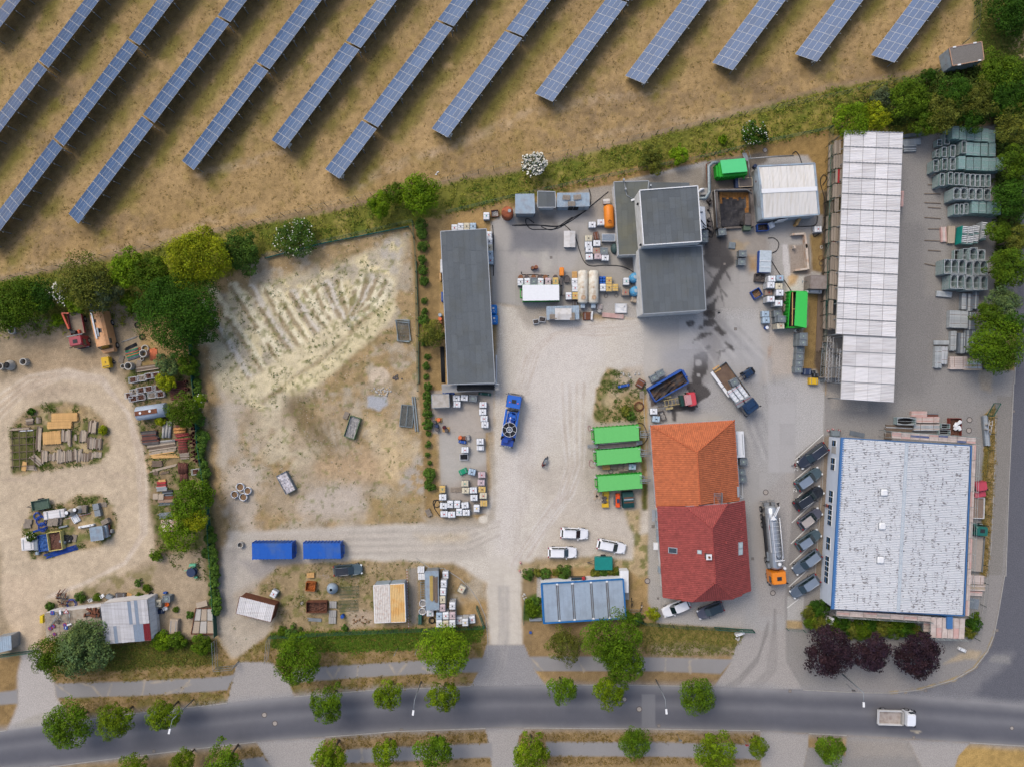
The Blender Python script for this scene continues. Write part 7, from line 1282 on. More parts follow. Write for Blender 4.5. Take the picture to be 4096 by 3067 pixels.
cl_(21,'plastic tanks in the recycling yard','beside the two white long tanks',[(542,775,'w','k',90),(545,830,'w','r',90),(547,897,'y','r',90),(490,898,'w','r',90),(785,825,'w','k',90),(838,765,'y','r',90),(838,828,'y','k',90),(893,825,'y','y',90),(987,772,'w','t',90),(981,868,'k','r')])
cl_('Z7','plastic tanks by the green lidded container','left of the green lidded container',[(1060,535,'w','r',0,2),(1187,525,'b','r'),(1045,635,'w','k',0,2),(1172,655,'e','k',0,2),(1012,752,'k','r'),(1185,755,'w','k',0,2),(1045,855,'w','r',0,2),(1170,920,'w','r',0,2),(960,1090,'b','k'),(970,1190,'b','k'),(1200,1280,'e','r',0,2)])
cl_('Z7','grey steel tank containers','by the green lidded container',[(600,135,'s','k',0,1),(585,270,'s','k',0,1),(1150,1085,'s','k',0,1),(1215,1170,'s','k',0,2),(1560,1440,'s','k',0,2),(1555,1540,'s','k',0,2)])
cl_(31,'grey steel tank containers','in the lower line by the dry strip',[(282,1363,'s','k'),(278,1420,'s','k'),(272,1475,'s','k'),(265,1530,'s','k')]);cl_(31,'plastic tanks in the recycling yard','behind the washing bay',[(435,322,'w','r')])
cl_('Z6','grey steel tank containers','beside the sludge pit',[(265,1540,'s','k'),(265,1640,'s','k'),(595,1510,'s','k',8)]);cl_('Z1','grey steel tank containers','near the blue skip',[(370,325,'s','k',25),(255,405,'s','k',25)]);cl_('Z1','plastic tanks by the orange roof','at the corner of the orange roof',[(245,995,'w','k'),(290,1130,'b','k',-5)])
cl_(22,'grey steel tank containers','right of the orange roof',[(2000,668,'s','k'),(1983,760,'s','k'),(1990,820,'s','k')]);cl_(22,'plastic tanks by the orange roof','between the green containers',[(1040,712,'b','t')])
cl_('ZG','plastic tanks by the corner gate','right of the plank roofed container',[(449,188,'w','r',90),(428,300,'w','k',90,2),(418,400,'w','r',90,2),(412,500,'e','k',90,2),(410,605,'p','k',90,2),(255,675,'w','t'),(655,370,'e','r',62)])
cl_('ZG','plastic tanks by the corner gate','in the block behind the tree',[(537,580,'w','k',90,2),(370,710,'b','k',90,2),(453,705,'w','r',90,2),(538,705,'p','k',90,2),(370,805,'w','k',90,2),(453,810,'e','r',90,2),(538,805,'w','k',90,2),(625,765,'w','r',90),(700,790,'w','y',90,2),(788,755,'w','r',95)])
cl_(13,'plastic tanks by the corner gate','behind the tilted corrugated container',[(150,165,'w','r',60)]);cl_('ZD','plastic tanks at the patched shed','beside the patched shed',[(1995,295,'e','k',90),(2098,238,'s','k')])
tankc('Z1',1680,480,'s','k',30,1,'grey steel tank container held on the fork of the forklift','grey steel tank containers',1.15)
M_crate=mat('pale_crate',g_(206,212,218),ro_=.5,var=.08,orand=.06)
for i in range(4):
 for j in range(3):
  f_=[(1580,650),(1655,610),(1720,575)];x=1575+i*45-0+j*75;y=665+i*55-j*45;t=th_('steel_crate','%s crate of the %s row on the flatbed'%(ORD[j],('top','second','third','bottom')[i]),'crate',(*W('Z1',1600+i*40+j*78,655+i*52-j*50,1.9),1.27),R(28),'strapped crates on the flatbed');box_('box',M_crate,t,0,0,0,.72,.66,.65,ch=.04);box_('label_plate',Mt_,t,0,0,.65,.32,.3,.02)
for x,y,s in((1765,855,'lower left'),(1910,785,'lower right')):t=th_('steel_crate','larger grey case at the %s behind the navy cab'%s,'crate',(*W('Z1',x,y,2.0),1.27),R(28),'strapped crates on the flatbed');box_('box',Mg_,t,0,0,0,1.25,.95,.9,ch=.03)
for a,b in(((1555,690),(1760,540)),((1700,880),(1965,740))):tag(obj('lashing_strap',MB().bar(P3('Z1',*a,2.3),P3('Z1',*b,2.3),.05,.02),M_red),'red lashing strap over the %s crates of the flatbed'%('rear' if a[1]<700 else 'front'),'strap')
def pmesh(mt):
 m=MB()
 for k in range(7):m.box(0,-.35+k*.1167,.11,1.2,.085,.025)
 for x in(-.53,0,.53):m.box(x,0,.02,.12,.8,.09)
 return m.mesh('boards',[mt])
PM={'g':pmesh(Mo_),'f':pmesh(M_woodf)}
for i,(f,x,y,r,k,n,z,lab)in enumerate([('Z4',370,905,0,'f',5,0,'stack of yellow pallets below the middle green container'),('Z4',512,895,0,'g',4,0,'pallet stack right of the yellow pallets'),('Z4',625,910,90,'g',6,0,'taller pallet stack between the green containers'),('Z4',715,905,90,'g',6,0,'pallet stack next to the bluish tank'),(12,775,268,70,'g',2,0,'white grey pallet beside the green skip'),(12,1488,1108,-65,'g',3,0,'brown pallet left of the lower tank apron'),(13,470,2,0,'f',3,0,'yellow pallet by the dark estate car'),(22,1122,93,90,'g',1,0,'pallet by the coiled hose pit'),('ZC',275,660,-5,'g',2,0,'upper pallet left of the blue pipe coil'),('ZC',250,745,5,'g',2,0,'lower pallet left of the blue pipe coil'),('ZC',735,675,82,'g',5,0,'pallet stack under the long white sheet'),('ZC',845,665,82,'g',5,0,'second pallet stack under the long white sheet'),('ZC',930,650,82,'g',2,0,'low pallet right of two pallet stacks'),('ZC',1450,395,85,'g',5,0,'pallet stack right of the concrete cones'),('ZC',1850,295,5,'g',1,0,'pale pallet at the right end of the junk island'),('ZC',1890,660,28,'g',6,0,'tilted pallet stack above the corrugated box'),('ZC',1245,1005,80,'g',1,0,'pallet beside the old tyres'),('Z7',1288,830,90,'g',6,0,'upper dark pallet stack along the green lidded container'),('Z7',1280,990,90,'g',6,0,'lower dark pallet stack along the green lidded container'),('Z8',1270,1140,80,'g',1,0,'pallet left of the green pipes'),('Z8',1610,1230,80,'g',1,0,'pallet behind the large concrete ring'),(21,468,50,-8,'g',1,2.68,'left one of three pallets on the corrugated roof'),(21,565,45,3,'g',1,2.68,'right one of three pallets on the corrugated roof'),(21,515,102,0,'g',1,2.68,'lower one of three pallets on the corrugated roof'),(21,356,1078,0,'g',3,1.5,'pallets left of the grey lid on the corrugated box'),(21,521,1075,90,'g',3,1.5,'pallets right of the grey lid on the corrugated box'),(21,541,718,90,'f',5,0,'yellow pallet stack left of the white long tanks'),('Z1',1360,245,28,'f',1,1.27,'pale pallet lying on the flatbed'),('ZF',165,710,0,'g',1,0,'grey pallet in the middle of the lower apron'),('ZF',196,710,10,'g',1,0,'broken pallet right of the grey one on the apron'),(12,1575,310,0,'f',1,0,'small pallet under the orange barrel'),(12,1640,390,0,'f',1,0,'small pallet under two barrels by the apron'),(31,262,1195,0,'g',2,0,'pallet with a drum below the green lidded container'),('ZD',1620,205,65,'f',1,0,'yellow pallet boards behind the patched shed'),('Z7',1290,1120,90,'g',2,0,'pallet end beside the lower steel tanks')]):
 t=th_('pallet',lab,'pallet',(*W(f,x,y,z+.14*n),z),R(r+random.uniform(-3,3)))
 for j in range(n):o=obj('boards',PM[k],parent=t);o.location=(random.uniform(-.03,.03),random.uniform(-.03,.03),.14*j)
M_gn=mat('bright_green_lid',g_(108,200,110),ro_=.5,var=.03);M_gn2=mat('green_container_side',g_(40,170,50),ro_=.55,var=.08);M_blc=mat('blue_container',g_(24,92,186),ro_=.5,var=.06,dirt=g_(84,110,150),da_=.6,ds_=.45);M_sl=mat('dark_sludge',g_(52,48,48),ro_=.6,var=.4,scale=2,dirt=g_(116,84,54),da_=.7,ds_=.9,bump=.6)
def rolloff(lab,f,pts,h,lidm,sidem,hook='W',bulge=.12,valves=True,ribs=11):
 q=[P3(f,*p,h)for p in pts];t=th_('roll_off_container',lab,'container',gp_='roll-off containers');m=MB();slabq(m,q,.08);obj('lid',m,lidm,t);b=[(p[0],p[1])for p in q]
 for k in range(1,5):s_=patch(q,k/5,k/5+.004,0,1);m=MB();slabq(m,[(p[0],p[1],p[2]+.015)for p in s_],.02);obj('lid_seam',m,lidm,t)
 m=MB();lo=[(p[0],p[1],.25)for p in q];hi=[(p[0],p[1],h-.1)for p in q];m.rings([lo[::-1],hi[::-1]]if area(b)<0 else[lo,hi]);obj('body',m,sidem,t)
 for e0,e1 in((q[0],q[1]),(q[3],q[2])):
  for k in range(ribs+1):p=lerp(e0,e1,k/ribs);d=Vector((q[0][0]-q[3][0],q[0][1]-q[3][1],0)).normalized()*(bulge/2 if e0 is q[0]else-bulge/2);bar_('rib',sidem,t,(p[0]+d.x,p[1]+d.y,.3),(p[0]+d.x,p[1]+d.y,h-.15),bulge)
 a,c=(q[0],q[3])if hook=='W' else(q[1],q[2]);u=Vector((q[0][0]-q[1][0],q[0][1]-q[1][1],0)).normalized()*(1 if hook=='W' else-1)
 m=MB();p,r_=[Vector((*lerp(a,c,s)[:2],0))for s in(.25,.75)]
 for v in(p,r_):m.bar((*v.xy,.3),(*(v+u*.35).xy,1.0),.12);m.bar((*(v+u*.35).xy,1.0),(*v.xy,h-.3),.12)
 m.bar((*(p+u*.35).xy,1.2),(*(r_+u*.35).xy,1.2),.12);obj('hook_frame',m,sidem,t)
 if valves:
  for s in(.1,.9):v=Vector(lerp(a,c,s));obj('valve',MB().tube([(v.x,v.y,1.0),(v.x+u.x*.4,v.y+u.y*.4,1.0)],.1,8).tube([(v.x,v.y,h-.3),(v.x+u.x*.25,v.y+u.y*.25,h-.3)],.07,8),M_inox,t)
  w_=Vector(lerp(q[1],q[2],.12));obj('vent_pipe',MB().tube([(w_.x-.4,w_.y,h+.1),(w_.x+.3,w_.y,h+.1),(w_.x+.3,w_.y-.5,h-.5)],.05,6),M_inox,t)
 return t
for i,(s,pts)in enumerate((('upper',[(160,225),(935,172),(945,435),(180,495)]),('middle',[(200,612),(965,556),(988,805),(215,872)]),('lower',[(220,1065),(990,1017),(1000,1270),(240,1330)]))):rolloff('%s one of three bright green closed containers by the orange roof'%s,'Z4',pts,2.4,M_gn,M_gn2)
rolloff('left blue closed container on the gravel track',12,[(-36,1372),(308,1370),(310,1504),(-34,1508)],2.4,M_blc,M_blc,'E',valves=False);rolloff('right blue closed container with worn lid on the gravel track',12,[(405,1372),(727,1370),(731,1502),(408,1504)],2.2,M_blc,M_blc,'E',valves=False)
rolloff('green container under a white cover by the row of tanks',21,[(90,803),(406,801),(408,936),(92,940)],2.3,mat('white_tarp',g_(240,242,244),ro_=.7,var=.03,bump=.4),M_gn2,'W',.1,False)
t=th_('sludge_container','green container with slanted bright lid by the grey duct','container');c=W('Z6',745,385,1.2);a=ang('Z6',(500,400),(1000,355));t.location=(*c,0);t.rotation_euler=(0,0,a);box_('body',M_gn2,t,0,0,.3,4.6,2.4,2.1,ch=.05)
for k in range(10):
 for s in(-1,1):box_('rib',M_gn2,t,-2.1+k*.46,s*1.25,.35,.12,.12,1.9)
m=MB();q=[P3('Z6',555,195,2.7),P3('Z6',1010,155,2.7),P3('Z6',1058,400,3.1),P3('Z6',597,438,3.1)];slabq(m,q,.08);l_=obj('lid',m,mat('mint_green_lid',g_(84,204,130),ro_=.5,var=.03),None);l_.parent=t;bpy.context.view_layer.update();l_.matrix_parent_inverse=t.matrix_world.inverted()
obj('fittings',MB().box(-2.45,0,.6,.3,2.0,1.4).tube([(-2.6,.9,.4),(-2.6,.9,1.8)],.08).tube([(1.9,-1.3,1.9),(1.9,-1.7,1.6)],.1),M_gn2,t)
t=th_('lidded_container','long green container with raised bright lid beside the dry strip','container');q=[P3('Z7',1345,735,2.3),P3('Z7',1600,735,2.3),P3('Z7',1580,1300,2.3),P3('Z7',1310,1300,2.3)]
for i in range(4):m=MB();a,b=q[i],q[(i+1)%4];m.bar((a[0],a[1],1.2),(b[0],b[1],1.2),.12,2.3);obj('side',m,M_gn2,t)
m=MB();slabq(m,[(p[0],p[1],1.0)for p in q],.1);obj('floor',m,M_dark,t);m=MB();a,b=P3('Z7',1380,750,2.35),P3('Z7',1375,1275,2.35);m.bar(a,b,.12);c=P3('Z7',1440,1270,2.3);m.bar(lerp(a,b,.5),(lerp(a,b,.5)[0]+1,lerp(a,b,.5)[1],2.35),.1);obj('inner_frame',m,M_woodf,t)
m=MB();slabq(m,[P3('Z7',1440,723,2.8),P3('Z7',1620,745,2.5),P3('Z7',1600,1312,2.5),P3('Z7',1410,1273,2.8)],.08);obj('lid',m,mat('vivid_green_lid',g_(70,208,92),ro_=.5,var=.03),t)
for k in range(11):a=lerp(q[0],q[3],k/10);box_('rib',M_gn2,t,a[0]-.12,a[1],.3,.12,.12,1.9)
def ob_(name,lab,f,c,L,w_,h,rot,sidem,fillm=None,fh=.5,hh=None,cat='skip',th=.07,flare=1.0,mid=0):
 t=th_(name,lab,cat,W(f,*c,h),R(rot))
 for i,(x,y,sx,sy)in enumerate(((0,w_/2,L,th),(0,-w_/2,L,th),(L/2,0,th,w_),(-L/2,0,th,w_))):box_('side',sidem,t,x,y,0,sx,sy,h)
 box_('floor',sidem,t,0,0,.05,L-th,w_-th,.05)
 for k in range(mid):box_('cross_bar',sidem,t,-L/2+L*(k+1)/(mid+1),0,h-.08,.06,w_,.08)
 if fillm:
  n=7;rd=random.Random(int(L*100));V=[[(-L/2+.05+(L-.1)*i/n,-w_/2+.05+(w_-.1)*j/n,h*fh+rd.uniform(-.12,.12)*h)for i in range(n+1)]for j in range(n+1)];m=MB();m.add([v for r_ in V for v in r_],[(j*(n+1)+i,j*(n+1)+i+1,(j+1)*(n+1)+i+1,(j+1)*(n+1)+i)for j in range(n)for i in range(n)]);obj('contents',m,fillm,t)
 return t
M_bsk=mat('blue_skip',g_(44,88,170),ro_=.5,var=.12,dirt=g_(90,110,140),da_=.4);M_rub=mat('grey_rubble',g_(160,158,156),ro_=.95,var=.35,scale=3,bump=1);M_scr=mat('rusty_scrap',g_(104,72,60),ro_=.9,var=.5,scale=6,bump=1);M_gsk=mat('green_skip',g_(104,128,92),ro_=.7,var=.15);M_soil=mat('brown_soil',g_(136,108,80),ro_=.95,var=.35,scale=4,bump=1);M_junk=mat('mixed_waste',g_(200,196,200),ro_=.8,var=.6,scale=2.5,bump=1)
t=ob_('skip_container','long open blue skip filled with black sludge','Z1',(505,540),6.3,2.45,1.7,30,M_bsk,M_sl,.55,th=.12);box_('top_flap',M_bsk,t,0,1.15,1.65,6.2,.3,.1);obj('hook_frame',MB().box(3.3,.5,.6,.4,1.0,.8).cyl(3.55,-.4,.4,.18,.2,10),M_bsk,t)
ob_('small_skip','small tilted blue skip with brown residue','Z7',(820,765),1.5,1.35,.9,30,Mb_,M_soil,.3);ob_('small_skip','blue skip with black sludge below the metal pump house','Z6',(1345,1425),1.8,1.1,.9,4,Mb_,M_sl,.6);ob_('steel_trough','dark steel trough by the blue trailer with lids','Z7',(868,520),1.6,1.25,.7,-5,Mi_,Mi_,.4,cat='trough',mid=1)
ob_('rubble_skip','green edged skip full of grey rubble and pipes on the plot',12,(828,372),3.6,1.75,.9,72,M_gsk,M_rub,.6);t=ob_('waste_skip','open skip with white bags and waste on the plot',12,(256,850),3.4,1.75,1.0,118,mat('grey_blue_skip',g_(120,130,138),ro_=.7,var=.2),M_junk,.8)
ob_('rusty_box','rust brown open steel box with cross bars on the lower plot',13,(520,278),3.3,1.75,1.1,0,Mr_,M_scr,.25,mid=2);ob_('small_skip','small tipping skip with orange rust inside, blue outside',13,(468,100),1.5,1.4,.9,-5,mat('orange_rust',g_(170,96,44),ro_=.8,var=.2),mat('orange_rust',(.3,.1,.05)),.3)
ob_('yellow_skip','open pale yellow skip of scrap on the junk island','ZC',(830,1070),2.2,3.0,1.0,8,mat('pale_yellow',g_(220,206,130),ro_=.6,var=.08),M_scr,.5);ob_('pipe_crate','crate of blue, red and green pipes on the junk island','ZC',(590,1110),1.6,2.6,.8,8,Mb_,mat('coloured_scrap',g_(50,90,150),ro_=.7,var=.7,scale=5,bump=1),.8,cat='crate');ob_('red_skip','dark red skip by the coloured scaffold boards',32,(1620,370),1.9,2.9,.8,0,mat('oxide_red',g_(126,58,48),ro_=.8,var=.2),M_scr,.3)
m=MB();rd=random.Random(4)
for k in range(9):m.box(W(32,1605,340)[0]-.4+rd.random()*.9,W(32,1605,340)[1]-.9+rd.random()*1.4,.6+rd.random()*.2,.6,.5,.25,rd.random()*3,.08)
tag(obj('white_tarpaulin',m,Mt_),'crumpled white sheeting lying in the dark red skip','tarpaulin')
for f,x,y,w_,h_,lab,mt in((11,2060,185,60,55,'small steel basin of water by the rusty round tank',Mi_),(22,1300,270,40,80,'narrow brown trough below the tractor unit',Mi_)):s=FR[f][2]*24;ob_('steel_basin',lab,f,(x,y),w_/s,h_/s,.5,5 if w_>50 else 20,Mr_ if w_>50 else Mi_,M_rub,.3,cat='basin')
def htank(lab,f,a,b,r,mt,saddles=True,z=None,name='storage_tank',ends=.25):
 z=z or r+.25;p,q=W(f,*a,z+r*.7),W(f,*b,z+r*.7);t=th_(name,lab,'tank',p,math.atan2(q[1]-p[1],q[0]-p[0]));L=math.hypot(q[0]-p[0],q[1]-p[1]);n=20;m=MB()
 m.rings([[(x,r*s*math.cos(2*math.pi*k/n),z+r*s*math.sin(2*math.pi*k/n))for k in range(n)]for x,s in((0,.55),(ends*.4,.85),(ends,1),(L-ends,1),(L-ends*.4,.85),(L,.55))],sm=True);obj('shell',m,mt,t)
 for x in(L*.2,L*.8):box_('saddle',Mi_,t,x,0,0,.25,r*1.5,z-r*.6)
 return t,L,z+r
M_whr=mat('stained_white_tank',g_(226,222,208),ro_=.5,var=.05,scale=1,dirt=g_(176,140,96),da_=.5,ds_=1.4)
for x,s in((614,'left'),(706,'right')):
 t,L,zt=htank('%s one of two long white stained tanks lying side by side'%s,21,(x,962),(x,674),.86,M_whr,ends=.3);obj('manhole',MB().ringpipe(.95,0,zt-.05,.38,.28,.12,18).cyl(.95,0,zt-.05,.26,.08,14).cyl(2.6,.1,zt-.05,.12,.12,10),mat('rusty_white',g_(200,170,140),ro_=.8,var=.3),t);box_('valve_box',Mc_,t,-.35,0,.3,.7,.7,.8)
t,L,zt=htank('bright orange tank by the white tanks and hall wall',21,(845,308),(835,108),.82,mat('tank_orange',g_(232,138,42),ro_=.45,var=.04),ends=.3);m=MB();[m.cyl(.9+.22*math.cos(k*1.3),.22*math.sin(k*1.3),zt-.05,.08,.15,8)for k in range(6)];obj('manhole',m,Mr_,t)
t=th_('rusty_boiler','rusty round tank with peeled orange top by the green fence','tank',W(11,2168,185,1.2));obj('shell',MB().lathe(0,0,[(.98,0),(.98,1.9),(.9,2.1),(.5,2.25),(.05,2.3)],20),mat('peeling_rust',g_(176,100,66),ro_=.8,var=.15,dirt=g_(104,56,40),da_=.9,ds_=1),t);cyl_('lid',Mg_,t,.35,.15,2.2,.28,.15,14)
for x,y,s in((1062,737,'upper'),(1066,855,'lower')):t=th_('reactor_vessel','%s round blue vessel at the hall wall'%s,'tank',W(21,x,y,2.0));obj('shell',MB().lathe(0,0,[(.7,0),(.82,.3),(.82,1.8),(.6,2.15),(.25,2.3)],20),mat('vessel_blue',g_(84,160,204),ro_=.4,var=.06),t);m=MB().cyl(0,0,2.3,.3,.08,14);[m.cyl(.6*math.cos(k),.6*math.sin(k),2.0,.07,.18,6)for k in range(6)];obj('lid',m,Mc_,t)
t,L,zt=htank('grey cylindrical tank with a rusty stripe in the storage yard','ZB',(238,870),(585,820),1.15,mat('grey_blue_tank',g_(170,184,200),ro_=.5,var=.06),z=1.0,ends=.06);bar_('rust_stripe',Mr_,t,(.1,0,zt-.01),(L*.78,0,zt-.01),.75,.04);obj('manhole',MB().cyl(1.0,0,zt,.2,.06,12).cyl(2.6,.1,zt,.22,.06,12),Mt_,t)
for x,y,s in((2046,1015,'upper'),(2053,1102,'lower')):t=th_('blue_tank','%s one of two bright blue plastic tanks at the long shed'%s,'tank',W(11,x,y,1.2));box_('body',mat('vivid_blue_plastic',g_(28,122,204),ro_=.4,var=.05),t,0,0,0,1.25,1.6,1.25,ch=.18);obj('cap',MB().cyl(0,.2,1.25,.18,.08,12).box(.1,-.3,1.25,.3,.08,.05),Mt_,t)
t=th_('silo_cone','pale blue conical mixer funnel on the lower plot','funnel',W(13,648,125,1.0));obj('shell',MB().lathe(.1,.1,[(.75,0),(.95,.5),(.85,.95),(.3,1.5),(.25,1.55),(.24,1.5)],22,cap1=False),Mc_,t)
def barrel(f,x,y,c,lab,r=.3,h=.88,top=None):t=th_('barrel',lab,'barrel',W(f,x,y,h));obj('drum',MB().lathe(0,0,[(r,0),(r,.3),(r+.015,.32),(r,.34),(r,.6),(r+.015,.62),(r,h)],14),c,t);cyl_('lid',top or c,t,0,0,h-.03,r*.9,.035,14)
M_or=mat('orange_plastic',g_(232,120,70),ro_=.5);M_dkb=mat('dark_blue_drum',g_(48,62,92),ro_=.5);M_rdr=mat('rusty_drum',g_(140,96,68),ro_=.8,var=.2)
for i,(f,x,y,c,lab,tp)in enumerate([(12,1575,306,M_or,'orange barrel left of the tank apron',None),(12,1540,328,M_dkb,'grey barrel next to the orange one',Mi_),(12,1558,360,M_dkb,'dark blue barrel below the orange one',None),(12,1562,393,Mi_,'dark grey barrel lowest in its group',None),(12,1622,372,M_dkb,'open barrel of dark red liquid',mat('dark_red_liquid',g_(92,34,34),ro_=.2)),(12,1642,400,M_dkb,'barrel with grey lid beside the red liquid one',Mi_),(21,178,655,M_dkb,'open barrel left of the red one on the concrete',M_rdr),(21,208,648,M_red,'red open barrel on the concrete',M_rdr),('Z7',980,1305,Mb_,'blue drum below the bluish tanks',Mt_),(12,1636,52,Mt_,'left one of two white barrels at the long shed',Mg_),(12,1671,57,Mt_,'right one of two white barrels at the long shed',Mg_),(11,1587,1062,Mc_,'pale green barrel at the long shed wall',None),(11,1587,1096,M_or,'orange brown barrel at the long shed wall',None),(11,1590,1126,M_rdr,'rusty barrel at the long shed wall',None),(21,403,72,Mt_,'white barrel on the corrugated shed roof side',None),(21,755,1028,Mw_,'round concrete barrel by the red beams',None),(31,255,1197,Mt_,'white drum on the pallet below the lidded container',Mi_),(12,1760,460,M_or,'orange round lid barrel by the wheelbarrows',None),(13,742,360,Mb_,'tiny blue canister on the lower plot',None),('Z6',1205,295,M_dkb,'dark drum behind the metal pump house',None)]):barrel(f,x,y,c,lab,top=tp)
for i,x in enumerate((75,128,187,240,288,375)):barrel(21,x,737,M_rdr,'%s rusty barrel behind the tank row above the white cover'%ORD[i],.42,.9,Mi_ if i%2 else M_rdr)
Mz_=mat('concrete_ring_surface',g_(190,186,178),ro_=.95,var=.1)
for f,x,y,r,h,lab in[('Z8',1690,1030,75,.9,'large open concrete ring among the pipes'),('Z8',1728,938,72,.35,'low concrete ring behind the large one'),('Z8',1668,1135,36,.4,'small concrete ring below the large one'),('Z8',1402,1270,74,1.2,'tall concrete ring with bars inside'),('Z8',1300,1275,46,.5,'concrete ring filled with green fittings'),('ZA',270,258,42,.9,'lone open concrete ring on the sand'),('ZA',60,290,36,1.1,'concrete cone with round hole at the left edge'),('ZA',-5,310,40,.8,'concrete ring cut by the left edge'),(1,98,1195,32,.5,'white concrete ring under the left shrubs'),('ZC',1085,470,48,1.3,'left concrete cone with white lid on the junk island'),('ZC',1255,410,48,1.3,'right concrete cone with white lid on the junk island'),(3,128,597,24,.6,'white ring by the left gate container'),(2,2070,1385,26,.7,'stone well ring on a pallet left of the blue container')]:
 rr=r/FR[f][2]/24;t=th_('concrete_ring',lab,'concrete ring',W(f,x,y,h));m=MB()
 if 'cone' in lab:m.lathe(.25,-.1,[(rr*1.7,0),(rr*1.7,h*.35),(rr,h)],20,cap1=False);obj('shell',m,Mz_,t);m=MB();_=m.cyl(0,0,h,rr*.75,.05,16)if 'lid' in lab else m.cyl(.2,-.1,h-.04,rr*.6,.05,14);obj('lid' if 'lid' in lab else 'opening',m,Mt_ if 'lid' in lab else M_dark,t)
 else:m.ringpipe(0,0,0,rr,rr*.78,h,22);obj('shell',m,Mz_,t)
for f,x,y,r,lab in[(2,2070,885,35,'top one of four open big bags of gravel'),(2,2135,918,32,'right one of four open big bags of gravel'),(2,2022,950,32,'left one of four open big bags of gravel'),(2,2097,972,34,'lowest one of four open big bags of gravel'),('ZG',163,545,46,'upper big bag below the ladder frame'),('ZG',157,648,46,'lower big bag below the ladder frame')]:
 rr=r/FR[f][2]/24;t=th_('big_bag',lab,'big bag',W(f,x,y,.6));obj('bag',MB().lathe(0,0,[(rr*.9,0),(rr,.3),(rr*1.02,.65),(rr*.86,.68),(rr*.84,.45)],16,cap1=False),Mt_,t);cyl_('gravel',M_soil if f==2 else M_rub,t,0,0,.3,rr*.86,.16,14)
 for k in range(4):a=k*1.57+.6;obj('loop',MB().tube([(rr*.9*math.cos(a-.25),rr*.9*math.sin(a-.25),.66),(rr*1.1*math.cos(a),rr*1.1*math.sin(a),.8),(rr*.9*math.cos(a+.25),rr*.9*math.sin(a+.25),.66)],.025,5),Mb_,t)
for i,(x,y)in enumerate(((1010,1000),(1085,990),(1160,1000),(1130,1060),(1070,1030))):t=th_('old_tyre','%s tyre from the left in the heap on the junk island'%ORD[i],'tyre',W('ZC',x,y,.3));obj('tread',MB().torus(0,0,.14,.33,.13,18,8),Mk_,t);cyl_('hub',Mg_ if i==3 else Mp_,t,0,0,.08,.16,.06,12)
def bu_(name,part,lab,f,c,L,w_,rot,n,mt,layers=1,th=.14,cat='pile',pipe=False,jit=.06,z=0.0,straps=False,round_=None):
 """n pieces side by side, L long, w_ wide altogether (metres), lying at angle rot"""
 t=th_(name,lab,cat,(*W(f,*c,z+th*layers),z),R(rot));rd=random.Random(int(c[0]*3+c[1]));s=w_/n;mts=mt if isinstance(mt,list)else[mt];me={}
 for l in range(layers):
  for k in range(n-l*(1 if pipe else 0)):
   mm=mts[rd.randrange(len(mts))]
   if mm.name not in me:m=MB();_=m.hpipe((-L/2,0,s*.48),(L/2,0,s*.48),s*.47,s*.36,8)if pipe else m.box(0,0,0,L,s*.92,th*.95);me[mm.name]=m.mesh(part,[mm])
   o=obj(part,me[mm.name],parent=t);o.location=(rd.uniform(-1,1)*jit*L,-w_/2+s*(k+.5+(l*.5 if pipe else 0)),l*(s*.85 if pipe else th)+(0 if pipe else rd.uniform(0,.03)));o.rotation_euler=(0,0,rd.uniform(-1,1)*jit*.35);o.scale=(rd.uniform(1-jit*2.5,1),1,1)
 if straps:
  for x in(-L*.25,L*.25):box_('strap',Mr_,t,x,0,th*layers,.05,w_,.02)
 return t
M_wd2=mat('dark_wood',g_(120,104,90),ro_=.9,var=.2,stretch=(1,6,1));M_wd3=mat('pale_wood',g_(184,168,148),ro_=.9,var=.15,stretch=(1,6,1));GW=[Mo_,M_wd2,M_wd3];s_=1/2.957/24
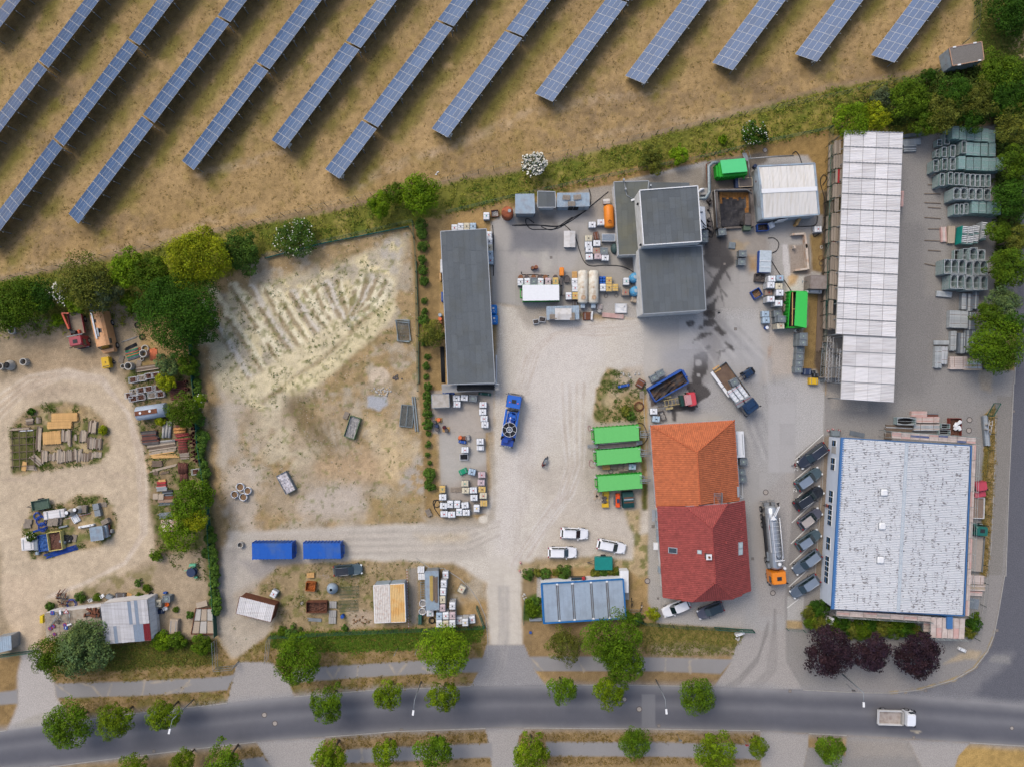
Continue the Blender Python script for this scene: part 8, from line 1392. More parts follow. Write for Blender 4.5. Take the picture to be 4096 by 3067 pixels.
for i,(x,y,w_,h_,rot,n,mt,ly,lab)in enumerate([(762,910,310,100,2,9,M_woodf,3,'stack of bright yellow boards on the timber island'),(703,1003,290,85,2,8,M_woodf,3,'stack of yellow boards just below the bright one'),(553,1158,150,95,92,7,M_woodf,3,'left stack of short orange boards'),(657,1150,155,120,93,8,M_woodf,3,'right stack of short orange boards with dark mark'),(455,1160,290,60,86,5,GW,2,'long upright grey timbers left of the orange boards'),(345,955,90,75,8,5,GW,2,'short grey timbers at the upper left of the island'),(455,945,75,55,90,4,GW,1,'small grey timber heap at the corner'),(770,1135,150,90,86,6,GW,2,'grey timbers right of the orange boards'),(820,1150,200,40,90,3,GW,2,'pair of long posts beside grey timbers'),(888,1150,75,40,90,3,GW,1,'tiny heap with a red post'),(985,1138,140,95,84,6,GW,2,'brownish timbers in the island middle'),(1088,1025,150,95,84,6,GW,3,'high grey timber stack at the upper right'),(1142,1005,90,30,84,2,GW,1,'two short beams by the upper right stack'),(1060,1212,140,60,88,4,GW,2,'grey timbers below the brown ones'),(1145,1222,130,110,86,8,GW,2,'splayed grey timbers at the right of the island'),(522,1375,145,75,89,5,GW,2,''),(590,1383,80,70,89,5,GW,1,''),(652,1375,100,55,89,4,GW,1,''),(702,1370,160,55,87,4,GW,2,''),(762,1378,135,75,88,5,GW,2,''),(825,1365,130,70,90,5,GW,2,''),(890,1355,150,50,90,3,GW,2,''),(937,1360,165,45,80,3,GW,1,'leaning timbers near the middle of the bottom row'),(985,1378,100,50,88,4,GW,1,''),(1030,1380,90,50,88,4,GW,1,''),(1075,1360,95,45,85,3,GW,1,''),(1145,1356,75,110,86,7,GW,1,'last timber pile at the right of the bottom row'),(435,1415,170,75,-42,6,GW,1,'diagonal timbers at the lower left of the island'),(285,1490,110,55,80,4,M_woodf,1,'small fresh timber heap at the lower left corner'),(370,1510,130,50,-3,4,GW,1,'flat grey boards at the bottom left'),(245,1045,250,30,3,3,GW,1,'dark beams lying over the weedy rack'),(300,1065,170,20,4,2,[Mt_],1,'white board lying over the weedy rack')]):
 bu_('timber_pile','beam',lab or ORD[i-15]+' timber pile from the left of the bottom row','ZA',(x,y),w_*s_,h_*s_,rot,n,mt,ly,.13,'timber',jit=.02 if mt is M_woodf else .07)
m=MB()
for k in range(6):m.bar(P3('ZA',120,1070+k*85,.15),P3('ZA',420,1050+k*85,.2),.1)
for k in range(4):m.bar(P3('ZA',140+k*85,1060,.3),P3('ZA',150+k*85,1530,.3),.08)
tag(obj('lattice_rack',m,M_wd2),'dark bar lattice overgrown by weeds on the timber island','rack')
M_rp=mat('rusty_pipe',g_(112,70,60),ro_=.8,var=.2);M_rp2=mat('red_pipe',g_(160,72,70),ro_=.7,var=.15);M_op=mat('ochre_pipe',g_(196,140,84),ro_=.7);M_gp=mat('green_pipe',g_(20,150,110),ro_=.5);M_orp=mat('orange_pipe',g_(226,132,92),ro_=.6);M_gy=mat('grey_pipe',g_(110,118,126),ro_=.6);M_bp=mat('blue_pipe',g_(28,76,170),ro_=.5)
for x,y,L,w_,rot,n,mt,ly,p,lab in[(745,520,190,60,4,3,[M_rp],1,1,'rusty pipes under the green shrub by the fence'),(745,590,190,80,3,3,[M_rp],2,1,'thick rusty pipes with open ends facing right'),(745,665,200,80,3,4,[M_rp],1,1,'lower rusty pipe layer above the green tree'),(780,1065,155,75,4,2,[M_op],1,1,'two ochre pipes at the standing pipe row'),(770,1015,130,50,4,3,[M_rp],1,1,'dark pipes beneath the green tree crown'),(800,1120,185,40,8,2,[M_rp2,M_rp],1,1,'long dark red pipes above the red one'),(790,1170,210,24,6,1,[M_rp2],1,1,'single bright red pipe pointing left'),(800,1215,110,60,4,4,[M_rp,M_rp2],1,1,'short red brown pipes below the red pipe'),(805,1290,115,90,5,6,[M_rp,M_rp2],1,1,'mixed thin pipes left of the standing pipes'),(820,1365,115,80,5,6,GW,1,0,'grey slats below the thin pipes'),(800,1512,130,122,92,7,[M_rp],2,1,'tidy bundle of brown pipes standing north south'),(812,1628,110,100,92,6,[M_rp],2,1,'second brown pipe bundle below the first'),(618,1060,200,110,86,3,[Mw_,Mz_],1,1,'thick white concrete pipes on bearers'),(620,1190,190,28,6,1,[Mw_],1,1,'fallen grey concrete pipe'),(400,1110,190,80,5,6,[Mp_,Mi_,M_rp],4,0,'upper stack of black and red lattice pallets'),(415,1190,205,80,5,6,[Mp_,Mi_,M_rp],4,0,'lower stack of black and red lattice pallets'),(545,1245,340,95,8,6,GW,2,0,'grey planks beside the track'),(560,1320,320,50,8,4,[M_woodf,M_wd3],1,0,'tan planks lying on the grey ones'),(583,1372,320,42,3,3,[M_woodf],1,0,'two long tan beams next to weeds'),(495,1460,130,70,0,5,[M_wd2],2,0,'dark crate boards below the tan beams'),(575,1510,320,26,15,2,[M_wd3],1,0,'long pale beam lying across dark timbers'),(480,1560,70,60,80,4,[M_wd2],1,0,'short dark boards at the track edge'),(590,1565,110,25,10,2,[M_wd2],1,0,'small dark beam pair in the weeds'),(375,340,270,45,8,4,GW,3,0,'long grey plank bench above the crates'),(555,1660,90,25,5,4,[M_woodf],2,0,'short tan boards over the dark red sheet'),(550,1700,110,60,4,4,[M_rp,M_red],2,0,'dark red rusty sheets at the track edge'),(550,1755,130,55,4,4,[Mg_,Mw_],2,0,'grey panel stack below the dark red sheets'),(510,1850,70,130,88,2,[M_wd3],4,0,'pale slab stack at the track edge'),(620,1805,130,70,4,5,[M_gy,Mp_],2,0,'dark bundle beside the large green tree'),(605,1880,210,75,2,2,[Mr_,mat('brown_sheet',g_(158,132,112),ro_=.8)],3,0,'brown steel plates beside the large green tree'),(610,1930,200,40,3,5,[Mg_],1,1,'thin grey tubes below the brown plates'),(600,2070,170,70,4,6,[Mg_,M_gy],1,1,'grey tubes above the rusty white sheet'),(640,2190,200,140,3,3,[mat('rust_white_sheet',g_(216,196,180),ro_=.8,dirt=g_(150,80,56),da_=.8,ds_=1.5)],3,0,'rusty white sheet stack at the end of the row')]:
 bu_('pipe_stack' if p else 'board_stack','pipe' if p else 'board',lab,'ZB',(x,y),L*s_,w_*s_,rot,n,mt,ly,.13,'pipes' if p else 'boards',bool(p))
s8=1/4.809/24
for x,y,L,w_,rot,n,mt,ly,p,lab in[(1500,1045,280,190,17,8,[M_gp,M_gp,M_gy,M_orp],1,1,'green and grey plastic pipes beside the concrete ring'),(1530,960,250,45,15,3,[M_orp],1,1,'orange pipes above the green ones'),(1892,1050,250,150,92,8,[M_orp],1,1,'orange pipes standing north south in a neat row'),(1460,900,260,60,25,4,[M_gy,Mp_],1,1,'dark pipes stretching towards the black coil'),(1430,760,330,25,18,2,[Mw_],1,1,'thin pale pipes by the white door leaf'),(1760,1290,440,60,8,3,GW,2,0,'grey plank bench right of the tall concrete ring')]:
 bu_('pipe_stack','pipe' if p else 'board',lab,'Z8',(x,y),L*s8,w_*s8,rot,n,mt,ly,.13,'pipes' if p else 'boards',bool(p))
sc=1/5.267/24
for x,y,L,w_,rot,n,mt,lab in[(950,1300,740,110,17,9,[M_bp],'long blue pipe bundle at the bottom of the junk island'),(600,1130,330,70,-52,4,[mat('cyan_pipe',g_(26,130,200),ro_=.5)],'bright blue pipes crossing the pipe crate'),(480,840,420,40,18,4,[M_bp],'blue pipe bundle left of the yellow skip'),(1300,550,620,20,12,2,[Mt_,M_orp],'red white poles lying over the signs')]:
 bu_('pipe_stack','pipe',lab,'ZC',(x,y),L*sc,w_*sc,rot,n,mt,1,.13,'pipes',True,.05)
bu_('beam_stack','beam','salmon red steel beams below the white tanks',21,(870,1068),3.6,.75,-6,4,M_plr,2,.15,'beams',jit=.01);bu_('pipe_stack','pipe','dark hose bundle lying on the canopy of the long shed',12,(1895,30),6.2,.9,1,9,[Mk_],1,.12,'pipes',True,.01,2.62);bu_('pipe_stack','pipe','black pipe bundle along the left wall of the long shed',11,(1610,1490),6.0,.7,92,6,[Mk_],2,.12,'pipes',True,.02)
bu_('board_stack','board','boards lying on the narrow container roof, yellow and brown','ZG',(300,360),4.4,1.3,90,5,[M_wd2,M_wd3,mat('yellow_board',g_(186,160,92),ro_=.8)],1,.12,'boards',False,.05,2.55);bu_('board_stack','board','concrete posts by the small pallets of blocks',13,(507,385),2.4,.55,-3,4,[Mg_],1,.15,'boards')
for x,y,n in((663,255,3),(660,332,4),(657,390,3)):bu_('slab_stack','slab',{255:'upper',332:'middle',390:'lower'}[y]+' pallet of grey slabs right of the rusty box',13,(x,y),1.1,1.2,90,n,Mw_,2,.15,'slabs',jit=.02)
for x,y in((1700,345),(1735,480)):bu_('block_pallet','block',('upper' if y<400 else 'lower')+' pallet of dark grey blocks on the junk island','ZC',(x,y),1.0,1.0,10,4,Mg_,4,.18,'blocks',jit=.02)
for i,(x,y)in enumerate(((912,1045),(926,1096),(921,1141),(931,1186),(934,1230),(888,1175),(878,1125),(890,1217),(908,1270),(941,1265),(905,1326),(926,1310),(905,1380),(940,1350),(928,1420),(962,1430),(870,1018),(900,1000),(838,580),(820,492),(868,668))):r=(.26,.3,.27,.3,.31,.15,.17,.17,.17,.16,.17,.12,.14,.2,.15,.25,.18,.22,.28,.26,.28)[i];t=th_('standing_pipe','upright open rusty pipe, %s'%(ORD[i]+' from the top of the column by the fence' if i<16 else('left' if i==16 else 'right')+' of two at the green tree' if i<18 else ORD[i-18]+' one beside the thick rusty pipes'),'pipe',W('ZB',x,y,.9),gp_='upright open pipes');obj('shell',MB().ringpipe(0,0,0,r,r*.78,.9,12),M_rp,t)
def wirecrate(f,x,y,L,w_,rot,lab,fillm,h=.8):
 t=th_('wire_crate',lab,'crate',W(f,x,y,h),R(rot),'wire crates of the storage yard');m=MB()
 for z in(.12,h*.5,h):
  for s in(-1,1):m.bar((-L/2,s*w_/2,z),(L/2,s*w_/2,z),.05);m.bar((s*L/2,-w_/2,z),(s*L/2,w_/2,z),.05)
 for a in(-1,1):
  for b in(-1,1):m.bar((a*L/2,b*w_/2,0),(a*L/2,b*w_/2,h),.06)
 obj('cage',m,M_alu,t);m=MB();rd=random.Random(int(x));m.box(0,0,.1,L-.1,w_-.1,.3)
 for k in range(9):m.box(rd.uniform(-.35,.35)*L,rd.uniform(-.35,.35)*w_,.3,rd.uniform(.2,.5),.12,rd.uniform(.1,.4),rd.random()*3)
 obj('scrap',m,fillm,t)
for i,(x,y)in enumerate(((205,470),(310,450),(395,425),(475,415),(222,615),(297,592),(392,578),(510,565),(160,655),(210,692),(300,675),(430,652),(530,640),(948,1556))):wirecrate('ZB',x,y,1.25,.9,8,('lone wire crate of curved parts near the round bushes' if i==13 else '%s wire crate from the left in the %s crate row'%(ORD[i if i<4 else i-4 if i<8 else i-8],'upper' if i<4 else 'middle' if i<8 else 'lower')),(M_scr,Mo_)[i in(1,4,11)])
wirecrate(12,1792,628,1.3,.95,0,'wire crate full of black hoses on the apron',Mk_);wirecrate(21,942,1003,1.9,1.5,0,'navy blue crate holding white slatted parts',M_white);wirecrate(21,262,1100,1.0,.8,-5,'small wire crate left of the corrugated box',Mi_);wirecrate(21,207,1118,.9,.7,10,'second small crate left of the corrugated box',Mi_)
M_sg=mat('green_grey_frame',g_(136,170,166),ro_=.5,metal=.2,var=.3,scale=6,orand=.12,dirt=g_(150,164,166),da_=.7,ds_=2.5);Ms_=mat('frame_steel',g_(188,194,196),ro_=.5,metal=.3,var=.2,orand=.1)
def stackmesh(kind,w_,L,h):
 key=(kind,round(w_,1),round(L,1),round(h,1))
 if key in IB:return IB[key]
 out=[]
 if kind=='p':
  m=MB();[m.box(-w_/2+w_*(k+.5)/8,0,.15,w_/8*.8,L,h-.15)for k in range(8)];out.append(('board_panels',m.mesh('board_panels',[M_sg])));m=MB()
  for y in(-L*.3,L*.3):m.box(0,y,h,w_,.05,.03);m.box(0,y,0,w_,.1,.12)
  out.append(('lashing',m.mesh('lashing',[Ms_])))
 else:
  m=MB();n=int(h/.3)
  for k in range(n):
   z=.2+k*.3 if k<n-1 else h
   for s in(-1,1):m.bar((s*w_/2,-L/2,z),(s*w_/2,L/2,z),.07,.1);m.bar((-w_/2,s*L/2,z),(w_/2,s*L/2,z),.07,.1)
   if kind=='d' or k==n-1:m.bar((-w_/2,0,z),(w_/2,0,z),.04)
   if kind=='o':
    for a in(-1,1):
     for b in(-1,1):m.bar((a*w_/2,b*L*.28,z),(a*w_*.15,b*L/2,z),.05)
  out.append(('stacked_frames',m.mesh('stacked_frames',[Ms_])));m=MB()
  for s in(-1,1):m.box(s*w_/2,0,.1,.04,L*.96,h-.2);m.box(0,s*L/2,.1,w_*.96,.04,h-.2)
  out.append(('side_panels',m.mesh('side_panels',[M_sg])));m=MB().box(0,0,.1,w_*.9,L*.9,.2);out.append(('base',m.mesh('base',[M_dark])))
 IB[key]=out;return out
def stack(f,x,y,kind,wp,hp,h,lab):
 s=FR[f][2]*24;k=1-h/H;t=th_('scaffold_stack',lab,'scaffold stack',W(f,x,y,h),R(-1.5),'stacks of scaffold parts')
 for nm,me in stackmesh(kind,wp/s*k*.97,hp/s*k*.97,h):obj(nm,me,parent=t)
nm_={'p':'stack of green grey scaffold boards','f':'open stack of rectangular scaffold frames','d':'stack of scaffold frames with middle bar','o':'stack of frames with octagonal openings'}
def ro2_(f,rn,items):
 cnt={}
 for it in items:cnt[it[2]]=cnt.get(it[2],0)+1
 n={}
 for it in sorted(items):k=it[2];i=n.get(k,0);n[k]=i+1;stack(f,*it,'%s%s in the %s row'%(ORD[i]+' ' if cnt[k]>1 else '',nm_[k],rn))
ro2_('Z5','top scaffold',[(x,y,'p',122,228,2.7)for x,y in((535,220),(665,235),(795,250),(920,265),(1050,265),(1165,290))]+[(385,330,'d',80,200,1.6),(255,400,'f',80,110,1.3)])
ro2_('Z5','second scaffold',[(335,560,'f',78,170,2.0),(485,545,'f',80,205,2.3),(680,478,'f',75,215,2.6),(230,585,'d',80,120,1.2)]+[(x,y,'p',118,228,2.6)for x,y in((780,505),(900,515),(1035,520),(1175,525))])
ro2_('Z5','third scaffold',[(190,800,'f',80,205,2.0),(345,772,'d',80,200,2.0),(485,770,'d',80,210,2.1)]+[(x,y,'p',122,230,2.5)for x,y in((645,745),(782,765),(912,768),(1050,775),(1172,778),(1308,765))])
ro2_('Z5','fourth scaffold',[(x,y,'d',76,215,2.3)for x,y in((300,1040),(445,1022),(550,1032),(640,1034),(740,1050),(830,1056),(916,1062),(1005,1065),(1100,1062))])
ro2_('Z5','fifth scaffold',[(x,y,'o',112,205,2.7)for x,y in((555,1290),(680,1290),(820,1297),(945,1300),(1087,1306))])
ro2_('Z5','sixth scaffold',[(550,1560,'f',70,180,2.0),(640,1560,'f',60,180,2.0),(720,1550,'f',60,190,2.1)]+[(x,y,'p',118,215,2.4)for x,y in((875,1520),(1005,1525),(1142,1530),(1267,1550))])
ro2_(31,'ninth scaffold',[(x,y,'o',60,125,2.5)for x,y in((1550,645),(1612,646),(1675,648),(1737,664),(1803,656),(1862,656))]);ro2_(31,'tenth scaffold',[(x,y,'o',58,122,2.5)for x,y in((1605,775),(1665,776),(1733,788),(1800,786),(1865,786))]);ro2_(31,'eighth scaffold',[(1773,540,'o',66,115,2.4),(1842,545,'o',60,90,2.2),(1637,545,'f',60,85,.9),(1710,545,'d',60,110,1.8)])
for i,(x,y)in enumerate(((1697,370),(1752,375),(1800,365),(1868,335))):
 t=th_('guard_frame_stack','%s stack of white green guard frames by the wood'%ORD[i],'scaffold stack',W(31,x,y,1.8),R(-6));
 for k in range(10):box_('guard_frame',Mt_ if k%5 else M_sg,t,0,-1.4+k*.3,.2,.75,.12,1.6)
 box_('side_panel',M_teal if i==0 else Ms_,t,-.45,0,.2,.12,2.9,1.5)
s3=1/2.15625/24
for f,x,y,L,w_,rot,n,mt,ly,lab in[(31,1517,368,130,46,92,4,[M_plr,Mq_],3,'light stack of red and white boards on the paving'),(31,1583,370,150,58,88,4,[M_wd3],4,'tan board stack right of the red white one'),(31,1522,882,135,48,-5,6,[Ms_],3,'single bundle of grey rails left of the tree'),(31,1695,945,140,45,88,5,[Ms_,M_gy],6,'left one of three dark upright rail bundles'),(31,1745,955,150,40,88,4,[Ms_,M_gy],6,'middle one of three dark upright rail bundles'),(31,1792,935,150,50,88,5,[Ms_,M_gy],6,'right one of three dark upright rail bundles'),(31,1645,1100,150,155,88,14,[Ms_],7,'wide strapped bundle of grey planks'),(31,1758,1115,150,65,88,6,[M_gy,Ms_],6,'narrow plank bundle right of the wide strapped one'),(31,1600,1285,170,48,88,6,[Ms_],5,'slim strapped bundle left of two dark ones'),(31,1672,1305,175,56,88,6,[M_gy,Ms_],6,'dark bundle in the middle of the lower row'),(31,1745,1290,190,80,88,9,[M_gy,Ms_],6,'widest dark bundle beside the tree crown'),(31,1498,1300,130,36,0,4,[Ms_],3,'small flat rail bundle near the paving seam'),(31,1470,1425,185,60,88,6,[Ms_],5,'left lower bundle tied with red straps'),(31,1525,1410,150,50,86,5,[M_alu,Ms_],6,'bright lower bundle on top of grey ones'),(31,1645,1475,150,110,0,6,[Mq_],5,'pale board platform by the lower bundles'),(31,1770,1490,150,95,0,6,[M_wd3,Ms_],5,'second pale platform with frames on it'),(31,1930,1500,120,70,0,6,[M_gy],3,'dark rods by the last tree'),(32,1305,256,135,46,0,5,[Mq_,M_plr],4,'small pink white board stack on the paving'),(32,1380,306,200,52,0,5,[M_plr,Mq_],5,'red striped board stack of the corner yard'),(32,1372,372,225,55,0,6,[Mq_,Ms_],5,'white blue board stack above the hall scaffold'),(32,1130,380,230,55,-3,6,[Ms_,M_wd2],3,'grey frame bundle above the hall scaffold'),(32,1040,447,60,50,0,3,[M_wd2],3,'short brown boards at the hall edge'),(32,1425,268,90,30,0,4,[M_rp,M_gy],2,'small heap of couplers by the board stacks'),(32,770,430,130,40,-12,6,[Mg_,M_gy],1,'loose tubes on the ground at the hall corner'),(30,1250,1165,190,30,8,5,[Ms_,M_gy],2,'tube bundle at the head of the scaffold yard'),(30,1240,1225,160,50,4,6,[Ms_],3,'upper grey rail bundle beside the long roof'),(30,1225,1280,110,55,2,6,[M_gy,Ms_],3,'lower grey rail bundle beside the long roof'),(33,1800,40,130,75,-4,4,[Mq_],5,'white panels stacked beside the right scaffold'),(33,1810,105,130,60,-3,5,[Mq_,M_wd3],3,'board stack beside the right scaffold'),(33,1795,160,110,36,-3,3,[M_plr,Mq_],3,'pink boards at the lower right scaffold'),(33,1770,245,100,90,-8,6,[Mg_],1,'loose tubes by the lower right scaffold'),(32,1885,400,260,45,95,5,[Ms_,Mg_],4,'long tubes along the side strip fence'),(31,450,1100,560,55,88,6,[M_wd2],1,'dark planks laid along the dry strip')]:
 bu_('board_stack','board',lab,f,(x,y),L*s3,w_*s3,rot,n,mt,ly,.14,'scaffold parts',jit=.015,straps=ly>4)
girder('white lattice mast standing at the side strip fence',32,(1925,310),(1905,435),1.5,.55,M_alu);ro2_(32,'corner yard',[(1195,318,'o',165,62,1.3),(1532,360,'d',75,40,1.0),(1525,412,'f',95,40,.9)])
for k in range(9):tag(obj('bearer',MB().bar(P3(31,1350+(k%2)*30,(95,135,222,320,420,505,18,-60,620)[k],.06),P3(31,1490,(100,142,232,322,425,512,20,-62,650)[k],.06),.1),M_wd2),'%s bearer timber lying on the paving left of the stacks'%ORD[k],'timber','bearers on the scaffold yard paving')
# LAMPS, PIPES AND LOOSE THINGS
for f,b,tp,hd,lab in((3,(1672,1070),(1478,1245),(1465,1330),'tall street lamp leaning over the third street tree'),(13,(1425,915),(1360,1078),(1357,1170),'tall street lamp left of the main entrance'),(23,(1240,900),(1322,1070),(1330,1160),'tall street lamp between the two main entrances'),(33,(640,852),(822,1010),(825,1100),'tall street lamp below the dark purple trees')):
 b0,e=Vector((*W(f,*b),0)),Vector(P3(f,*tp,7.2));h_=Vector(P3(f,*hd,7.5));e.xy=(b0.xy+e.xy)/2;t=th_('street_lamp',lab,'street lamp',tuple(b0),0,'street lamps');e-=b0;h_-=b0
 tp_('pole',t,[(0,0,0),tuple(e)],[.1,.06],Mg_,8);tp_('arm',t,[tuple(e),tuple(h_)],.045,Mg_,6);m=MB();d=(h_-e).normalized();m.bar(tuple(h_-d*.1),tuple(h_+d*.65),.3,.14);obj('lamp_head',m,Mt_,t)
for f,b,tp,lab in((13,(1395,615),(1358,728),'thin leaning post left of the big light tree'),(13,(1225,622),(1170,735),'thin leaning post above the footpath')):tag(tp_('signpost',None,[(*W(f,*b),0),P3(f,b[0]*.35+tp[0]*.65,b[1]*.35+tp[1]*.65,3.0)],.045,Mg_),lab,'post')
for f,b,tp,lab,c in((33,(680,940),(745,1005),'round dark sign on a post by the lamp',Mi_),(23,(1990,1405),(2025,1470),'small red sign post in the lower verge',M_red),(23,(1425,1370),(1450,1420),'thin sign post in the lower verge',Mg_)):
 t=th_('road_sign',lab,'sign',W(f,*b));o=Vector((*W(f,*b),0));e=Vector(P3(f,*tp,2.6))-o;e.xy*=.3;tp_('pole',t,[(0,0,0),tuple(e)],.035,Mg_);box_('sign_plate',c,t,e.x,e.y,2.1,.5,.04,.5)
t=th_('sludge_pit','open concrete pit with black and brown sludge','pit');M_pit=mat('stained_concrete',g_(112,104,98),ro_=.9,var=.2,dirt=g_(60,54,52),da_=.8,ds_=.5);pc=[(485,735),(1130,735),(1165,1410),(520,1440)]
q=[P3('Z6',*p,1.6)for p in pc]
for i,wd in((0,.45),(1,.5),(3,.45)):a,b=q[i],q[(i+1)%4];bar_('wall',M_pit,t,(a[0],a[1],.8),(b[0],b[1],.8),wd,1.6)
bar_('sill',M_pit,t,P3('Z6',620,1445,.3),P3('Z6',940,1430,.3),.3,.5);n=22;g=[P3('Z6',510,775,.2),P3('Z6',1090,760,.2),P3('Z6',1110,1390,.1),P3('Z6',560,1420,.1)];m=MB();V=[]
for j in range(n+1):
 for i in range(n+1):p=lerp(lerp(g[0],g[1],i/n),lerp(g[3],g[2],i/n),j/n);e=max(0,1-min(i,n-i,j)/3.5);V.append((p[0],p[1],.25+.75*e*(1-j/n)+.25*float(fbm(np.array([p[0]]),np.array([p[1]]),.8,2,5)[0])))
m.add(V,[(j*(n+1)+i,(j+1)*(n+1)+i,(j+1)*(n+1)+i+1,j*(n+1)+i+1)for j in range(n)for i in range(n)]);o=obj('sludge',m,[mat('pit_sludge',g_(58,56,58),ro_=.55,var=.4,scale=2.5,bump=.8,dirt=g_(38,36,38),da_=.8,ds_=.6),mat('ochre_sludge',g_(150,104,54),ro_=.9,var=.35,scale=3,bump=.8)],t)
for k,p in enumerate(o.data.polygons):i,j=k%n,k//n;p.material_index=1 if(j<3+2.5*vnoise(np.array([i*.7]),np.array([1.]),1,3)[0])or(i>n-5+2*vnoise(np.array([j*.5]),np.array([4.]),1,8)[0]and j<n*.6)or(i<2 and j<8)else 0
tp_('rim_pipe',t,[P3('Z6',498,1425,1.8),P3('Z6',450,745,1.8),P3('Z6',1050,735,1.8),P3('Z6',1140,805,1.7)],.09,Mj_,8)
t=th_('pump_unit','green and grey pump unit at the edge of the sludge pit','pump',W('Z6',1060,1330,1.2));box_('hood',Mi_,t,0,.35,.3,1.0,1.9,1.2,ch=.06);box_('pump',mat('pump_green',g_(86,104,88),ro_=.7),t,0,-.95,.2,1.2,.8,1.0,ch=.05);cyl_('motor',M_dark,t,-.8,-.2,.1,.25,.9,10)
t=th_('exhaust_duct','large grey duct from the green container to the hall','duct');M_duct=mat('duct_steel',g_(140,152,156),ro_=.5,metal=.3,var=.15);tp_('duct',t,[P3('Z6',530,232,2.2),P3('Z6',415,240,2.2),P3('Z6',345,310,2.2),P3('Z6',355,780,2.2),P3('Z6',290,890,2.2),P3('Z6',165,900,2.2)],.45*.6,M_duct,12)
t=th_('pipe_run','brown pipe running beside the large grey duct','pipe');tp_('pipe',t,[P3('Z6',375,235,1.2),P3('Z6',300,262,1.2),P3('Z6',325,760,1.2)],.09,Mr_,8)
t=th_('pipe_run','sooty pipe along the wall above the metal pump house','pipe');tp_('pipe',t,[P3('Z6',1075,165,1.4),P3('Z6',1560,125,1.4),P3(30,220,1345,1.4)],.12,Mj_,8);tp_('drop_pipe',t,[P3('Z6',1075,165,1.4),P3('Z6',1100,500,1.4)],.09,Mj_,8)
t=th_('white_machine','white tent like hopper with black struts at the hall wall','hopper');q=[P3('Z6',175,1040,2.6),P3('Z6',270,1050,2.0),P3('Z6',300,1440,2.0),P3('Z6',210,1462,2.6)];m=MB();slabq(m,q,.08);obj('cover',m,Mt_,t);bar_('side',Mg_,t,(q[1][0],q[1][1],1),(q[2][0],q[2][1],1),.1,2)
for a,b in(((180,1150),(235,1148)),((195,1285),(290,1410)),((235,1405),(300,1450))):bar_('strut',Mk_,t,P3('Z6',*a,2.7),P3('Z6',*b,2.5),.12)
t=th_('pump_train','row of dark pumps and valves beside the white hopper','pump')
for x,y,r in((355,930,.3),(380,960,.3),(350,1090,.15),(365,1280,.3),(370,1370,.35),(385,1465,.22),(350,1440,.2)):p=W('Z6',x,y,.8);cyl_('pump',Mi_,t,*p,0,r,.9,12)
tp_('hose',t,[P3('Z6',350,900,.8),P3('Z6',350,1100,.5),P3('Z6',400,1300,.4),P3('Z6',440,1500,.1),P3('Z6',400,1610,.1),P3('Z6',340,1590,.1)],.06,Mk_)
t=th_('bench_cabinet','grey cabinet with dark framed lid above the sludge pit','cabinet',W('Z6',1010,600,1.2),R(3));box_('body',M_dkb,t,-.2,0,0,2.6,1.6,1.1);box_('lid',Mi_,t,.1,0,1.12,2.2,1.45,.06);rim(t,[(-1,-.72,1.2),(1.2,-.72,1.2),(1.2,.72,1.2),(-1,.72,1.2)],.07,.05,mat('cream_rim',g_(206,188,160),ro_=.6),'lid_rim')
t=th_('wall_vent_box','grey box with white corrugated hose at the hall roof','ventilation',W('Z6',265,765,1.5));box_('box',Mw_,t,0,0,0,1.1,1.1,1.5);tp_('white_hose',t,[(-.2,.3,1.8),(-.7,.2,1.9),(-1.0,-.2,1.7)],.2,Mt_,10)
t=th_('caged_stair','small steel stair with curved handrails by the green container','stairs',W('Z6',1030,130));m=MB();[m.box(-.3+.0*k,.5-.25*k,.1+.2*k,.7,.24,.05)for k in range(7)];obj('steps',m,Mg_,t)
for s in(-.65,.1):tp_('handrail',t,[(s,.9,0),(s,.7,1.1),(s,-1.1,2.3)],.03,Mg_)
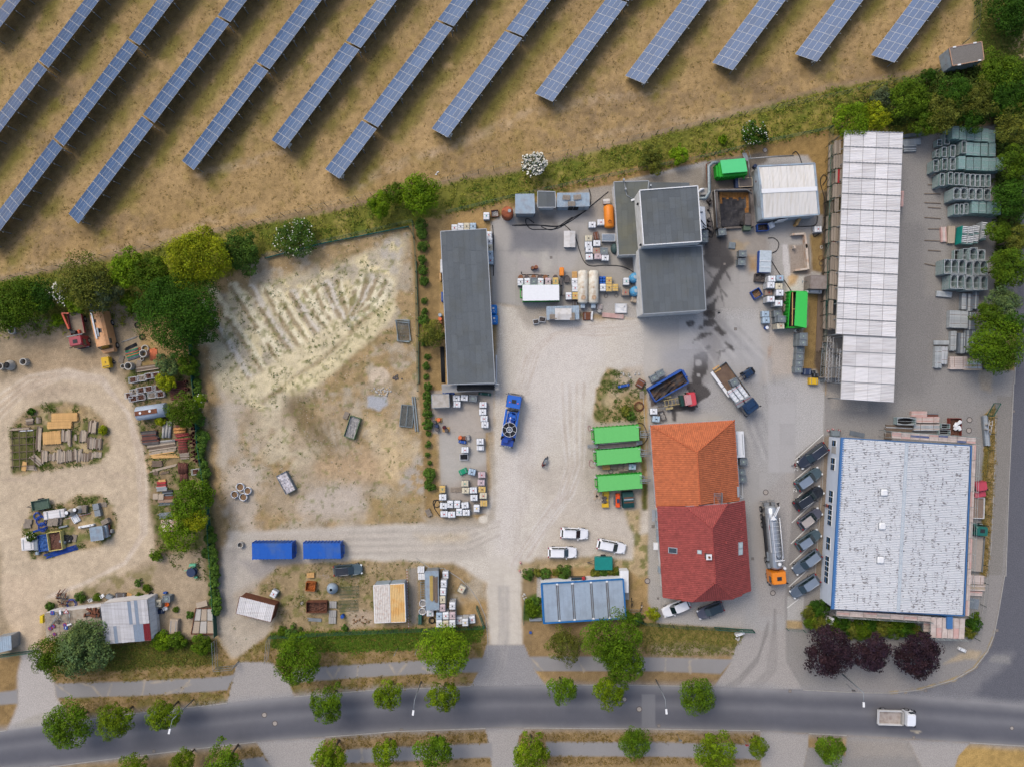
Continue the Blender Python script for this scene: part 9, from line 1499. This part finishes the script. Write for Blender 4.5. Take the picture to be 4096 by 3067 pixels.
for f,pts,lab in((21,[(0,290),(180,285),(400,300),(520,230),(650,150),(680,60),(665,-20)],'black hose curving round the container shed'),(21,[(20,292),(250,290),(430,290),(600,190),(720,90),(830,0)],'black hose from the shelter to the hall roof'),(21,[(190,270),(130,230),(120,270),(160,320),(240,325),(380,320),(460,280)],'looped black hose below the dark roofed shed'),(21,[(250,300),(330,330),(400,300),(520,220)],'short black hose between the loops'),(21,[(450,285),(500,330),(550,400),(580,500),(620,600),(680,640),(800,635),(950,645),(1060,700)],'long hose bending past the tanks to the blue vessel'),(11,[(2040,290),(2050,450),(2048,725)],'straight hose along the plastic tanks at the long shed'),(21,[(80,690),(95,715),(200,715),(320,725)],'hose above the row of rusty barrels'),(31,[(0,400),(50,400),(90,440),(80,500),(30,530),(0,520)],'large hose loop left of the washing bay'),(31,[(20,580),(80,680),(150,780),(200,855)],'double black hose running to the lidded container'),(30,[(210,1330),(240,1310),(270,1350),(290,1410)],'black hose arch at the pump house'),(30,[(470,1655),(450,1560),(480,1510),(505,1540),(470,1600)],'coiled hose in the dry strip upper part'),(31,[(470,0),(490,100),(480,300),(400,390),(385,330)],'hose down to the single white tank'),(31,[(240,300),(400,290),(425,210)],'hose at the corner of the pump house'),(12,[(1590,1000),(1535,1000),(1530,1040),(1560,1060),(1590,1035),(1560,995),(1535,1050),(1560,1100),(1595,1145)],'black coiled hose left of the lower apron tanks'),(22,[(1085,335),(1130,345),(1165,420),(1165,470),(1130,515),(1100,520)],'black hose arc by the upper green container'),(22,[(690,390),(665,400),(655,370),(670,360),(690,398)],'pink hose loop at the upper green container'),(22,[(715,715),(680,715),(665,680),(680,650),(710,680)],'pink hose loop at the middle green container')):
 P=[Vector((*W(f,x,y),.06))for x,y in pts];Q=[]
 for i in range(len(P)-1):
  p0,p1,p2,p3=P[max(i-1,0)],P[i],P[i+1],P[min(i+2,len(P)-1)]
  for s in np.linspace(0,1,7)[:-1]:s=float(s);Q.append(tuple(.5*((2*p1)+(-p0+p2)*s+(2*p0-5*p1+4*p2-p3)*s*s+(-p0+3*p1-3*p2+p3)*s**3)))
 tag(obj('hose',MB().tube(Q+[tuple(P[-1])],.065 if 'pink' not in lab else .04,6),Mk_ if 'pink' not in lab else mat('pink_hose',g_(170,120,124),ro_=.5)),lab,'hose')
for f,x,y,r,lab,mt in(('Z8',1680,720,62,'big black pipe coil below the huge dark tree',Mk_),('Z8',1590,490,60,'upright black coil at the foot of the huge tree',Mk_),('ZG',278,760,44,'black hose coil beside the tank block',Mk_),('ZD',910,298,70,'blue hose ring on the sand by the sign roof',M_bp),('ZC',560,640,120,'upper blue pipe coil of the junk island',M_bp),('ZC',590,770,105,'lower blue pipe coil of the junk island',M_bp),('ZC',480,540,90,'small blue coil beside the white sheet',M_bp),(22,1095,192,44,'brown hose coil on the manhole slab',Mr_),(31,460,478,14,'white hose ring in the dry strip',Mt_),(31,455,572,24,'brown hose coil in the dry strip',Mr_),(31,460,618,22,'dark hose coil in the dry strip',Mi_),(31,470,432,13,'orange hose ring in the dry strip',Mr_),(21,810,897,19,'left thin hose ring on the concrete',Mi_),(21,900,895,18,'right thin hose ring on the concrete',Mi_),('ZD',1915,185,40,'dark hose ring behind the patched shed',Mk_),(21,1050,800,24,'hose ring between the two blue vessels',Mi_)):
 rr=r/FR[f][2]/24;m=MB();n=3 if rr>.5 else 1
 for k in range(n):m.torus(.04*k*(-1)**k,.03*k,.07+.1*k,rr*(1-.13*k)-.06,.05 if n>1 else .03,26,6)
 o=obj('hose_coil',m,mt);o.location=(*W(f,x,y),0);tag(o,lab,'hose coil')
t=th_('wash_bay_wall','low rusty edged wall of the washing bay','wall')
for a,b in(((1580,0),(1612,390)),((1400,408),(1600,385)),((1390,20),(1400,60))):bar_('wall',mat('rust_stained_wall',g_(214,200,184),ro_=.9,dirt=g_(180,120,70),da_=.6,ds_=1.5),t,P3('Z7',*a,.5),P3('Z7',*b,.5),.3,1.0)
obj('wall',MB().bar(P3(31,200,372,.5),P3(31,308,365,.5),.3,1.0).bar(P3(31,308,365,.5),P3(31,325,490,.5),.3,1.0),MATS['rust_stained_wall'],t)
def lidbox(lab,f,c,L,w_,h,rot,mt,base=Mg_):
 t=th_('lidded_box',lab,'box',W(f,*c,h),R(rot));box_('body',base,t,0,0,0,L*.94,w_*.94,h-.1)
 for s in(-1,1):m=MB();m.add([(-L/2,0,h+.12),(L/2,0,h+.12),(L/2,s*w_/2,h-.05),(-L/2,s*w_/2,h-.05)],[(0,1,2,3)if s>0 else(3,2,1,0)]);m.box(0,s*w_/4,h-.1,L,w_/2,.03);obj('lid',m,mt,t)
M_wl=mat('dirty_white_lid',g_(214,212,210),ro_=.6,var=.06,dirt=g_(176,166,150),da_=.6,ds_=1);lidbox('pale double lidded box standing on the concrete',21,(497,408),2.7,1.9,.9,90,M_wl);lidbox('pale double lid lying on the corrugated steel box',21,(442,1055),2.7,1.9,1.9,0,M_wl);lidbox('small white double lid box above the orange tank',21,(816,82),1.1,.8,.8,5,M_wl,Mr_)
t,q=shed('flat_steel_box','corrugated flat steel box carrying a pale lid',21,[(298,990),(576,983),(578,1100),(300,1104)],1.5,Mc_,Mr_,24,'container',0)
t=th_('solar_roof_box','small box with blue ribbed top beside the hall','box',W(21,834,395,1.1));box_('body',Mg_,t,0,0,0,2.1,1.2,1.0);box_('frame',Mt_,t,0,0,1.0,2.2,1.25,.08);m=MB();[m.box(-1.0+.13*k,0,1.08,.09,1.1,.03)for k in range(16)];obj('slats',m,mat('slate_blue',g_(88,112,136),ro_=.5),t)
t=th_('tarpaulin_heap','dark green tarpaulin heap beside the hall','tarpaulin',W(21,885,488,.5));o=obj('cover',MB().lathe(0,0,[(.62,0),(.6,.4),(.5,.75),(.2,.95),(.02,1)],12),mat('dark_green_tarp',g_(70,92,92),ro_=.6,var=.2,bump=.6),t);o.scale=(1,1.45,1)
t=th_('jerrycan_crate','block of bright blue canisters among the tanks','canisters',W(21,781,763,.6));
for i in range(2):
 for j in range(3):box_('canister',M_trb,t,-.27+.54*i,-.45+.45*j,0,.48,.4,.6,ch=.06)
t=th_('road_machine','orange and black towed machine by the white cover','machine',W(21,425,760));box_('orange_hood',M_oc,t,0,1.2,.4,.75,1.4,.9,ch=.12);obj('frame',MB().bar((0,.5,.6),(0,-2.6,.4),.18).box(-.1,-.4,.5,.35,1.2,.5).bar((-.5,-2.6,.3),(.9,-2.6,.3),.1).box(.9,0,.3,.8,1.0,.4),Mi_,t);obj('wheel',MB().cyl(.9,-2.4,.1,.25,.15,12).torus(.9,.2,.5,.4,.08,14,5),Me_,t)
t=th_('snow_spreader','yellow machine with broad blade below the green containers','machine',W('Z4',330,1460));obj('blade',MB().box(.25,1.0,.2,1.1,.75,.5).box(.15,-.95,.2,1.1,.6,.5).box(.5,0,.3,.35,2.6,.25),M_yel,t);obj('hydraulics',MB().box(0,.3,.5,.9,.25,.3).box(0,-.3,.5,.9,.25,.3).tube([(-.2,1.1,.8),(-.3,.2,.9),(-.1,-.4,.6)],.06),Mi_,t)
t=th_('sweeper_unit','bright orange red roller machine below the green containers','machine',W('Z4',562,1470));box_('hood',mat('signal_orange',g_(240,90,36),ro_=.5),t,0,0,.3,.7,2.3,.6,ch=.08);m=MB();[m.box(s*.5,-.7+.13*k,.1,.28,.06,.4)for s in(-1,1)for k in range(11)];obj('brush',m,Mg_,t);box_('engine',M_dkb,t,0,0,.9,.4,.6,.25)
t=th_('green_chest','dark green gabled chest with rusty bands below the green containers','chest',W('Z4',752,1470,.9),R(4));obj('body',MB().rings([[(-.95,-1.35,0),(.95,-1.35,0),(.95,1.35,0),(-.95,1.35,0)],[(-.9,-1.3,.9),(.9,-1.3,.9),(.9,1.3,.9),(-.9,1.3,.9)],[(-.9,-.45,1.2),(.9,-.45,1.2),(.9,.45,1.2),(-.9,.45,1.2)]]),mat('bottle_green',g_(22,72,72),ro_=.6,var=.1),t)
for y,mt in((.38,Mr_),(.1,Mc_),(-.38,Mr_)):box_('band',mt,t,.05,y,1.2,1.6,.2,.02)
t=th_('plank_heap','few pale boards thrown beside the lower green container','boards');
for x,y,a,l in((185,1335,50,.8),(215,1415,-40,1.1),(225,1380,55,.9),(180,1445,45,.7)):box_('board',M_wd3,t,*W('Z4',x,y),.02,l,.35,.08,R(a))
t=th_('grey_walkway','grey steel walkway between the upper green containers','walkway');a,b=P3('Z4',245,540,1.9),P3('Z4',890,492,1.9);bar_('deck',Mi_,t,a,b,.75,.06)
for s in(-.38,.38):obj('rail',MB().tube([(a[0],a[1]+s,2.3),(b[0],b[1]+s,2.3)],.03),Mg_,t)
for x0,x1,y0,y1,n in((55,240,542,535,9),(905,1010,485,475,7)):
 for k in range(n):p=W('Z4',x0+(x1-x0)*k/n,y0+(y1-y0)*k/n,.5+1.3*(k/n if x0<100 else 1-k/n));box_('step',Mg_,t,p[0],p[1],.2+1.6*(k/n if x0<100 else 1-k/n),.14,.6,.05)
t=th_('fence_panel_stack','stacked fence panels and frames near the teal barrier','fence panels',W(11,1272,1195));
for k in range(5):
 m=MB();o=.06*k;
 for x in(-1.05,1.05):m.bar((x+o,-1.75,.1+.08*k),(x-o,1.75,.1+.08*k),.06)
 for y in(-1.75,1.4,1.75):m.bar((-1.05,y,.1+.08*k),(1.05,y-o,.1+.08*k),.06)
 for j in range(14):m.bar((-1,-1.6+j*.23,.1+.08*k),(1,-1.6+j*.23,.1+.08*k),.02)
 obj('panel',m,M_duct,t)
t=th_('steel_grating','grey steel grid panels with red tape on the plot','grating',W(12,1303,272),R(-6));
for k in range(3):
 m=MB();z=.1+.1*k
 for x in(-1.05,0,1.05):m.bar((x,-1.8,z),(x,1.8,z),.08)
 for y in(-1.8,1.8):m.bar((-1.05,y,z),(1.05,y,z),.08)
 for j in range(26):m.bar((-1,-1.7+j*.135,z),(1,-1.7+j*.135,z),.03)
 obj('panel',m,M_duct,t)
for x,s in((1352,'left'),(1372,'right')):tag(obj('steel_beam',MB().bar(P3(12,x-5,105,.2),P3(12,x+25,405,.2),.18,.2),M_duct),'%s long steel beam beside the grid panels'%s,'beam')
for(x,y),s in(((803,145),'upper'),((797,262),'lower')):t=th_('green_mesh_panels','%s pile of green wire mats on the lower plot'%s,'wire mats',W(13,x,y),R(3));m=MB();[m.bar((-1.6+.17*j,-.9,.06),(-1.6+.17*j,.9,.06),.03)for j in range(20)];[m.bar((-1.6,yy,.09),(1.65,yy,.09),.04)for yy in(-.9,-.3,.3,.9)];obj('mat',m,mat('faded_green_wire',g_(96,112,88),ro_=.7),t)
t=th_('ladder','grey ladder like frame beside the plank roofed container','ladder',W('ZG',160,400,.5));m=MB();[m.bar((x,-1.7,.4),(x,1.7,.4),.08)for x in(-.35,.35)];[m.bar((-.35,-1.6+.4*k,.4),(.35,-1.6+.4*k,.4),.06)for k in range(9)];obj('rungs',m,M_duct,t)
t,q=shed('narrow_container','narrow corrugated container carrying loose planks','ZG',[(190,140),(358,132),(368,625),(205,632)],2.5,Mc_,Mg_,14,'container',0,Mc_)
for(x,y),s in(((138,122),'upper'),((146,207),'lower')):t=th_('wrapped_pallet','%s white wrapped block pallet by the narrow container'%s,'pallet',W('ZG',x,y,1));m=MB();[m.box(-.42+.28*k,0,.12,.26,1.0,.9,ch=.04)for k in range(4)];obj('blocks',m,Mt_,t)
t=th_('striped_barrier','thin red and white barrier line beside the ochre container','barrier');me={0:MB().box(0,0,.75,.07,.32,.05).mesh('white_section',[Mt_]),1:MB().box(0,0,.75,.07,.32,.05).mesh('red_section',[M_red])}
for k in range(42):o=obj('red_section' if k%2 else 'white_section',me[k%2],parent=t);o.location=(*lerp(W(13,1307,-60),W(13,1322,445),(k+.5)/42),0)
t=th_('sign_heap','heap of road signs and poles on the ribbed roof','road signs')
for x,y,s,k in((658,410,.62,'b'),(827,598,.6,'b'),(628,607,.65,'r'),(668,580,.65,'r'),(815,563,.65,'r'),(682,680,.55,'r'),(833,398,.9,'t')):
 p=(*W('ZD',x,y,2.8),2.72);m=MB()
 if k=='b':m.box(*p,s,s,.03);obj('square_sign',m,Mb_,t);obj('sign_symbol',MB().box(p[0],p[1]-.05,p[2]+.035,s*.14,s*.45,.01).box(p[0],p[1]+.14,p[2]+.035,s*.4,s*.12,.01),Mt_ if y>500 else M_red,t)
 elif k=='r':m.cyl(*p,s/2,.03,18);obj('round_sign',m,M_red,t);cyl_('sign_face',Mb_,t,p[0],p[1],p[2]+.032,s*.36,.01,16);box_('sign_bar',M_red,t,p[0],p[1],p[2]+.045,s*.75,.07,.01,.8)
 else:
  tri=lambda r_:[(p[0]+r_*math.cos(a),p[1]+r_*math.sin(a))for a in(R(90),R(210),R(330))];m.prism(tri(s*.6),p[2],p[2]+.03);obj('triangle_sign',m,M_red,t);obj('sign_face',MB().prism(tri(s*.4),p[2]+.032,p[2]+.042),Mt_,t);box_('sign_symbol',Mk_,t,p[0],p[1],p[2]+.045,.09,.25,.01)
for a,b in(((700,400),(800,530)),((760,380),(620,600)),((800,410),(640,560)),((870,400),(885,630)),((880,400),(870,600)),((640,590),(700,480)),((840,400),(860,560)),((690,380),(720,440))):tp_('pole',t,[P3('ZD',*a,2.8),P3('ZD',*b,2.8)],.035,Mg_)
obj('cable_ring',MB().torus(*W('ZD',735,525,2.8),2.75,.33,.05,16,6).torus(*W('ZD',735,525,2.8),2.85,.25,.05,16,6),Mi_,t);obj('lamp',MB().box(*W('ZD',872,558,2.9),2.75,.75,.25,.15,.3).box(*W('ZD',760,400,2.9),2.75,.3,.7,.2,.1),Mt_,t)
t=th_('scrap_heap','rusty scrap iron lying on the ribbed roof by the white shed','scrap');rd=random.Random(3)
for k in range(16):box_('scrap_piece',Mr_ if k%5 else Mi_,t,*W('ZD',rd.uniform(1075,1265),rd.uniform(370,450),2.8),2.7,rd.uniform(.4,1.1),rd.uniform(.15,.4),rd.uniform(.1,.4),rd.random()*3)
t=th_('scrap_heap','heap of bicycles and scrap metal on the sand by the blue ring','scrap')
for k in range(26):p=W('ZD',rd.uniform(735,860),rd.uniform(150,330));a=rd.random()*3;L=rd.uniform(.4,1.6);bar_('scrap_piece',(Mr_,Mi_,Mg_,M_scr)[k%4],t,(p[0],p[1],rd.uniform(.1,.6)),(p[0]+L*math.cos(a),p[1]+L*math.sin(a),rd.uniform(.1,.9)),rd.uniform(.04,.16))
def chair(f,x,y,c,lab,rot=0):t=th_('garden_chair',lab,'chair',W(f,x,y,.4),R(rot));box_('seat',c,t,0,0,.38,.5,.5,.05,ch=.0);box_('backrest',c,t,-.26,0,.4,.06,.5,.45);m=MB();[m.bar((0-.2,s*.28,.62),(.25,s*.28,.62),.06)for s in(-1,1)];obj('armrests',m,c,t);[obj('leg',MB().bar((a*.22,b*.22,0),(a*.22,b*.22,.4),.05),c,t)for a in(-1,1)for b in(-1,1)]
chair('ZD',1150,248,Mt_,'white plastic chair behind the sign roof',-60);chair('ZD',1298,192,Mt_,'white plastic chair beside the grey box',120);chair('ZD',2095,350,Mt_,'white plastic chair right of the patched shed',20);chair('ZD',2118,297,mat('orange_chair',g_(240,110,30),ro_=.5),'orange plastic chair right of the patched shed',90)
for f,x,y,sx,sy,h,rot,c,lab,nm,ct in(('ZD',1375,215,1.1,.7,.7,-25,Mg_,'grey fibre box behind the patched shed','storage_box','box'),('ZD',1518,195,1.8,.9,.4,0,Mi_,'flat dark mesh platform behind the patched shed','platform','platform'),('ZD',2012,395,1.5,.75,.35,5,M_dkb,'dark blue tarpaulin bundle right of the patched shed','bundle','bundle'),('ZD',2080,160,.6,.3,.5,0,Mb_,'small blue canister right of the patched shed','canister','canister'),('ZC',820,505,3.55,1.4,.6,8,M_corrw,'long white sheet covered stack on the junk island','sheet_stack','stack'),('ZC',260,1130,2.1,2.1,1.0,4,M_corrw,'white bin with open lid at the left of the junk island','storage_bin','bin'),('ZC',435,1145,.75,1.9,.9,4,Mg_,'grey side part of the white bin','side_crate','crate'),('ZC',460,1325,.6,.55,.5,2,Mc_,'pale green small box under the pipe crate','small_box','box'),('ZC',1490,755,2.6,.35,.6,10,Mt_,'narrow white trough left of the corrugated box','trough','trough'),('ZC',1010,765,1.5,.3,.3,12,Mg_,'pale surfboard like sheet on the junk island','metal_sheet','sheet'),('ZC',1270,600,1.2,1.3,.3,30,Mt_,'pile of white road signs with a red ring','sign_pile','road signs'),('ZC',990,1085,1.1,.5,.5,-20,Mg_,'grey machine part beside the tyres','machine_part','machine'),('ZC',2025,860,.4,.6,.5,0,Mw_,'small grey block right of the rusty plate','block','block'),(3,1495,445,1.4,2.4,.9,-4,M_wd3,'pale concrete block chest below the patched shed','chest','chest'),(31,340,1550,1.4,1.1,.8,-3,M_dkb,'dark grey plastic chest by the steel tank line','plastic_chest','box'),(31,415,1580,1.0,.6,.6,0,Mp_,'black crate beside the dark chest','black_crate','crate'),(31,397,1553,.7,.6,.6,5,Mp_,'small black box by the dry strip','black_box','box'),(31,397,1632,1.4,1.1,.9,-2,M_yel,'yellow box with white plates near the girders','yellow_box','box'),(32,586,425,1.4,1.0,.8,0,M_asf,'green grey box with red cones at the hall corner','material_box','box'),(31,1160,60,.5,2.6,2.0,-3,M_plr,'red and pink boards leaning on the storage roof edge','leaning_boards','boards'),(31,400,858,2.6,.55,1.0,-3,Mt_,'white radiator like panel below the steel container','radiator','panel'),(31,32,285,.9,1.0,1.0,25,Mt_,'white tilted cabinet below the pump house','cabinet','cabinet'),(31,265,255,.4,1.4,1.2,-28,M_woodf,'yellow board leaning on the pump house wall','leaning_board','board'),(33,1680,645,1.3,.5,.5,-25,Mt_,'white slanted cabinet on the corner verge','street_cabinet','cabinet'),(23,1970,512,1.5,.4,1.0,20,Mt_,'white sign panel leaning at the right entrance','sign_panel','sign'),(23,205,385,2.1,.5,.5,1,Mg_,'grey stone basket left of the office containers','gabion','gabion'),(23,160,497,.45,.35,.3,-15,Mb_,'blue scrap of plastic in the dry verge','plastic_scrap','litter'),(11,1590,735,.3,1.2,1.0,2,M_woodf,'narrow wooden frame at the long shed wall','wooden_crate','crate'),(11,1605,905,.3,1.6,1.6,0,Mb_,'blue and orange ladder at the long shed wall','wall_ladder','ladder'),(11,1600,640,.4,2.2,1.5,0,Mt_,'white sheet hanging on the long shed wall','sheet','sheet'),(11,2072,1550,.25,5.5,.6,0,Mt_,'white and blue tubes right of the long shed','tubes','tubes'),(21,655,1072,1.6,1.3,.3,0,Mr_,'rust brown plate beside the corrugated steel box','plate','plate'),(21,690,1068,.3,1.4,.5,-5,Mt_,'bundle of bright angle bars by the brown plate','angle_bars','bars'),(21,756,993,1.0,.8,.3,0,Mq_,'pale square slab below the white tanks','slab','slab'),(21,541,962,.9,1.0,.4,0,Mi_,'dark grate above the corrugated steel box','grate','grate'),(21,1060,930,1.1,.9,1.0,-12,M_wd3,'brownish crate at the lower blue vessel','crate','crate'),(21,728,380,.8,1.3,.7,8,Mr_,'rust brown steel sheet box by the tanks','rust_box','box'),(12,1785,465,1.6,.6,.7,0,Mr_,'rusty hand cart right of the orange barrel','hand_cart','cart'),(12,1828,462,.6,.9,.7,5,Mw_,'pale wheelbarrow beside the hand cart','barrow','wheelbarrow'),(12,1780,497,1.3,.5,.5,-10,Mb_,'blue sack truck below the hand cart','sack_truck','cart'),(12,1660,77,2.0,.3,.5,-5,Mb_,'blue sheeting under two white barrels','sheeting','sheeting'),(12,1973,85,2.1,.45,.4,-5,M_grn,'dark green net roll at the long shed','net_roll','net'),(12,1935,549,1.2,.8,.7,0,Mt_,'white canisters on a pallet on the apron','canister_pallet','canisters'),(12,1787,752,1.4,.9,.5,25,M_gp,'green pipe pieces heaped on the apron','pipe_pieces','pipes'),(13,1413,385,.6,1.6,.9,0,M_grn,'green tank by the fence near the big bags','green_tank','tank'),(22,1110,-5,1.4,1.2,.6,60,Mr_,'brown steel lid on the grass island','steel_lid','lid'),(22,965,15,1.9,.4,.5,12,Mb_,'light blue steel frame on the grass island','steel_trestle','trestle'),(22,1966,520,1.5,4.3,1.6,3,Mt_,'white covered hopper with open top right of the orange roof','covered_hopper','hopper'),(21,1900,462,1.1,1.1,.3,-8,M_asf,'grey ragged plate on the wet black patch','grey_plate','plate')):
 t=th_(nm,lab,ct,W(f,x,y,h),R(rot));box_('body',c,t,0,0,0,sx,sy,h,ch=min(.06,sx*.15,sy*.15,h*.2));box_('top',c,t,0,0,h,sx*.86,sy*.8,.03);m=MB();[m.box(sx*(k-.5)*.6,0,h+.03,sx*.06,sy*.8,.02)for k in(0,1)];obj('ribs',m,Mg_,t)
t=th_('cable_drum_winch','green winch machine with dark cable drum by the hedge','winch',W(2,1650,1620,.8));obj('drum',MB().lathe(0,0,[(.75,.1),(.75,.18),(.45,.2),(.45,.9),(.75,.92),(.75,1)],16,sm=False),M_dkb,t);obj('frame',MB().bar((-1.4,.1,.4),(.6,.9,.4),.1).bar((-.6,.8,.5),(.7,1.4,.6),.12).box(.2,1.2,.3,1.0,.35,.6).bar((.3,-1.0,.3),(.8,-.9,.3),.3),mat('mint_paint',g_(110,190,150),ro_=.5),t)
t=th_('slab_beds','rusty framed concrete slab beds near the hedge','slab beds');c=[P3(3,1690,285,.5),P3(3,1835,285,.5),P3(3,1850,505,.5),P3(3,1650,505,.5)]
for i in range(3):
 for j in range(2):m=MB();slabq(m,patch(c,i/3+.02,(i+1)/3-.02,j/2+.02,(j+1)/2-.02),.3);obj('slab',m,M_wd3 if(i+j)%2 else Mz_,t)
rim(t,c,.1,.3,Mr_,'frame');m=MB();slabq(m,[P3(3,1690,240,.9),P3(3,1780,215,.9),P3(3,1790,262,.9),P3(3,1697,285,.9)],.2);obj('loose_slab',m,M_wd3,t)
for f,x,y,a,lab in(23,1033,240,90,'bicycle parked nearest the office containers'),(23,1116,275,80,'white bicycle at the bike rack'):
 t=th_('bicycle',lab,'bicycle',W(f,x,y,.5),R(a));
 for xx in(-.5,.5):obj('wheel',MB().rings([[(xx+.33*math.cos(2*math.pi*k/16),yy,.34+.33*math.sin(2*math.pi*k/16))for k in range(16)]for yy in(-.03,.03)]+[],False,False).torus(xx,0,.34,.001,.001,3,3),Me_,t)
 tp_('frame',t,[(-.5,0,.34),(-.1,0,.8),(.4,0,.85),(0,0,.35),(-.1,0,.8)],.03,Mt_ if a==80 else Mk_);tp_('handlebar',t,[(.35,-.3,1.0),(.42,0,1.0),(.35,.3,1.0)],.025,Mk_);box_('saddle',Mk_,t,-.15,0,.88,.25,.14,.06)
t=th_('bike_rack','long low bicycle rack below the parked bikes','bike rack',W(23,1070,310,.4));m=MB();[m.bar((-1.1,y,.3),(1.1,y,.3),.04)for y in(-.22,.22)];[m.bar((-1+.2*k,-.2,.1),(-1+.2*k,.2,.4),.03)for k in range(11)];obj('bars',m,Mg_,t)
t=th_('cherry_picker','grey lifting machine in the hedge below the hall scaffold','machine',W(33,530,400,.8),R(-20));box_('base',Mt_,t,0,0,.4,1.0,1.6,.8,ch=.1);cyl_('drum',Mg_,t,-.4,-.8,.5,.33,.7,14);bar_('boom',Mc_,t,(.3,.9,1.0),(.6,-1.3,1.0),.15);box_('platform',Mw_,t,1.6,-.2,.3,1.7,2.2,.1)
for i,(x,y)in enumerate(((1075,1550),(1073,1570),(528,402),(570,390),(624,400))):f=22 if i<2 else 32;t=th_('marker_cone',('red white bollard at the entrance kerb, %s'%('upper' if i==0 else 'lower'))if i<2 else '%s red cone on the green grey box'%ORD[i-2],'cone',W(f,*((75,1543)if i==0 else(66,1615)if i==1 else(x,y)),.5));cyl_('cone',M_red,t,0,0,0,.18,.6,10,.05);cyl_('band',Mt_,t,0,0,.25,.14,.12,10,.11)
rd=random.Random(9)
for nm,lab,f,x,y,rx,ry,n,mt,s in(('rubble_heap','heap of pale rubble stones above the grey slurry patch',12,1085,55,90,45,26,Mz_,.4),('stone_heap','dark stone heap by the round sand patch',11,1215,1610,45,35,18,Mi_,.35),('boulders','pale boulders on the edge of the grass island',21,1000,1575,110,40,14,Mz_,.4),('branch_heap','brushwood heap beside the dark estate car',13,590,15,50,30,24,M_wd3,.3),('gravel_heap','earth and root heap left of the white container',13,900,390,80,50,22,M_soil,.35),('corner_stones','stones by the fence corner of the office containers',23,110,175,20,35,8,Mz_,.4),('entrance_boulders','two boulders by the white sign panel',23,1935,545,30,16,3,Mz_,.55),('white_litter','white litter beside the solar fence',10,1560,1495,18,20,5,Mt_,.3)):
 t=th_(nm,lab,'heap');me=[]
 for k in range(4):m=MB().lathe(0,0,[(.3,0),(.5,.2),(.42,.45),(.12,.6)],6,sm=False);me.append(m.mesh('stone',[mt]))
 for k in range(n):o=obj('stone',me[k%4],parent=t);a=rd.random()*6.28;q=rd.random()**.6;z=s*rd.uniform(.5,1.1);o.location=(*W(f,x+rx*q*math.cos(a),y+ry*q*math.sin(a)),0);o.scale=(z*rd.uniform(.7,1.3),z,z*.7)if 'branch' not in nm else(z*.25,z*2.5,z*.25);o.rotation_euler=(0,0,rd.random()*3)
